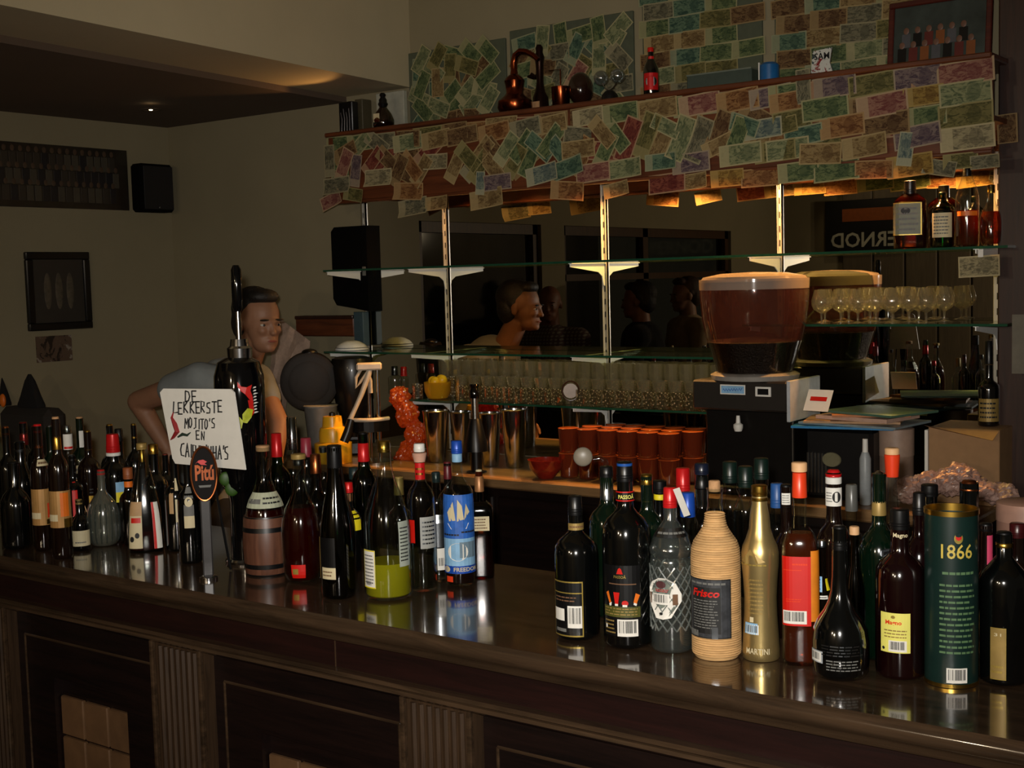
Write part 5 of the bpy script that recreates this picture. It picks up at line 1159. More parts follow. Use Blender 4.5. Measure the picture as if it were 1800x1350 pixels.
# snifters on the right shelf
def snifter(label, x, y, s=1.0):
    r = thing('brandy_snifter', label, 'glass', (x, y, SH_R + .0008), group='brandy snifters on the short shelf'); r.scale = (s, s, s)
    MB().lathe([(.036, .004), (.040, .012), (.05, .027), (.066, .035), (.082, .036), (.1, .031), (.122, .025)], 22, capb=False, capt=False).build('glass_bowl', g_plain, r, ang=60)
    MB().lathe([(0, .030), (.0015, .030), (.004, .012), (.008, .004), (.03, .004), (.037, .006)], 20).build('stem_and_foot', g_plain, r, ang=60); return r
sn = snifter('p', 0, 0, .92); first = True
lab = ['left half behind the hopper', 'second from the hopper', 'third from the hopper', 'fourth from the hopper', 'middle of the row', 'fifth from the hopper in the front line', 'third from the free end', 'second from the free end', 'at the free end of the row', 'first from the hopper in the back line', 'second from the hopper in the back line', 'third in the back line', 'fourth in the back line']
pos = [(1444, 4.075), (1478, 4.135), (1508, 4.075), (1540, 4.135), (1568, 4.075), (1598, 4.135), (1628, 4.08), (1660, 4.20), (1450, 4.21), (1492, 4.215), (1530, 4.215), (1570, 4.215), (1615, 4.215)]
lab2 = ['front row, beside the bean hopper', 'front row, second from the bean hopper', 'front row, third from the bean hopper', 'front row, fourth from the bean hopper', 'front row, fifth from the bean hopper', 'front row, sixth from the bean hopper', 'front row, at its free end', 'standing last, set back at the free end', 'back row, nearest the bean hopper', 'back row, second from the bean hopper', 'back row, middle one', 'back row, second from its free end', 'back row, at its free end']
for (px, y), l_ in zip(pos, lab2):
    x = aY(px, 560, y).x
    if first: sn.location = (x, y, SH_R + .0008); sn['label'] = 'brandy snifter in the ' + l_; first = False
    else: dup(sn, (x, y, SH_R + .0008), label='brandy snifter ' + ('in the ' if l_[0] in 'fb' else '') + l_)
# terracotta glass cups stacked two high
m_terra = glass('orange_red_glass', 'b05434', .12, .7, .08, body=.5, bodycol='a84828')
def cup():
    r = thing('orange_cup', 'p', 'cup', group='orange-red glass cups on the back counter')
    MB().lathe([(0, .030), (.002, .033), (.010, .034), (.088, .0385)], 22, capt=False).lathe([(.088, .0385), (.088, .0365), (.012, .032), (.010, 0)], 22, capb=False).build('cup_body', m_terra, r, ang=60)
    MB().lathe([(.0885, .0375), (.0895, .0388), (.0905, .0375)], 22).build('rim', mat('orange_rim', 'd8602c', .2), r)
    return r
cu = cup(); first = True
for lvl in (0, 1):
    for ri, (y, n0, n1) in enumerate(((3.90, 0, 7), (3.985, 0, 7), (4.07, 0, 8))):
        for i in range(n0, n1):
            x = aY(995, 780, 3.90).x + i * .0835 + ri * .05 + .012; 
            if x > hx0 - .045: continue
            l_ = 'orange-red cup, %s layer, %s row, %s from the bowl end' % ('upper' if lvl else 'lower', ('front', 'middle', 'back')[ri], ('first', 'second', 'third', 'fourth', 'fifth', 'sixth', 'seventh', 'eighth')[i])
            z = BZ_ + .001 + lvl * .0925
            if first: cu.location = (x, y, z); cu['label'] = l_; first = False
            else: dup(cu, (x, y, z), label=l_)
# red bowl
p = aY(960, 836, 3.84); kk = dist((p.x, 3.84, BZ_)) / F
r = thing('red_bowl', 'small red glazed bowl at the edge of the back counter', 'bowl', (p.x, 3.84, BZ_ + .0008))
MB().lathe([(0, 14 * kk), (.003, 15 * kk), (.012, 19 * kk), (.04, 29 * kk), (.07, 32 * kk)], 30, capt=False).lathe([(.07, 32 * kk), (.07, 30 * kk), (.04, 27 * kk), (.014, 16 * kk), (.012, 0)], 30, capb=False).build('bowl', mat('red_glaze', '7c1e12', .15, coat=.6, var=.3, scale=40), r)
mb = MB()
for i in range(9):
    a = -PI / 2 + (i - 4) * .22; mb.tube([(27.6 * kk * math.cos(a + d_) , 27.6 * kk * math.sin(a + d_), .04 + e_) for d_, e_ in ((-.06, 0), (0, .014), (.06, 0))], .0012, 5)
mb.build('scallop_pattern', mat('orange_glaze', 'c85a28', .3), r)
# shaker tins
for (px, top, w, y, lb) in ((768, 722, 46, 4.0, 'wide steel shaker tin nearest the orange net bag'), (812, 724, 40, 4.06, 'steel shaker tin behind the black stopper'), (862, 726, 40, 4.0, 'steel shaker tin right of the black stopper'), (905, 720, 46, 4.02, 'steel shaker tin at the right end of the row')):
    x = aY(px, 790, y).x; kk = dist((x, y, BZ_)) / F; zt = zAt(x, y, top) - BZ_
    r = thing('shaker_tin', lb, 'shaker tin', (x, y, BZ_ + .0008), group='steel shaker tins')
    rr = w / 2 * kk
    MB().lathe([(0, rr * .66), (.004, rr * .70), (zt * .96, rr), (zt, rr * 1.03), (zt, rr * .98), (.01, rr * .66), (.01, 0)], 28).build('tin', m_chrome, r)
    MB().lathe([(zt * .985, rr * 1.02), (zt, rr * 1.05), (zt * 1.01, rr * 1.0)], 28, capb=False, capt=False).build('rim', m_steel, r)
# black stopper bottle on back counter
x = aY(838, 830, 3.84).x; kk = dist((x, 3.84, BZ_)) / F
r = thing('pump_stopper', 'black cone-shaped wine pump with chrome neck on the back counter', 'wine pump', (x, 3.84, BZ_ + .0008))
z_ = lambda py: zAt(x, 3.84, py) - BZ_
MB().lathe([(0, 18 * kk), (.004, 18 * kk), (.006, 10 * kk), (z_(795), 10 * kk), (z_(793), 21 * kk), (z_(780), 20 * kk), (z_(745), 12 * kk), (z_(736), 9 * kk)], 24).build('pump_body', m_black, r)
MB().lathe([(z_(738), 6.5 * kk), (z_(698), 6.5 * kk)], 18).build('chrome_neck', m_steel, r)
MB().lathe([(z_(700), 9 * kk), (z_(690), 10 * kk), (z_(682), 7 * kk), (z_(678), 9 * kk), (z_(675), 8 * kk)], 18).build('grip', m_blackg, r)
# upside-down white bowls on the middle shelf
p = aY(613, 618, 4.12); kk = dist((p.x, 4.14, SH_M)) / F
r = thing('white_bowl', 'white upturned bowl on the left end of the middle glass shelf', 'bowl', (p.x, 4.14, SH_M + .0008))
R_ = 29 * kk
MB().lathe([(0, R_), (.002, R_ * 1.02), (.012, R_ * .95), (.024, R_ * .8), (.036, R_ * .5), (.040, R_ * .3), (.040, 0)], 30).build('bowl', mat('white_china', 'f6f6f2', .3), r)
MB().lathe([(0.009, R_ * .985), (.0105, R_ * .995), (.012, R_ * .965)], 30, capb=False, capt=False).build('rim_line', m_grey, r)

# ================================================================ THINGS LEFT OF THE SHELVES, ON THE BACK COUNTER
def at_on(px, py, y, z0=BZ_): x = aY(px, py, y).x; return x, dist((x, y, z0)) / F
# drum-shaped juice machine
x, kk = at_on(600, 700, 3.975); jm = thing('juice_machine', 'dark glossy juice machine with round drum and funnel-shaped hopper', 'juice machine', (x, 3.975, BZ_)); faceto(jm)
z_ = lambda py: zAt(x, 3.975, py) - BZ_
dark = mat('smoky_dark_plastic', '100d0b', .35, coat=.2, var=.2)
drumm = mat('drum_plastic', '1a1612', .55, var=.2, spec=.25)
MB().lathe([(-.05, 44 * kk), (-.046, 50 * kk), (.05, 51 * kk), (.055, 46 * kk), (.056, 0)], 40, axis='y', c=(-54 * kk, 0, z_(668))).build('drum', drumm, jm)
MB().lathe([(-.053, 30 * kk), (-.05, 36 * kk)], 30, axis='y', c=(-54 * kk, 0, z_(668))).build('drum_cap', drumm, jm)
MB().lathe([(z_(768), 10 * kk), (z_(760), 12 * kk), (z_(720), 28 * kk), (z_(680), 36 * kk), (z_(645), 38 * kk), (z_(630), 34 * kk), (z_(627), 24 * kk)], 36, c=(20 * kk, 0, 0)).build('funnel', dark, jm)
MB().rbox((-60 * kk, -.03, 0), (34 * kk, .06, z_(775)), .01).rbox((4 * kk, .0, z_(776)), (30 * kk, .05, z_(700)), .006).build('base', m_black, jm)
MB().ell((-52 * kk, 0, z_(618)), (14 * kk, 14 * kk, 7 * kk)).build('lid_knob', m_black, jm)
# white tub and yellow squeezer
x, kk = at_on(566, 780, 3.885); r = thing('plastic_tub', 'translucent white plastic tub beside the yellow squeezer', 'tub', (x, 3.885, BZ_ + .001))
zt = zAt(x, 3.885, 714) - BZ_
MB().lathe([(0, 20 * kk), (.003, 22 * kk), (zt, 29 * kk)], 28, capt=False).build('tub', mat('milky_tub_plastic', '6c6a66', .4), r); MB().lathe([(zt - .003, 29 * kk), (zt + .003, 31 * kk), (zt + .006, 28 * kk), (zt + .006, 0)], 28).build('lid', mat('milky_lid', '9c9a94', .35), r)
x, kk = at_on(592, 788, 3.77 + .03); x = aY(596, 788, 3.79).x; r = thing('lemon_squeezer', 'bright yellow stepped plastic squeezer on the back counter', 'squeezer', (x, 3.815, BZ_ + .001))
x0 = x; zz_ = lambda py: zAt(x0, 3.815, py) - BZ_
m_yp = mat('yellow_plastic', 'e8b024', .3, var=.08)
r.location.y = 3.80; r.location.x = aY(586, 788, 3.80).x
MB().lathe([(0, 32 * kk), (zz_(779), 33 * kk), (zz_(776), 24 * kk)], 28).build('dish', m_yp, r)
MB().lathe([(zz_(778), 24 * kk), (zz_(760), 24 * kk), (zz_(752), 22 * kk), (zz_(750), 18 * kk), (zz_(738), 17 * kk), (zz_(732), 16 * kk), (zz_(731), 0)], 28).build('stepped_cone', m_yp, r)
MB().lathe([(zz_(732), 6 * kk), (zz_(726), 5 * kk), (zz_(724), 0)], 14).build('tip', m_black, r)
# lever press with white arm
x, kk = at_on(662, 790, 3.86); r = thing('bar_press', 'chrome bar press with white bent arm and black cross grip', 'bar press', (x, 3.86, BZ_)); faceto(r)
z_ = lambda py: zAt(x, 3.86, py) - BZ_
U = lambda px: (px - 662) * kk
MB().tube([(U(668), 0, .004), (U(668), 0, z_(640))], 3.4 * kk, 10).tube([(U(652), .02, .004), (U(652), .02, z_(655))], 2.6 * kk, 10).build('posts', m_chrome, r)
MB().lathe([(0, 30 * kk), (.01, 30 * kk), (.014, 24 * kk)], 24).build('foot', m_steel, r)
m_wp = mat('white_plastic_arm', 'c8beac', .4)
MB().tube([(U(658), -.01, z_(640)), (U(652), -.015, z_(660)), (U(640), -.02, z_(690)), (U(628), -.02, z_(715)), (U(619), -.02, z_(733))], [5 * kk, 5 * kk, 4.5 * kk, 4 * kk, 4.5 * kk], 10).build('white_arm', m_wp, r)
MB().tube([(U(640), -.012, z_(648)), (U(631), -.012, z_(662)), (U(630), -.012, z_(680)), (U(640), -.012, z_(668)), (U(652), -.012, z_(650)), (U(656), -.012, z_(668)), (U(656), -.012, z_(690))], 3 * kk, 8).build('white_loop', m_wp, r)
MB().rbox((U(632), -.03, z_(650)), (U(676), .01, z_(637)), .006).build('white_top', m_wp, r)
cr_ = [(U(615 + 70 * t), -.045 * math.sin(PI * t) , z_(738 + 0 * t)) for t in [i / 8 for i in range(9)]]
mb = MB()
for a, b_ in zip(cr_, cr_[1:]): mb.add([(a[0], a[1], a[2]), (b_[0], b_[1], b_[2]), (b_[0], b_[1], b_[2] - 20 * kk), (a[0], a[1], a[2] - 20 * kk), (a[0], a[1] + .006, a[2]), (b_[0], b_[1] + .006, b_[2]), (b_[0], b_[1] + .006, b_[2] - 20 * kk), (a[0], a[1] + .006, a[2] - 20 * kk)], [(0, 3, 2, 1), (4, 5, 6, 7), (0, 1, 5, 4), (2, 3, 7, 6)])
mb.build('black_band', m_black, r); MB().tube([(a, b_ - .002, c + 2 * kk) for a, b_, c in cr_], 3.5 * kk, 8).build('white_rim', m_wp, r)
MB().tube([(U(620), -.02, z_(735)), (U(614), -.025, z_(755)), (U(606), -.03, z_(773))], [7 * kk, 8 * kk, 8 * kk], 10).build('handle_grip', m_black, r)
# orange net bag
x, kk = at_on(720, 760, 4.02); r = thing('orange_net_bag', 'crumpled bright orange bag hanging down beside the steel tins', 'bag', (x, 4.02, BZ_))
z_ = lambda py: zAt(x, 4.02, py) - BZ_
mb = MB()
for (a, b_, rx, rz) in ((700, 700, 18, 20), (716, 728, 22, 24), (735, 762, 20, 20), (722, 792, 24, 20), (712, 806, 24, 16), (734, 800, 18, 16)): mb.ell(((a - 720) * kk, 0, z_(b_)), (rx * kk, .045, rz * kk), 26, 16)
bag = mb.build('bag', glass('orange_film', 'ff7020', .08, .5, .3, body=.8, bodycol='ff6418'), r)
rm = bag.modifiers.new('r', 'REMESH'); rm.mode = 'VOXEL'; rm.voxel_size = .006
tx = bpy.data.textures.new('crumple', 'CLOUDS'); tx.noise_scale = .02; dm_ = bag.modifiers.new('d', 'DISPLACE'); dm_.texture = tx; dm_.strength = .03; dm_.texture_coords = 'LOCAL'
# small bottles and red-capped items under the middle shelf
for (px, py0, py1, w, c1, lb) in ((695, 690, 644, 24, m_black, 'small dark bottle under the left end of the middle shelf'), (711, 690, 645, 18, m_red, 'small bottle with red cap under the middle shelf')):
    bottle(lb, px, py1, w, 'spirit', g_clear, Y=4.2, neck=12, caps=[(py1, py1 + 16, 11, 12, c1)], zb=SH_L if px > 700 else SH_L)
# ---- right part of back counter
def papers(name, label, pts, z, m, th=.0015, group=None):
    x = sum(p[0] for p in pts) / len(pts); y = sum(p[1] for p in pts) / len(pts)
    o = MB().prism([(a - x, b_ - y) for a, b_ in pts], 0, th, axis='z').build(name, m, loc=(x, y, z), smooth=False); return tag(o, label, 'paper', group)
bx0, bx1 = aY(1402, 800, 3.88).x, aY(1535, 800, 3.88).x
zt = zAt(bx0, 3.85, 752)
r = thing('cash_register', 'black machine under a pile of papers beside the grinder', 'machine', ((bx0 + bx1) / 2 + .01, 4.0, BZ_))
w_ = (bx1 - bx0) / 2 * .9
MB().rbox((-w_, -.12, 0), (w_, .14, zt - BZ_), .012).build('case', m_black, r)
a = aY(1480, 776, 3.879); MB().lathe([(-.004, .03), (0, .032), (.002, .028)], 24, axis='y', c=(-.02, -.121, .13), fy=.75).build('pale_dial', mat('pale_olive_dial', '6e6a50', .4), r)
mb = MB()
for i in range(6): mb.rbox((-w_ + .01 + i * .012, -.124, .02), (-w_ + .016 + i * .012, -.119, .15), .001)
mb.build('grille', m_steel, r)
cxp = (bx0 + bx1) / 2 + .06
m_env = mat('buff_envelope', 'b08a66', .7)
pile = [('blue_folder', 'bright blue plastic folder sticking out of the paper pile', mat('blue_folder_plastic', '1c78b0', .35), .16, -.02, .11, .16, 10), ('plastic_sleeve', 'clear plastic sleeve with blurred edges in the paper pile', mat('grey_sleeve', '7c8c92', .3), .17, .03, .10, .15, -8), ('envelope', 'buff envelope in the middle of the paper pile', m_env, .15, .0, .09, .13, 14), ('letter', 'folded pinkish letter in the paper pile', mat('pinkish_paper', 'c09c88', .7), .13, .04, .08, .12, -12), ('envelope', 'orange-brown envelope near the top of the paper pile', mat('orange_brown_paper', 'b4744a', .7), .12, .05, .07, .11, 22), ('magazine', 'thin greenish magazine at the right of the paper pile', mat('green_mag', '4c6c5a', .4), .14, .08, .08, .14, -20)]
z = zt + .002
for i, (nm, lb, m_, hw_, dx, dy, hh, an) in enumerate(pile):
    th = .007 if i != 3 else .012
    c0 = Vector((cxp + dx - .03, 3.98)); ca, sa = math.cos(math.radians(an)), math.sin(math.radians(an))
    pts = [(c0.x + a * ca - b_ * sa, c0.y + a * sa + b_ * ca) for a, b_ in ((-hw_, -hh * .8), (hw_, -hh * .8), (hw_, hh * .8), (-hw_, hh * .8))]
    papers(nm, lb, pts, z, m_, th, 'papers on the black machine'); z += th + .001
x, kk = at_on(1452, 680, 3.86); o = MB().box((-.045, 0, 0), (.045, .0015, .075)).box((-.03, -.0005, .035), (.03, 0, .05), 1).build('card', [m_white, m_redp], loc=(aY(1450, 680, 3.95).x, 3.87, z)); o.rotation_euler = (-.5, 0, -.15); tag(o, 'white card with red words leaning on the paper pile', 'card')
# stack behind hopper
x = aY(1436, 610, 4.15).x
# white bottle, tin, box
x, kk = at_on(1521, 830, 3.84); r = thing('spray_bottle', 'slim grey-white plastic bottle beside the round tin', 'bottle', (x, 3.84, BZ_ + .001)); zt = zAt(x, 3.84, 772) - BZ_
MB().lathe([(0, 9 * kk), (.004, 10 * kk), (zt * .7, 10 * kk), (zt * .8, 6 * kk)], 18).build('body', mat('grey_white_plastic', '9aa0a2', .4), r); MB().lathe([(zt * .79, 5 * kk), (zt, 4.6 * kk)], 14).build('cap', m_whitem, r)
x, kk = at_on(1575, 835, 3.98); r = thing('round_tin', 'pinkish beige cylindrical tin at the back of the counter', 'tin', (x, 3.98, BZ_ + .001)); zt = zAt(x, 3.98, 752) - BZ_
MB().lathe([(0, 30 * kk), (zt * .62, 30 * kk)], 28).build('tin_body', mat('beige_tin', '8c7464', .5), r); MB().lathe([(zt * .62, 31 * kk), (zt * .99, 31 * kk), (zt, 28 * kk), (zt, 0)], 28).build('tin_lid', mat('beige_tin_lid', '9a8272', .5), r)
xa, xb = aY(1632, 800, 3.98).x, aY(1757, 800, 3.98).x; zt = zAt(xb, 3.98, 757)
r = thing('cardboard_box', 'brown cardboard box against the mirror below the slotted upright', 'box', ((xa + xb) / 2, 4.08, BZ_ + .001)); w_ = (xb - xa) / 2
m_card = mat('cardboard', '9a7650', .75, var=.08)
MB().rbox((-w_, -.1, 0), (w_, .12, zt - BZ_), .002).build('carton', m_card, r)
MB().add([(-w_, -.1, zt - BZ_), (w_, -.1, zt - BZ_), (w_ * .96, -.16, zt - BZ_ - .025), (-w_ * .98, -.15, zt - BZ_ + .012)], [(0, 1, 2, 3)]).build('flap', m_card, r, smooth=False)
MB().box((-.01, -.102, .06), (.035, -.1, .11)).build('white_sticker', m_white, r); MB().lathe([(-.103, .02), (-.1, .02)], 20, axis='y', c=(-.04, 0, .085)).build('green_seal', mat('grey_green_print', '5c6c5c', .5), r)
MB().box((-w_ - .012, -.1, 0), (-w_ - .002, .08, zt - BZ_ - .01)).build('white_divider', m_white, r)
# bottle standing on the box
x = aY(1738, 745, 4.06).x; zb_ = zt + .001
bottle('dark bottle with ornate stopper standing on the cardboard box', 1738, 640, 36, 'wine', g_dark, Y=4.08, zb=zb_, neck=14, caps=[(600, 640, 12, 14, m_black, 'stopper')], labels=[(1722, 1754, 700, 740, m_dkgold, [LN(4, m_ink)])])
b = BOT.get('dark bottle with ornate stopper standing on the cardboard box')
# crumpled cloth heap
x, kk = at_on(1680, 860, 3.86); r = MB()
rc = random.Random(5)
for i in range(16):
    t = i / 15; r.ell(((-85 + 170 * t) * kk, rc.uniform(-.03, .03), (14 + 34 * math.sin(PI * min(1, t * 1.1)) * rc.uniform(.5, 1)) * kk), (rc.uniform(18, 30) * kk, .045, rc.uniform(13, 24) * kk), 16, 10, 0, Matrix.Rotation(0, 4, 'Y'))
cl_o = r.build('crumpled_bags', mat('pinkish_plastic_film', 'a8887c', .35, var=.2, scale=14), loc=(x, 3.86, BZ_ + .03)); tag(cl_o, 'heap of crumpled pinkish plastic bags on the back counter', 'plastic bags')
rm = cl_o.modifiers.new('r', 'REMESH'); rm.mode = 'VOXEL'; rm.voxel_size = .006; dm_ = cl_o.modifiers.new('d', 'DISPLACE'); dm_.texture = tx; dm_.strength = .03; dm_.texture_coords = 'LOCAL'
# liquor on the top shelf, right bay
for (px, t, w, kd, sq, gl_, lq, cap, lbs, lb) in (
    (1600, 318, 56, 'shoulder', 6, g_brown, (l_amber, 345), (318, 342, 20, 21, m_black), [(1575, 1616, 357, 414, mat('grey_green_label', '6e7058', .5), [('frame', 0, 1, 0, 1, m_goldp, .03), ('ell', .5, .75, .15, .1, m_ink), LN(5, m_grey)])], 'square amber liqueur bottle with grey label, first on the top shelf'),
    (1657, 338, 42, 'shoulder', 2, g_green, (l_dark, 380), (338, 358, 13, 14, m_black), [(1640, 1672, 375, 418, m_cream, [LN(6, m_grey)])], 'small bottle with cream label, second on the top shelf'),
    (1700, 270, 40, 'tall', 2, g_clear, (l_amber, 370), (270, 310, 12, 14, m_black), [(1684, 1716, 372, 380, m_orange, [])], 'tall slim amber bottle, highest on the top shelf'),
    (1742, 325, 38, 'round', 2, g_clear, (l_amber, 372), (325, 340, 12, 13, m_gold), [], 'amber bottle next to the slotted upright on the top shelf')):
    bottle(lb, px, t, w, kd, gl_, Y=4.12, zb=SH_T, neck=14, sq=float(sq), fy=.7 if sq > 2 else 1.0, liq=lq, caps=[cap], labels=lbs)
flush_bottles()
# ================================================================ ON TOP OF THE CANOPY
KT = CT + .019
def top_on(px, y): x = aY(px, 180, y).x; return x, dist((x, y, KT)) / F
x, kk = top_on(905, 4.02)
r = thing('copper_still', 'small copper alembic still with curved swan neck', 'copper still', (x, 4.02, KT))
MB().lathe([(0, 20 * kk), (.004, 27 * kk), (.02, 31 * kk), (.045, 30 * kk), (.065, 18 * kk), (.075, 15 * kk), (.1, 16 * kk), (.12, 18 * kk), (.132, 15 * kk), (.145, 7 * kk), (.17, 5 * kk)], 28).build('pot', m_copper, r)
pts = [(0, 0, .165), (0, 0, .19), (4 * kk, 0, .215), (14 * kk, 0, .228), (28 * kk, 0, .222), (42 * kk, 0, .205), (52 * kk, 0, .185)]
MB().tube(pts, [6 * kk, 6 * kk, 6 * kk, 5.5 * kk, 5 * kk, 4.5 * kk, 4 * kk], 12).build('swan_neck', m_copper, r)
x2, _ = top_on(950, 4.12)
r = thing('pot_still_condenser', 'dark narrow-necked copper condenser vessel beside the still', 'condenser', (x2, 4.12, KT))
MB().lathe([(0, 16 * kk), (.02, 15 * kk), (.06, 14 * kk), (.085, 9 * kk), (.12, 6 * kk), (.19, 7 * kk), (.215, 9 * kk), (.235, 6 * kk), (.25, 7 * kk), (.262, 4 * kk)], 22).build('vessel', mat('dark_copper', '2e1a12', .3, .8), r)
MB().tube([(-8 * kk, 0, .14), (-18 * kk, 0, .155), (-24 * kk, 0, .15), (-14 * kk, 0, .142), (0, 0, .15)], 3.5 * kk, 8).build('coil', mat('dark_copper', '2e1a12', .3, .8), r)
MB().box((-10 * kk, -15 * kk, .0), (8 * kk, -14.5 * kk, .045)).build('paper_tag', m_cork, r)
x, kk = top_on(986, 4.02); r = thing('copper_mug', 'copper cup standing beside the still with a wire stand', 'cup', (x, 4.02, KT))
MB().lathe([(0, 14 * kk), (.003, 15 * kk), (.075, 17 * kk)], 24, capt=False).lathe([(.075, 17 * kk), (.075, 15 * kk), (.004, 13 * kk), (.004, 0)], 24, capb=False).build('mug', m_copper, r)
MB().tube([(0, 0, .004), (0, 0, .14), (-24 * kk, 0, .14)], .002, 8).build('wire_stand', m_copper, r)
x, kk = top_on(1021, 4.05); r = thing('brown_sphere', 'dark brown glossy ball-shaped jar on the canopy', 'jar', (x, 4.05, KT))
MB().lathe([(0, 14 * kk), (.006, 15 * kk)], 24).build('foot', m_black, r); MB().ell((0, 0, 30 * kk), (22 * kk, 22 * kk, 29 * kk)).build('ball', mat('dark_brown_glaze', '24120c', .15, coat=.6), r)
x, kk = top_on(1072, 4.0); r = thing('twin_globe_ornament', 'ornament with two clear glass globes on a dark domed foot', 'ornament', (x, 4.0, KT))
MB().lathe([(0, 15 * kk), (.02, 14 * kk), (.034, 8 * kk), (.038, 3 * kk)], 24).build('dome_foot', m_black, r)
MB().tube([(-16 * kk, 0, .066), (-8 * kk, 0, .045), (0, 0, .036), (8 * kk, 0, .045), (16 * kk, 0, .066)], .0022, 8).build('twin_arm', m_chrome, r)
MB().ell((-17 * kk, 0, .084), 13 * kk).build('glass_globe', g_crystal, r); MB().ell((17 * kk, 0, .084), 13 * kk).build('glass_globe', g_crystal, r)
x, kk = top_on(1145, 4.0)
bottle('small dark beer bottle with red and white label on top of the canopy', 1145, 84, 27, 'tall', g_dark, Y=4.0, zb=KT, neck=10, caps=[(84, 92, 11, 11, m_redp)], labels=[(1133, 1157, 130, 160, m_red, [('ell', .5, .5, .35, .3, m_white), ('text', 'BEER', .3, .7, .42, .58, m_ink)] if False else [('ell', .5, .5, .35, .3, m_silver)]), (1141, 1150, 100, 112, m_redp, [], 'neck_label', 12)])
x, kk = top_on(1268, 4.05); L_ = 66 * kk
r = thing('long_case', 'long grey-green case lying along the canopy top', 'case', (x, 4.06, KT)); MB().rbox((-L_ * .95, -.03, 0), (L_ * .95, .03, 30 * kk), .004).build('case', mat('grey_green_case', '3c4840', .5), r); MB().box((-L_ * .95, -.031, 28 * kk), (L_ * .95, .031, 30.5 * kk)).build('lid_edge', mat('pale_edge', '6c7468', .4), r)
x, kk = top_on(1353, 4.0); r = thing('blue_tin', 'small bright blue round tin at the end of the long case', 'tin', (x, 4.0, KT)); MB().lathe([(0, 15 * kk), (.003, 17 * kk), (.052, 17 * kk), (.06, 12 * kk), (.06, 0)], 24).build('tin', mat('blue_tin_paint', '1c5c94', .3, coat=.3), r); MB().box((-20 * kk, -.004, 0), (-18 * kk, .004, 34 * kk)).build('pale_strip', m_white, r)
x, kk = top_on(1444, 4.0); r = thing('souvenir_badge', 'red and white printed souvenir stand on the canopy', 'souvenir', (x, 4.0, KT)); MB().prism([(-19 * kk, 0), (22 * kk, 0), (16 * kk, 20 * kk), (20 * kk, 45 * kk), (-15 * kk, 42 * kk)], -.003, .003).build('plate', picture('souvenir_print', ['7c1c1c', 'c8c8c0', '26383c', 'a09c94'], 30), r); MB().box((-12 * kk, -.012, 0), (12 * kk, .012, .006)).build('foot', m_black, r)
vs, fs, a_ = textmesh('SAM', .02); MB().add([(-12 * kk + u * 28 * kk, -.0036, 26 * kk + v * 12 * kk) for u, v in vs], fs).build('printed_word', m_ink, r, smooth=False)
# framed group photograph
xa, xb = aY(1562, 60, 4.1).x, aY(1744, 60, 4.1).x; w_ = xb - xa
r = thing('framed_group_photo', 'framed group photograph leaning on the canopy at the right', 'framed picture', ((xa + xb) / 2, 4.09, KT)); h_ = .215
f = MB(); t_ = .018
for a, b_ in (((-w_/2, 0), (w_/2, t_)), ((-w_/2, h_ - t_), (w_/2, h_)), ((-w_/2, t_), (-w_/2 + t_, h_ - t_)), ((w_/2 - t_, t_), (w_/2, h_ - t_))): f.rbox((a[0], -.01, a[1]), (b_[0], .006, b_[1]), .003)
f.build('frame', wood('red_brown_frame', '3a1410', '5a2418', .4), r)
ph = MB().box((-w_/2 + t_, -.002, t_), (w_/2 - t_, .004, h_ - t_)); rp_ = random.Random(9)
for i in range(13):
    a = -w_/2 + .045 + (i % 7) * (w_ - .1) / 6.2 + (.012 if i > 6 else 0); zz0 = .03 + (i // 7) * .045
    ph.ell((a, -.003, zz0 + .045), (.009, .0012, .011), 10, 6, 1); ph.rbox((a - .014, -.0032 + .001, zz0 - .008), (a + .014, -.0012, zz0 + .036), .001, 2 + i % 4)
ph.build('photograph', [mat('photo_backdrop', '343c38', .4, var=.4, scale=12), mat('photo_faces', '6c4c3c', .5), m_black, mat('photo_red', '5c1c14', .5), mat('photo_orange', '7c4418', .5), mat('photo_grey', '4c4c50', .5)], r)
r.rotation_euler = (-.12, 0, 0)
# frame, white box and decanter at the left end
x, kk = top_on(612, 4.12); r = thing('glass_trophy', 'dark framed ornament at the left end of the canopy', 'ornament', (x, 4.12, KT))
MB().rbox((-16 * kk, -.02, 0), (16 * kk, .02, 60 * kk), .003).build('box', m_black, r)
mb = MB()
for i in range(4): mb.tube([((-10 + 6.5 * i) * kk, -.021, 8 * kk), ((-8 + 6 * i) * kk, -.021, 30 * kk), ((-11 + 6.5 * i) * kk, -.021, (42 + 6 * (i % 2)) * kk)], .0022, 6)
mb.build('carved_figures', mat('dull_silver', '5c5858', .4, .6), r)
x, kk = top_on(638, 4.2); r = tag(MB().rbox((-9 * kk, -.03, 0), (9 * kk, .03, 66 * kk), .002).build('narrow_box', mat('olive_box', '4c4430', .6), loc=(x, 4.2, KT)), 'narrow olive-brown box standing behind the pear-shaped decanter', 'box')
x, kk = top_on(683, 4.22); tag(MB().rbox((-32 * kk, -.012, 0), (32 * kk, .012, 76 * kk), .002).build('pale_board', mat('pale_panel', 'a8a898', .7), loc=(x, 4.24, KT)), 'plain pale panel standing behind the pear-shaped decanter', 'panel')
x, kk = top_on(673, 4.08); r = thing('pear_decanter', 'pear-shaped glass decanter with dark stopper', 'decanter', (x, 4.08, KT))
MB().lathe([(0, 12 * kk), (.004, 14 * kk), (.02, 18 * kk), (.045, 19 * kk), (.07, 15 * kk), (.09, 9 * kk), (.1, 6 * kk)], 26).build('flask', g_brown, r); MB().lathe([(.003, 11 * kk), (.02, 16 * kk), (.04, 17 * kk), (.04, 0)], 24).build('liquid', l_amber, r)
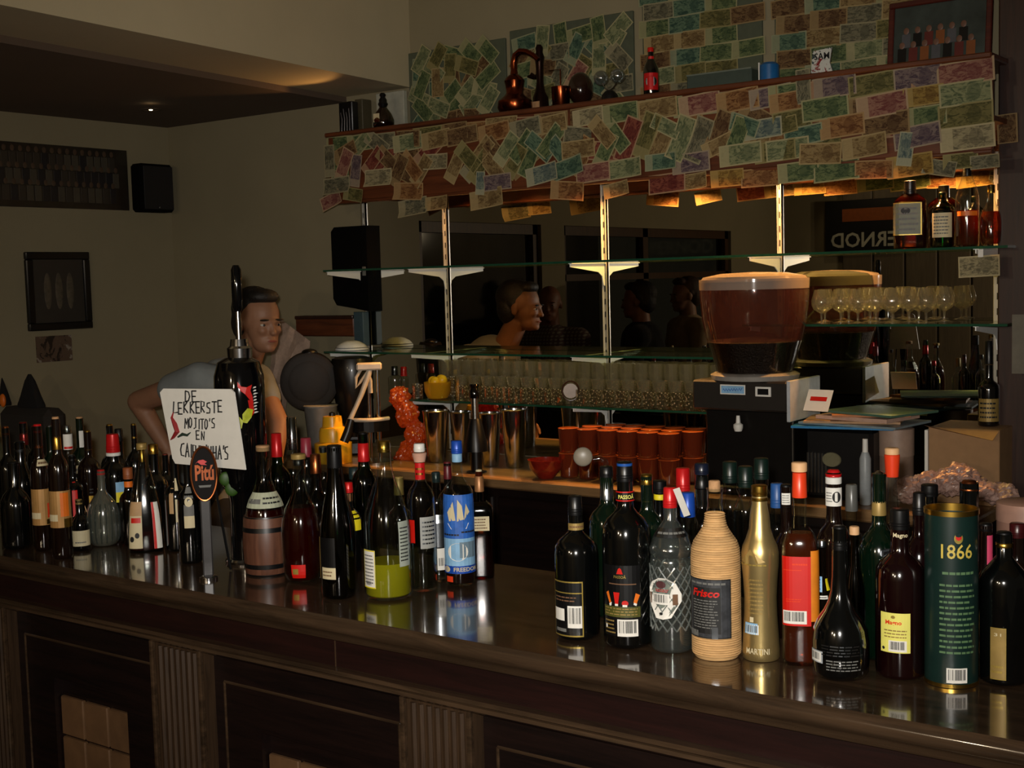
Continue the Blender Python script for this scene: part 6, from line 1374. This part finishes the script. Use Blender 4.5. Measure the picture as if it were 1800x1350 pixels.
MB().lathe([(.098, 6 * kk), (.112, 9 * kk), (.12, 7 * kk), (.13, 7 * kk), (.14, 4 * kk), (.15, 6 * kk), (.158, 3 * kk)], 16).build('stopper', m_black, r); MB().box((-8 * kk, -17.6 * kk, .035), (6 * kk, -17 * kk, .07)).build('paper_label', m_cream, r)

# ================================================================ LEFT WALL AND CORNER
def onwall(px, py): return aX(px, py, LX)
a = onwall(0, 250); b_ = onwall(221, 265); c = onwall(220, 370)
y0, y1, z0, z1 = a.y - .12, b_.y, c.z, b_.z
r = thing('team_photo_poster', 'long dark group photograph poster high on the left wall', 'poster', (LX + .004, (y0 + y1) / 2, z0))
ps = MB().box((-.003, y0 - r.location.y, 0), (.002, y1 - r.location.y, z1 - z0)); rp_ = random.Random(2)
n = 17
for row in range(3):
    for i in range(n):
        yy = y0 - r.location.y + .05 + (i + .5 * (row % 2)) * (y1 - y0 - .1) / n; z_ = .03 + row * .075
        ps.ell((.0028, yy, z_ + .085), (.0012, .011, .014), 10, 6, 1); ps.rbox((.0015, yy - .017, z_), (.003, yy + .017, z_ + .07), .001, 2 + rp_.randrange(3))
ps.build('print', [mat('poster_dark', '221e18', .4, var=.5, scale=12), mat('poster_faces', '4a3a2c', .5), mat('poster_shirt1', '2e2a24', .5), mat('poster_shirt2', '14161c', .5), mat('poster_shirt3', '423e34', .5)], r)
pa = aX(247, 290, LX + .11); pb = aX(305, 290, LX + .11)
r = thing('wall_speaker', 'black loudspeaker high in the corner of the left wall', 'speaker', (LX + .065, (pa.y + pb.y) / 2, pb.z - .235)); hw_ = (pb.y - pa.y) / 2
MB().rbox((-.045, -hw_, 0), (.045, hw_, .235), .014).build('cabinet', m_spk, r); MB().rbox((.044, -hw_ + .012, .012), (.05, hw_ - .012, .223), .003).build('grille', mat('speaker_cloth', '0e0e10', .8), r); MB().box((-.065, -.02, .1), (-.045, .02, .14)).build('wall_bracket', m_steel, r); MB().ell((.0505, 0, .022), (.001, .004, .004)).build('badge_dot', m_silver, r)
for (p0, p1, p2, lab_, nm, cols, fw) in (((40, 443), (152, 443), (41, 583), 'black framed picture with dark figure print on the left wall', 'framed_picture', ['0e0c0a', '2c2620', '14110e', '453c30'], .035), ((62, 592), (125, 592), (62, 638), 'small unframed photo below the black frame on the left wall', 'photo_print', ['2a221c', '5c4a3c', '8c8478', '1c1816'], 0)):
    a, b_, c = onwall(*p0), onwall(*p1), onwall(*p2); yy0, yy1, zz0, zz1 = a.y, b_.y, c.z, a.z
    r = thing(nm, lab_, 'picture', (LX + .012, (yy0 + yy1) / 2, zz0)); hw_ = (yy1 - yy0) / 2; hh = zz1 - zz0
    if fw:
        f = MB(); f.rbox((-.012, -hw_, 0), (.012, hw_, fw), .004).rbox((-.012, -hw_, hh - fw), (.012, hw_, hh), .004).rbox((-.012, -hw_, fw), (.012, -hw_ + fw, hh - fw), .004).rbox((-.012, hw_ - fw, fw), (.012, hw_, hh - fw), .004); f.build('frame', mat('black_frame', '0c0a09', .35), r)
        MB().box((-.01, -hw_ + fw, fw), (0, hw_ - fw, hh - fw)).build('mount', mat('dark_mount', '2c2822', .6), r)
        g_ = MB()
        for i in range(3): g_.ell((.001, -.06 + .06 * i, hh * .5), (.0015, .02, .085), 12, 8)
        g_.build('figures', mat('print_figures', '50483a', .6, var=.4, scale=30), r)
    else: MB().box((-.012, -hw_, 0), (-.009, hw_, hh)).build('print', picture(nm + '_print', cols, 12), r)
# bench with coats at lower left
p0 = aY(-60, 718, 3.3); p1 = aY(100, 722, 3.3)
r = thing('bench_seat', 'dark grey high-backed bench at the far left', 'bench', (LX + .62, 3.3, 0)); zt = aY(60, 716, 3.3).z
MB().rbox((-.6, -.05, 0), (p1.x - r.location.x, .06, zt), .03).build('backrest', mat('grey_brown_cloth', '2a2520', .9), r); MB().rbox((-.6, .06, 0), (p1.x - r.location.x, .5, .45), .03).build('seat', mat('grey_brown_cloth', '2a2520', .9), r)
for (a, top, w_, lb) in ((52, 658, 62, 'black pointed cushion on top of the bench back, nearer the bar end'), (2, 664, 40, 'black cushion cut by the left edge on the bench')):
    q = aY(a, top, 3.3); kk = dist(q) / F
    mb = MB().lathe([(0, w_ / 2 * kk), (.01, w_ / 2 * kk * 1.02), (.05, w_ * .38 * kk), (q.z - zt - .03, w_ * .2 * kk), (q.z - zt, w_ * .06 * kk)], 16, fy=.45, sq=3)
    tag(mb.build('cushion', mat('black_cloth', '0b0a0a', .9), loc=(q.x, 3.3, zt + .001)), lb, 'cushion')
sb = aY(4, 690, 3.24); tag(MB().ell((0, 0, 0), (.018, .012, .03)).build('orange_ornament', m_orange, loc=(sb.x, sb.y, zt + .031)), 'tiny orange thing at the left edge on the bench', 'ornament')
# ceiling spotlight
q = aZ(265, 192, 2.56); r = thing('ceiling_spotlight', 'tiny lit recessed spotlight in the dark ceiling', 'lamp', (q.x, q.y, 2.56))
MB().lathe([(-.004, .032), (-.004, .040), (0, .042)], 24, capb=False, capt=False).build('ring', mat('ceiling_ring', '4c4034', .5), r); MB().lathe([(-.006, 0), (-.005, .007), (-.002, .008)], 12, capb=False).build('bulb', emit('bulb_glow', 'ffe0a8', 10), r)
# black wall speaker next to the mirror, brown shelf and blue panel
ya = 4.25; a = aY(582, 400, ya); b_ = aY(644, 400, ya); zb_ = aY(610, 548, ya).z; zt = a.z
r = thing('tall_wall_speaker', 'tall black speaker with slanted base on the wall beside the mirror', 'speaker', ((a.x + b_.x) / 2, 4.272, zb_)); hw_ = (b_.x - a.x) / 2; hh = zt - zb_
MB().prism([(-hw_, .06), (-hw_ + .02, .03), (hw_ * .2, .015), (hw_, 0), (hw_, hh), (-hw_ + .02, hh), (-hw_, hh - .02)], -.025, .025).build('cabinet', m_spk, r); MB().rbox((hw_ - .03, -.027, .16), (hw_ - .01, -.024, .20), .001).build('label_plate', m_grey, r)
a = aY(516, 557, 4.22); b_ = aY(618, 553, 4.22); r = thing('wall_rail_board', 'dark reddish brown wooden board on the wall behind the barman', 'wooden board', ((a.x + b_.x) / 2, 4.26, a.z - .09)); hw_ = (b_.x - a.x) / 2
MB().rbox((-hw_, -.03, 0), (hw_, .035, .09), .004).build('board', m_canw, r); MB().rbox((-hw_, -.036, .078), (hw_, .035, .094), .003).build('top_moulding', m_colw, r)
a = aY(626, 548, 4.25); b_ = aY(645, 600, 4.25); tag(MB().rbox((-(b_.x - a.x) / 2, -.02, 0), ((b_.x - a.x) / 2, .02, a.z - b_.z + .02), .003).build('blue_board', mat('dull_blue_panel', '3c5058', .6), loc=((a.x + b_.x) / 2, 4.25, b_.z - .02)), 'narrow dull blue panel under the tall black speaker', 'panel')
# right edge: dark hanging paper on the column side
q = aY(1791, 605, 4.04); tag(MB().box((-.02, -.001, -.09), (.02, .001, .09)).build('hanging_paper', mat('dull_paper', '6c6658', .7), loc=(q.x, 4.04, q.z)), 'dull white paper strip hanging at the right edge of the photo', 'paper')

# ================================================================ PEOPLE
def capsule(mb, a, b_, ra, rb, seg=14):
    a, b_ = Vector(a), Vector(b_); n = 5; mb.tube([a + (b_ - a) * i / n for i in range(n + 1)], [ra + (rb - ra) * i / n for i in range(n + 1)], seg)
    mb.ell(a, ra, 12, 8); mb.ell(b_, rb, 12, 8)
def fuse(mb, name, mats, parent, voxel=.009, smooth=4, colour=None):
    o = mb.build(name, mats, None); m_ = o.modifiers.new('r', 'REMESH'); m_.mode = 'VOXEL'; m_.voxel_size = voxel; m_.use_smooth_shade = True
    s_ = o.modifiers.new('s', 'SMOOTH'); s_.iterations = smooth; s_.factor = .5
    dg = bpy.context.evaluated_depsgraph_get(); me = bpy.data.meshes.new_from_object(o.evaluated_get(dg)); old = o.data
    o.modifiers.clear(); o.data = me; bpy.data.meshes.remove(old)
    me.materials.clear()
    for q in (mats if isinstance(mats, list) else [mats]): me.materials.append(q)
    if colour:
        for p in me.polygons: p.material_index = colour(p.center)
    me.shade_smooth(); o.parent = parent; return o
def head_shape(mb, M_, s=1.0, bald=False, jaw=1.0):
    """head of about 23 cm; local +X is where the face looks, +Z up, origin between the ears"""
    E = lambda c, r, mt=None: mb.ell((0, 0, 0), (1, 1, 1), 22, 14, 0, M_ @ Matrix.Translation(Vector(c) * s) @ Matrix.Diagonal((r[0] * s, r[1] * s, r[2] * s, 1)))
    E((-.012, 0, .03), (.097, .075, .090)); E((.030, 0, -.010), (.062, .063, .080)); E((.040, 0, -.062), (.050 * jaw, .050, .048)); E((.072, 0, -.088), (.020, .024, .018))
    E((.092, 0, -.016), (.014, .011, .024)); E((.102, 0, -.030), (.013, .015, .011)); E((.083, 0, .012), (.016, .042, .010))
    E((.084, 0, -.056), (.012, .022, .006)); E((.083, 0, -.067), (.012, .019, .007))
    for sd in (-1, 1): E((.070, sd * .030, -.022), (.022, .020, .018)); E((-.008, sd * .077, -.006), (.018, .009, .030)); E((.076, sd * .030, -.002), (.010, .013, .008))
def eyes(root, M_, s=1.0):
    mb = MB()
    for sd in (-1, 1):
        T = M_ @ Matrix.Translation(Vector((.0795, sd * .031, -.001)) * s)
        mb.ell((0, 0, 0), (.0085 * s, .0125 * s, .0058 * s), 12, 8, 0, T); mb.ell((.0062 * s, 0, 0), (.004 * s, .005 * s, .005 * s), 10, 6, 1, T)
        B = M_ @ Matrix.Translation(Vector((.0905, sd * .031, .0175)) * s) @ Matrix.Diagonal((.006 * s, .021 * s, .0045 * s, 1)); mb.ell((0, 0, 0), (1, 1, 1), 12, 6, 2, B)
    L_ = M_ @ Matrix.Translation(Vector((.0935, 0, -.0615)) * s) @ Matrix.Diagonal((.004 * s, .020 * s, .0045 * s, 1)); mb.ell((0, 0, 0), (1, 1, 1), 12, 6, 3, L_)
    return mb
m_skin = mat('skin', '946a50', .55, var=.06, scale=20); m_skin2 = mat('skin_tanned', '8c5a40', .55, var=.06); m_lip = mat('lips', '8c4a40', .5); m_hair = mat('dark_hair', '14100c', .6, var=.4, scale=80, bump=.4); m_eye = mat('eye_white', 'c8c0b4', .3); m_iris = mat('eye_dark', '140c08', .2)
def hand(mb, wrist, dirv, side, s=1.0, curl=.5):
    """palm with four bent fingers and a thumb"""
    w = Vector(wrist); d = Vector(dirv).normalized(); sd = Vector(side); sd = (sd - d * sd.dot(d)).normalized(); nn = d.cross(sd)
    capsule(mb, w, w + d * .035 * s, .026 * s, .030 * s); mb.ell((0, 0, 0), (1, 1, 1), 14, 10, 0, Matrix.Translation(w + d * .05 * s) @ Matrix((( d.x*.045*s, sd.x*.038*s, nn.x*.015*s, 0), (d.y*.045*s, sd.y*.038*s, nn.y*.015*s, 0), (d.z*.045*s, sd.z*.038*s, nn.z*.015*s, 0), (0, 0, 0, 1))))
    for i, (o_, L) in enumerate(((-.03, .062), (-.010, .074), (.010, .070), (.029, .054))):
        b0 = w + d * .085 * s + sd * o_ * s; L *= s; c1 = b0 + d * L * .45 - nn * L * .12 * curl; c2 = c1 + d * L * .3 * (1 - curl * .5) - nn * L * .28 * curl; c3 = c2 + d * L * .25 * (1 - curl) - nn * L * .25 * curl
        capsule(mb, b0, c1, .009 * s, .0085 * s, 8); capsule(mb, c1, c2, .0085 * s, .008 * s, 8); capsule(mb, c2, c3, .008 * s, .007 * s, 8)
    t0 = w + d * .03 * s - sd * .03 * s; t1 = t0 + d * .03 * s - sd * .025 * s - nn * .008 * s; t2 = t1 + d * .03 * s - sd * .006 * s - nn * .01 * s
    capsule(mb, t0, t1, .012 * s, .010 * s, 8); capsule(mb, t1, t2, .010 * s, .008 * s, 8)
def frame(o_, x_, z_=(0, 0, 1)):
    x_ = Vector(x_).normalized(); z_ = Vector(z_); y_ = z_.cross(x_).normalized(); z_ = x_.cross(y_)
    return Matrix(((x_.x, y_.x, z_.x, o_[0]), (x_.y, y_.y, z_.y, o_[1]), (x_.z, y_.z, z_.z, o_[2]), (0, 0, 0, 1)))
# --- barman
PY = 3.42
J = lambda px, py, y=PY: aY(px, py, y)
hc = J(456, 568); base = Vector((hc.x - .12, PY, 0))
bm = thing('person', 'barman in a grey T-shirt leaning forward, elbow out, looking right', 'person', base)
L = lambda v: Vector(v) - base
body = MB(); HM = frame(L(hc), (1.0, -.22, -.06), (-.06, .02, 1))
HS = 1.02
head_shape(body, HM, HS)
neck0 = L(hc) + Vector((-.03, 0, -.06)); neck1 = L(J(425, 655))
capsule(body, neck0, neck1, .056, .062)
shR, shL = L(J(352, 668, PY - .13)), L(J(452, 668, PY + .17))
elR, wrR = L(J(243, 706, PY - .16)), L(J(292, 785, PY - .12))
capsule(body, shR, elR, .055, .044); capsule(body, elR, wrR, .043, .030)
hand(body, wrR, (wrR - elR), (0, 1, 0), 1.0, .5)
elL, wrL = L(J(490, 745, PY + .10)), L(J(486, 800, PY + .04))
capsule(body, shL, elL, .052, .042); capsule(body, elL, wrL, .042, .028); hand(body, wrL, (wrL - elL), (1, 0, 0), 1.0, .5)
chest, waist, hip = L(J(400, 690)), L(J(372, 790)), L(J(350, 860)); 
capsule(body, neck1 + Vector((-.02, 0, -.03)), chest, .07, .12); capsule(body, chest, waist, .12, .11); capsule(body, waist, hip, .11, .13)
for sd in (-1, 1):
    h_ = hip + Vector((0, sd * .09, -.02)); kn = Vector((h_.x + .04, h_.y, .50)); an = Vector((h_.x - .02, h_.y, .09))
    capsule(body, h_, kn, .085, .058); capsule(body, kn, an, .055, .036); capsule(body, an + Vector((0, 0, -.04)), an + Vector((.15, 0, -.05)), .038, .032)
fuse(body, 'body', m_skin, bm, .0065, 3)
eyes(bm, HM, HS).build('face_details', [m_eye, m_iris, m_hair, m_lip], bm)
def hair(root, HM, s, long=1.0, M_=None):
    mb = MB(); E = lambda c, r: mb.ell((0, 0, 0), (1, 1, 1), 20, 12, 0, HM @ Matrix.Translation(Vector(c) * s) @ Matrix.Diagonal((r[0] * s, r[1] * s, r[2] * s, 1)))
    E((-.026, 0, .048), (.100, .0805, .088)); E((-.048, 0, -.005), (.068, .0785, .086)); E((-.01, 0, .02), (.055, .0815, .05))
    E((.045, 0, .098), (.048, .060, .030)); rr = random.Random(4)
    for i in range(26):
        a, b_ = rr.uniform(-.075, .07), rr.uniform(-.05, .05); T = HM @ Matrix.Translation(Vector((a, b_, .118 - abs(b_) * .35 - abs(a) * .12)) * s)
        mb.ell((0, 0, 0), (.013 * s, .013 * s, .022 * s), 8, 6, 0, T)
    return fuse(mb, 'hair', M_ or m_hair, root, .006, 1)
# hair only above and behind the face
hair(bm, HM @ Matrix.Translation(Vector((-.014, 0, .004))), HS)
sh = MB(); r_ = .012
capsule(sh, neck1 + Vector((-.03, 0, -.05)), chest, .10, .145); capsule(sh, chest, waist, .145, .135); capsule(sh, waist, hip, .135, .15)
capsule(sh, shR, shR + (elR - shR) * .42, .073, .066); capsule(sh, shL, shL + (elL - shL) * .42, .07, .062); capsule(sh, neck1 + Vector((-.01, -.03, -.05)), shR, .07, .072); capsule(sh, neck1 + Vector((-.01, .03, -.05)), shL, .07, .07)
fuse(sh, 't_shirt', mat('grey_tshirt', '868c8c', .85, var=.06), bm, .009, 4)
tr = MB(); capsule(tr, hip + Vector((0, 0, .04)), hip + Vector((0, 0, -.04)), .155, .15)
for sd in (-1, 1):
    h_ = hip + Vector((0, sd * .09, -.02)); kn = Vector((h_.x + .04, h_.y, .50)); an = Vector((h_.x - .02, h_.y, .11)); capsule(tr, h_, kn, .10, .078); capsule(tr, kn, an, .075, .06)
fuse(tr, 'trousers', mat('dark_jeans', '14161c', .9), bm, .012, 3)
# crumpled paper towel sheet standing in front of him
r = thing('paper_towels', 'long pinkish sheet of crumpled paper hanging beside the barman', 'paper', J(505, 760, 4.19))
o_ = r.location.copy(); mb = MB(); cols_ = 6
outl = [((492, 560), (545, 600)), ((485, 585), (544, 612)), ((478, 610), (530, 630)), ((476, 640), (518, 655)), ((470, 670), (510, 680)), ((468, 700), (504, 705)), ((466, 730), (500, 735)), ((464, 775), (496, 775))]
vs = []
for j, (a, b_) in enumerate(outl):
    for i in range(cols_ + 1):
        t = i / cols_; q = aY(a[0] + (b_[0] - a[0]) * t, a[1] + (b_[1] - a[1]) * t, 4.19 + .010 * math.sin(i * 2.3 + j * .8)); vs.append(q - o_)
n_ = cols_ + 1; nv = len(vs); fs = []
for j in range(len(outl) - 1):
    for i in range(cols_):
        f = (j * n_ + i, j * n_ + i + 1, (j + 1) * n_ + i + 1, (j + 1) * n_ + i); fs.append(f); fs.append(tuple(nv + q for q in f[::-1]))
mb.add(vs + [v + Vector((0, .0015, 0)) for v in vs], fs); mb.build('sheet', mat('pinkish_tissue', 'b49a88', .9, var=.12, scale=60, bump=.3), r)
# --- people seen only in the mirror: customers in front of the bar
def customer(label, x, y, hz_, face, shirt, hairm, skinm, bald=False, arm=None, glasses=False, jacket=None):
    base = Vector((x, y, 0)); root = thing('person', label, 'person', base); f = Vector(face).normalized(); sd = Vector((-f.y, f.x, 0)); body = MB()
    hc = Vector((0, 0, hz_)) ; HM = frame(hc, (f.x, f.y, -.05)); head_shape(body, HM, 1.03)
    nk = hc + Vector((0, 0, -.17)) - f * .03; capsule(body, hc - f * .02 + Vector((0, 0, -.05)), nk, .06, .065)
    hip = Vector((0, 0, .95)) - f * .05; capsule(body, nk + Vector((0, 0, -.08)), hip, .12, .14)
    sm = MB(); capsule(sm, nk + Vector((0, 0, -.10)), (nk + hip) / 2, .15, .17); capsule(sm, (nk + hip) / 2, hip, .17, .165)
    for s_ in (-1, 1):
        shd = nk + sd * s_ * .19 + Vector((0, 0, -.07)); el = shd + sd * s_ * .06 + f * .05 + Vector((0, 0, -.27)); wr = el + f * .20 - sd * s_ * .08 + Vector((0, 0, .03 if arm is None else .12))
        capsule(body, shd, el, .05, .042); capsule(body, el, wr, .04, .028); hand(body, wr, wr - el, sd * -s_, 1.0, .6)
        capsule(sm, nk + sd * s_ * .03 + Vector((0, 0, -.06)), shd, .085, .085); capsule(sm, shd, el, .078, .06); capsule(sm, el, wr - (wr - el) * .1, .058, .045)
        h_ = hip + sd * s_ * .09; kn = h_ * 1 + f * .05; kn.z = .5; an = kn - f * .04; an.z = .09
        capsule(body, h_, kn, .09, .06); capsule(body, kn, an, .056, .038); capsule(body, an + Vector((0, 0, -.045)), an + f * .16 + Vector((0, 0, -.05)), .038, .032)
    fuse(body, 'body', skinm, root, .009, 3); eyes(root, HM, 1.03).build('face_details', [m_eye, m_iris, hairm or m_skin2, m_lip], root)
    if hairm: hair(root, HM @ Matrix.Translation(Vector((-.014, 0, .004))), 1.03, M_=hairm)
    fuse(sm, 'shirt', shirt, root, .011, 3)
    tr = MB(); capsule(tr, hip + Vector((0, 0, .05)), hip, .165, .16)
    for s_ in (-1, 1):
        h_ = hip + sd * s_ * .09; kn = h_ * 1 + f * .05; kn.z = .5; an = kn - f * .04; an.z = .1; capsule(tr, h_, kn, .105, .08); capsule(tr, kn, an, .078, .062)
    fuse(tr, 'trousers', mat('dark_jeans', '14161c', .9), root, .013, 3); return root
def mirrorpt(px, py, yreal): q = aY(px, py, 2 * WY - yreal); return Vector((q.x, yreal, q.z))
plaid, nt, out = newmat('plaid_shirt'); b_ = N(nt, 'ShaderNodeBsdfPrincipled', Roughness=.9); tc = N(nt, 'ShaderNodeTexCoord'); w1 = N(nt, 'ShaderNodeTexWave', Scale=14.0); w2 = N(nt, 'ShaderNodeTexWave', Scale=14.0); w2.bands_direction = 'Z'
nt.links.new(tc.outputs['Object'], w1.inputs[0]); nt.links.new(tc.outputs['Object'], w2.inputs[0]); mx = N(nt, 'ShaderNodeMath', _operation='ADD'); nt.links.new(w1.outputs[1], mx.inputs[0]); nt.links.new(w2.outputs[1], mx.inputs[1]); rp = N(nt, 'ShaderNodeValToRGB'); rp.color_ramp.elements[0].position = .5; rp.color_ramp.elements[0].color = srgb('8c8674'); rp.color_ramp.elements[1].position = .9; rp.color_ramp.elements[1].color = srgb('5c4640'); nt.links.new(mx.outputs[0], rp.inputs[0]); nt.links.new(rp.outputs[0], b_.inputs['Base Color']); nt.links.new(b_.outputs[0], out.inputs[0])
q = mirrorpt(968, 535, 1.5); customer('bald man in a pale checked shirt, reflected in the mirror', q.x, 1.5, q.z, (.5, 1, 0), plaid, None, m_skin2)
q = mirrorpt(1122, 530, 1.0); customer('dark-haired person in black seen from the mirror, beside the checked shirt', q.x, 1.0, q.z, (-.9, .35, 0), mat('black_jumper', '0c0b0c', .95), mat('black_hair', '0c0a09', .7, bump=.4, scale=60), m_skin2)
q = mirrorpt(1205, 520, .35); customer('person in a cream top reflected beside the bean hopper', q.x, .35, q.z, (-.6, .8, 0), mat('cream_top', 'a89070', .9), mat('brown_hair', '3a2414', .7), m_skin, arm=1)
# reflected room: advertising sign and framed things on the front wall
q = mirrorpt(1528, 415, -3.05); r = thing('wall_sign', 'dark wall sign with orange panel and pale letters, reflected in the mirror', 'sign', (q.x, -3.05, q.z))
MB().rbox((-.42, -.012, -.16), (.42, .012, .34), .004).build('board', mat('sign_black', '0c0c0c', .5), r); MB().rbox((-.25, .012, .14), (.25, .016, .26), .002).build('orange_panel', mat('sign_orange', '8c4a1c', .5), r)
vs, fs, a_ = textmesh('PERNOD', .02); MB().add([(.36 - u * .72, .014, -.10 + v * .14) for u, v in vs], [f[::-1] for f in fs]).build('letters', mat('sign_letters', 'b8b8a8', .5), r, smooth=False)
lamp('wall_sign_lamp', 'SPOT', (q.x, -2.4, q.z + .7), 2.2, (1, .75, .45), .05, 70, (q.x, -3.05, q.z))
# no-entry sign outside in the street, with an added spot lighting it
d = Vector((ray(938, 495).x, -ray(938, 495).y, ray(938, 495).z)); o0 = Vector((0, 2 * WY, CAMZ)); t = (-7.4 - o0.x) / d.x; q = o0 + d * t
r = thing('no_entry_sign', 'red round no-entry sign in the street, seen through the window in the mirror', 'road sign', (q.x, q.y, 0)); vdir = (Vector((-4, 5, 0)) - Vector((q.x, q.y, 0))).normalized(); r.rotation_euler = (0, 0, math.atan2(vdir.y, vdir.x))
MB().lathe([(-.004, .075), (.004, .075)], 32, axis='x', c=(0, 0, q.z)).build('disc', mat('sign_red', 'd01018', .5), r); MB().box((.004, -.055, q.z - .014), (.006, .055, q.z + .014)).build('white_bar', m_white, r); MB().tube([(-.01, 0, 0), (-.01, 0, q.z + .05)], .015, 10).build('pole', m_steel, r)
lamp('road_sign_fill', 'SPOT', (q.x + .9, q.y + .7, q.z + .8), 22, (1, .9, .75), .05, 60, q)  # added spot that brightens the sign, no lamp stands there

flush_bottles()
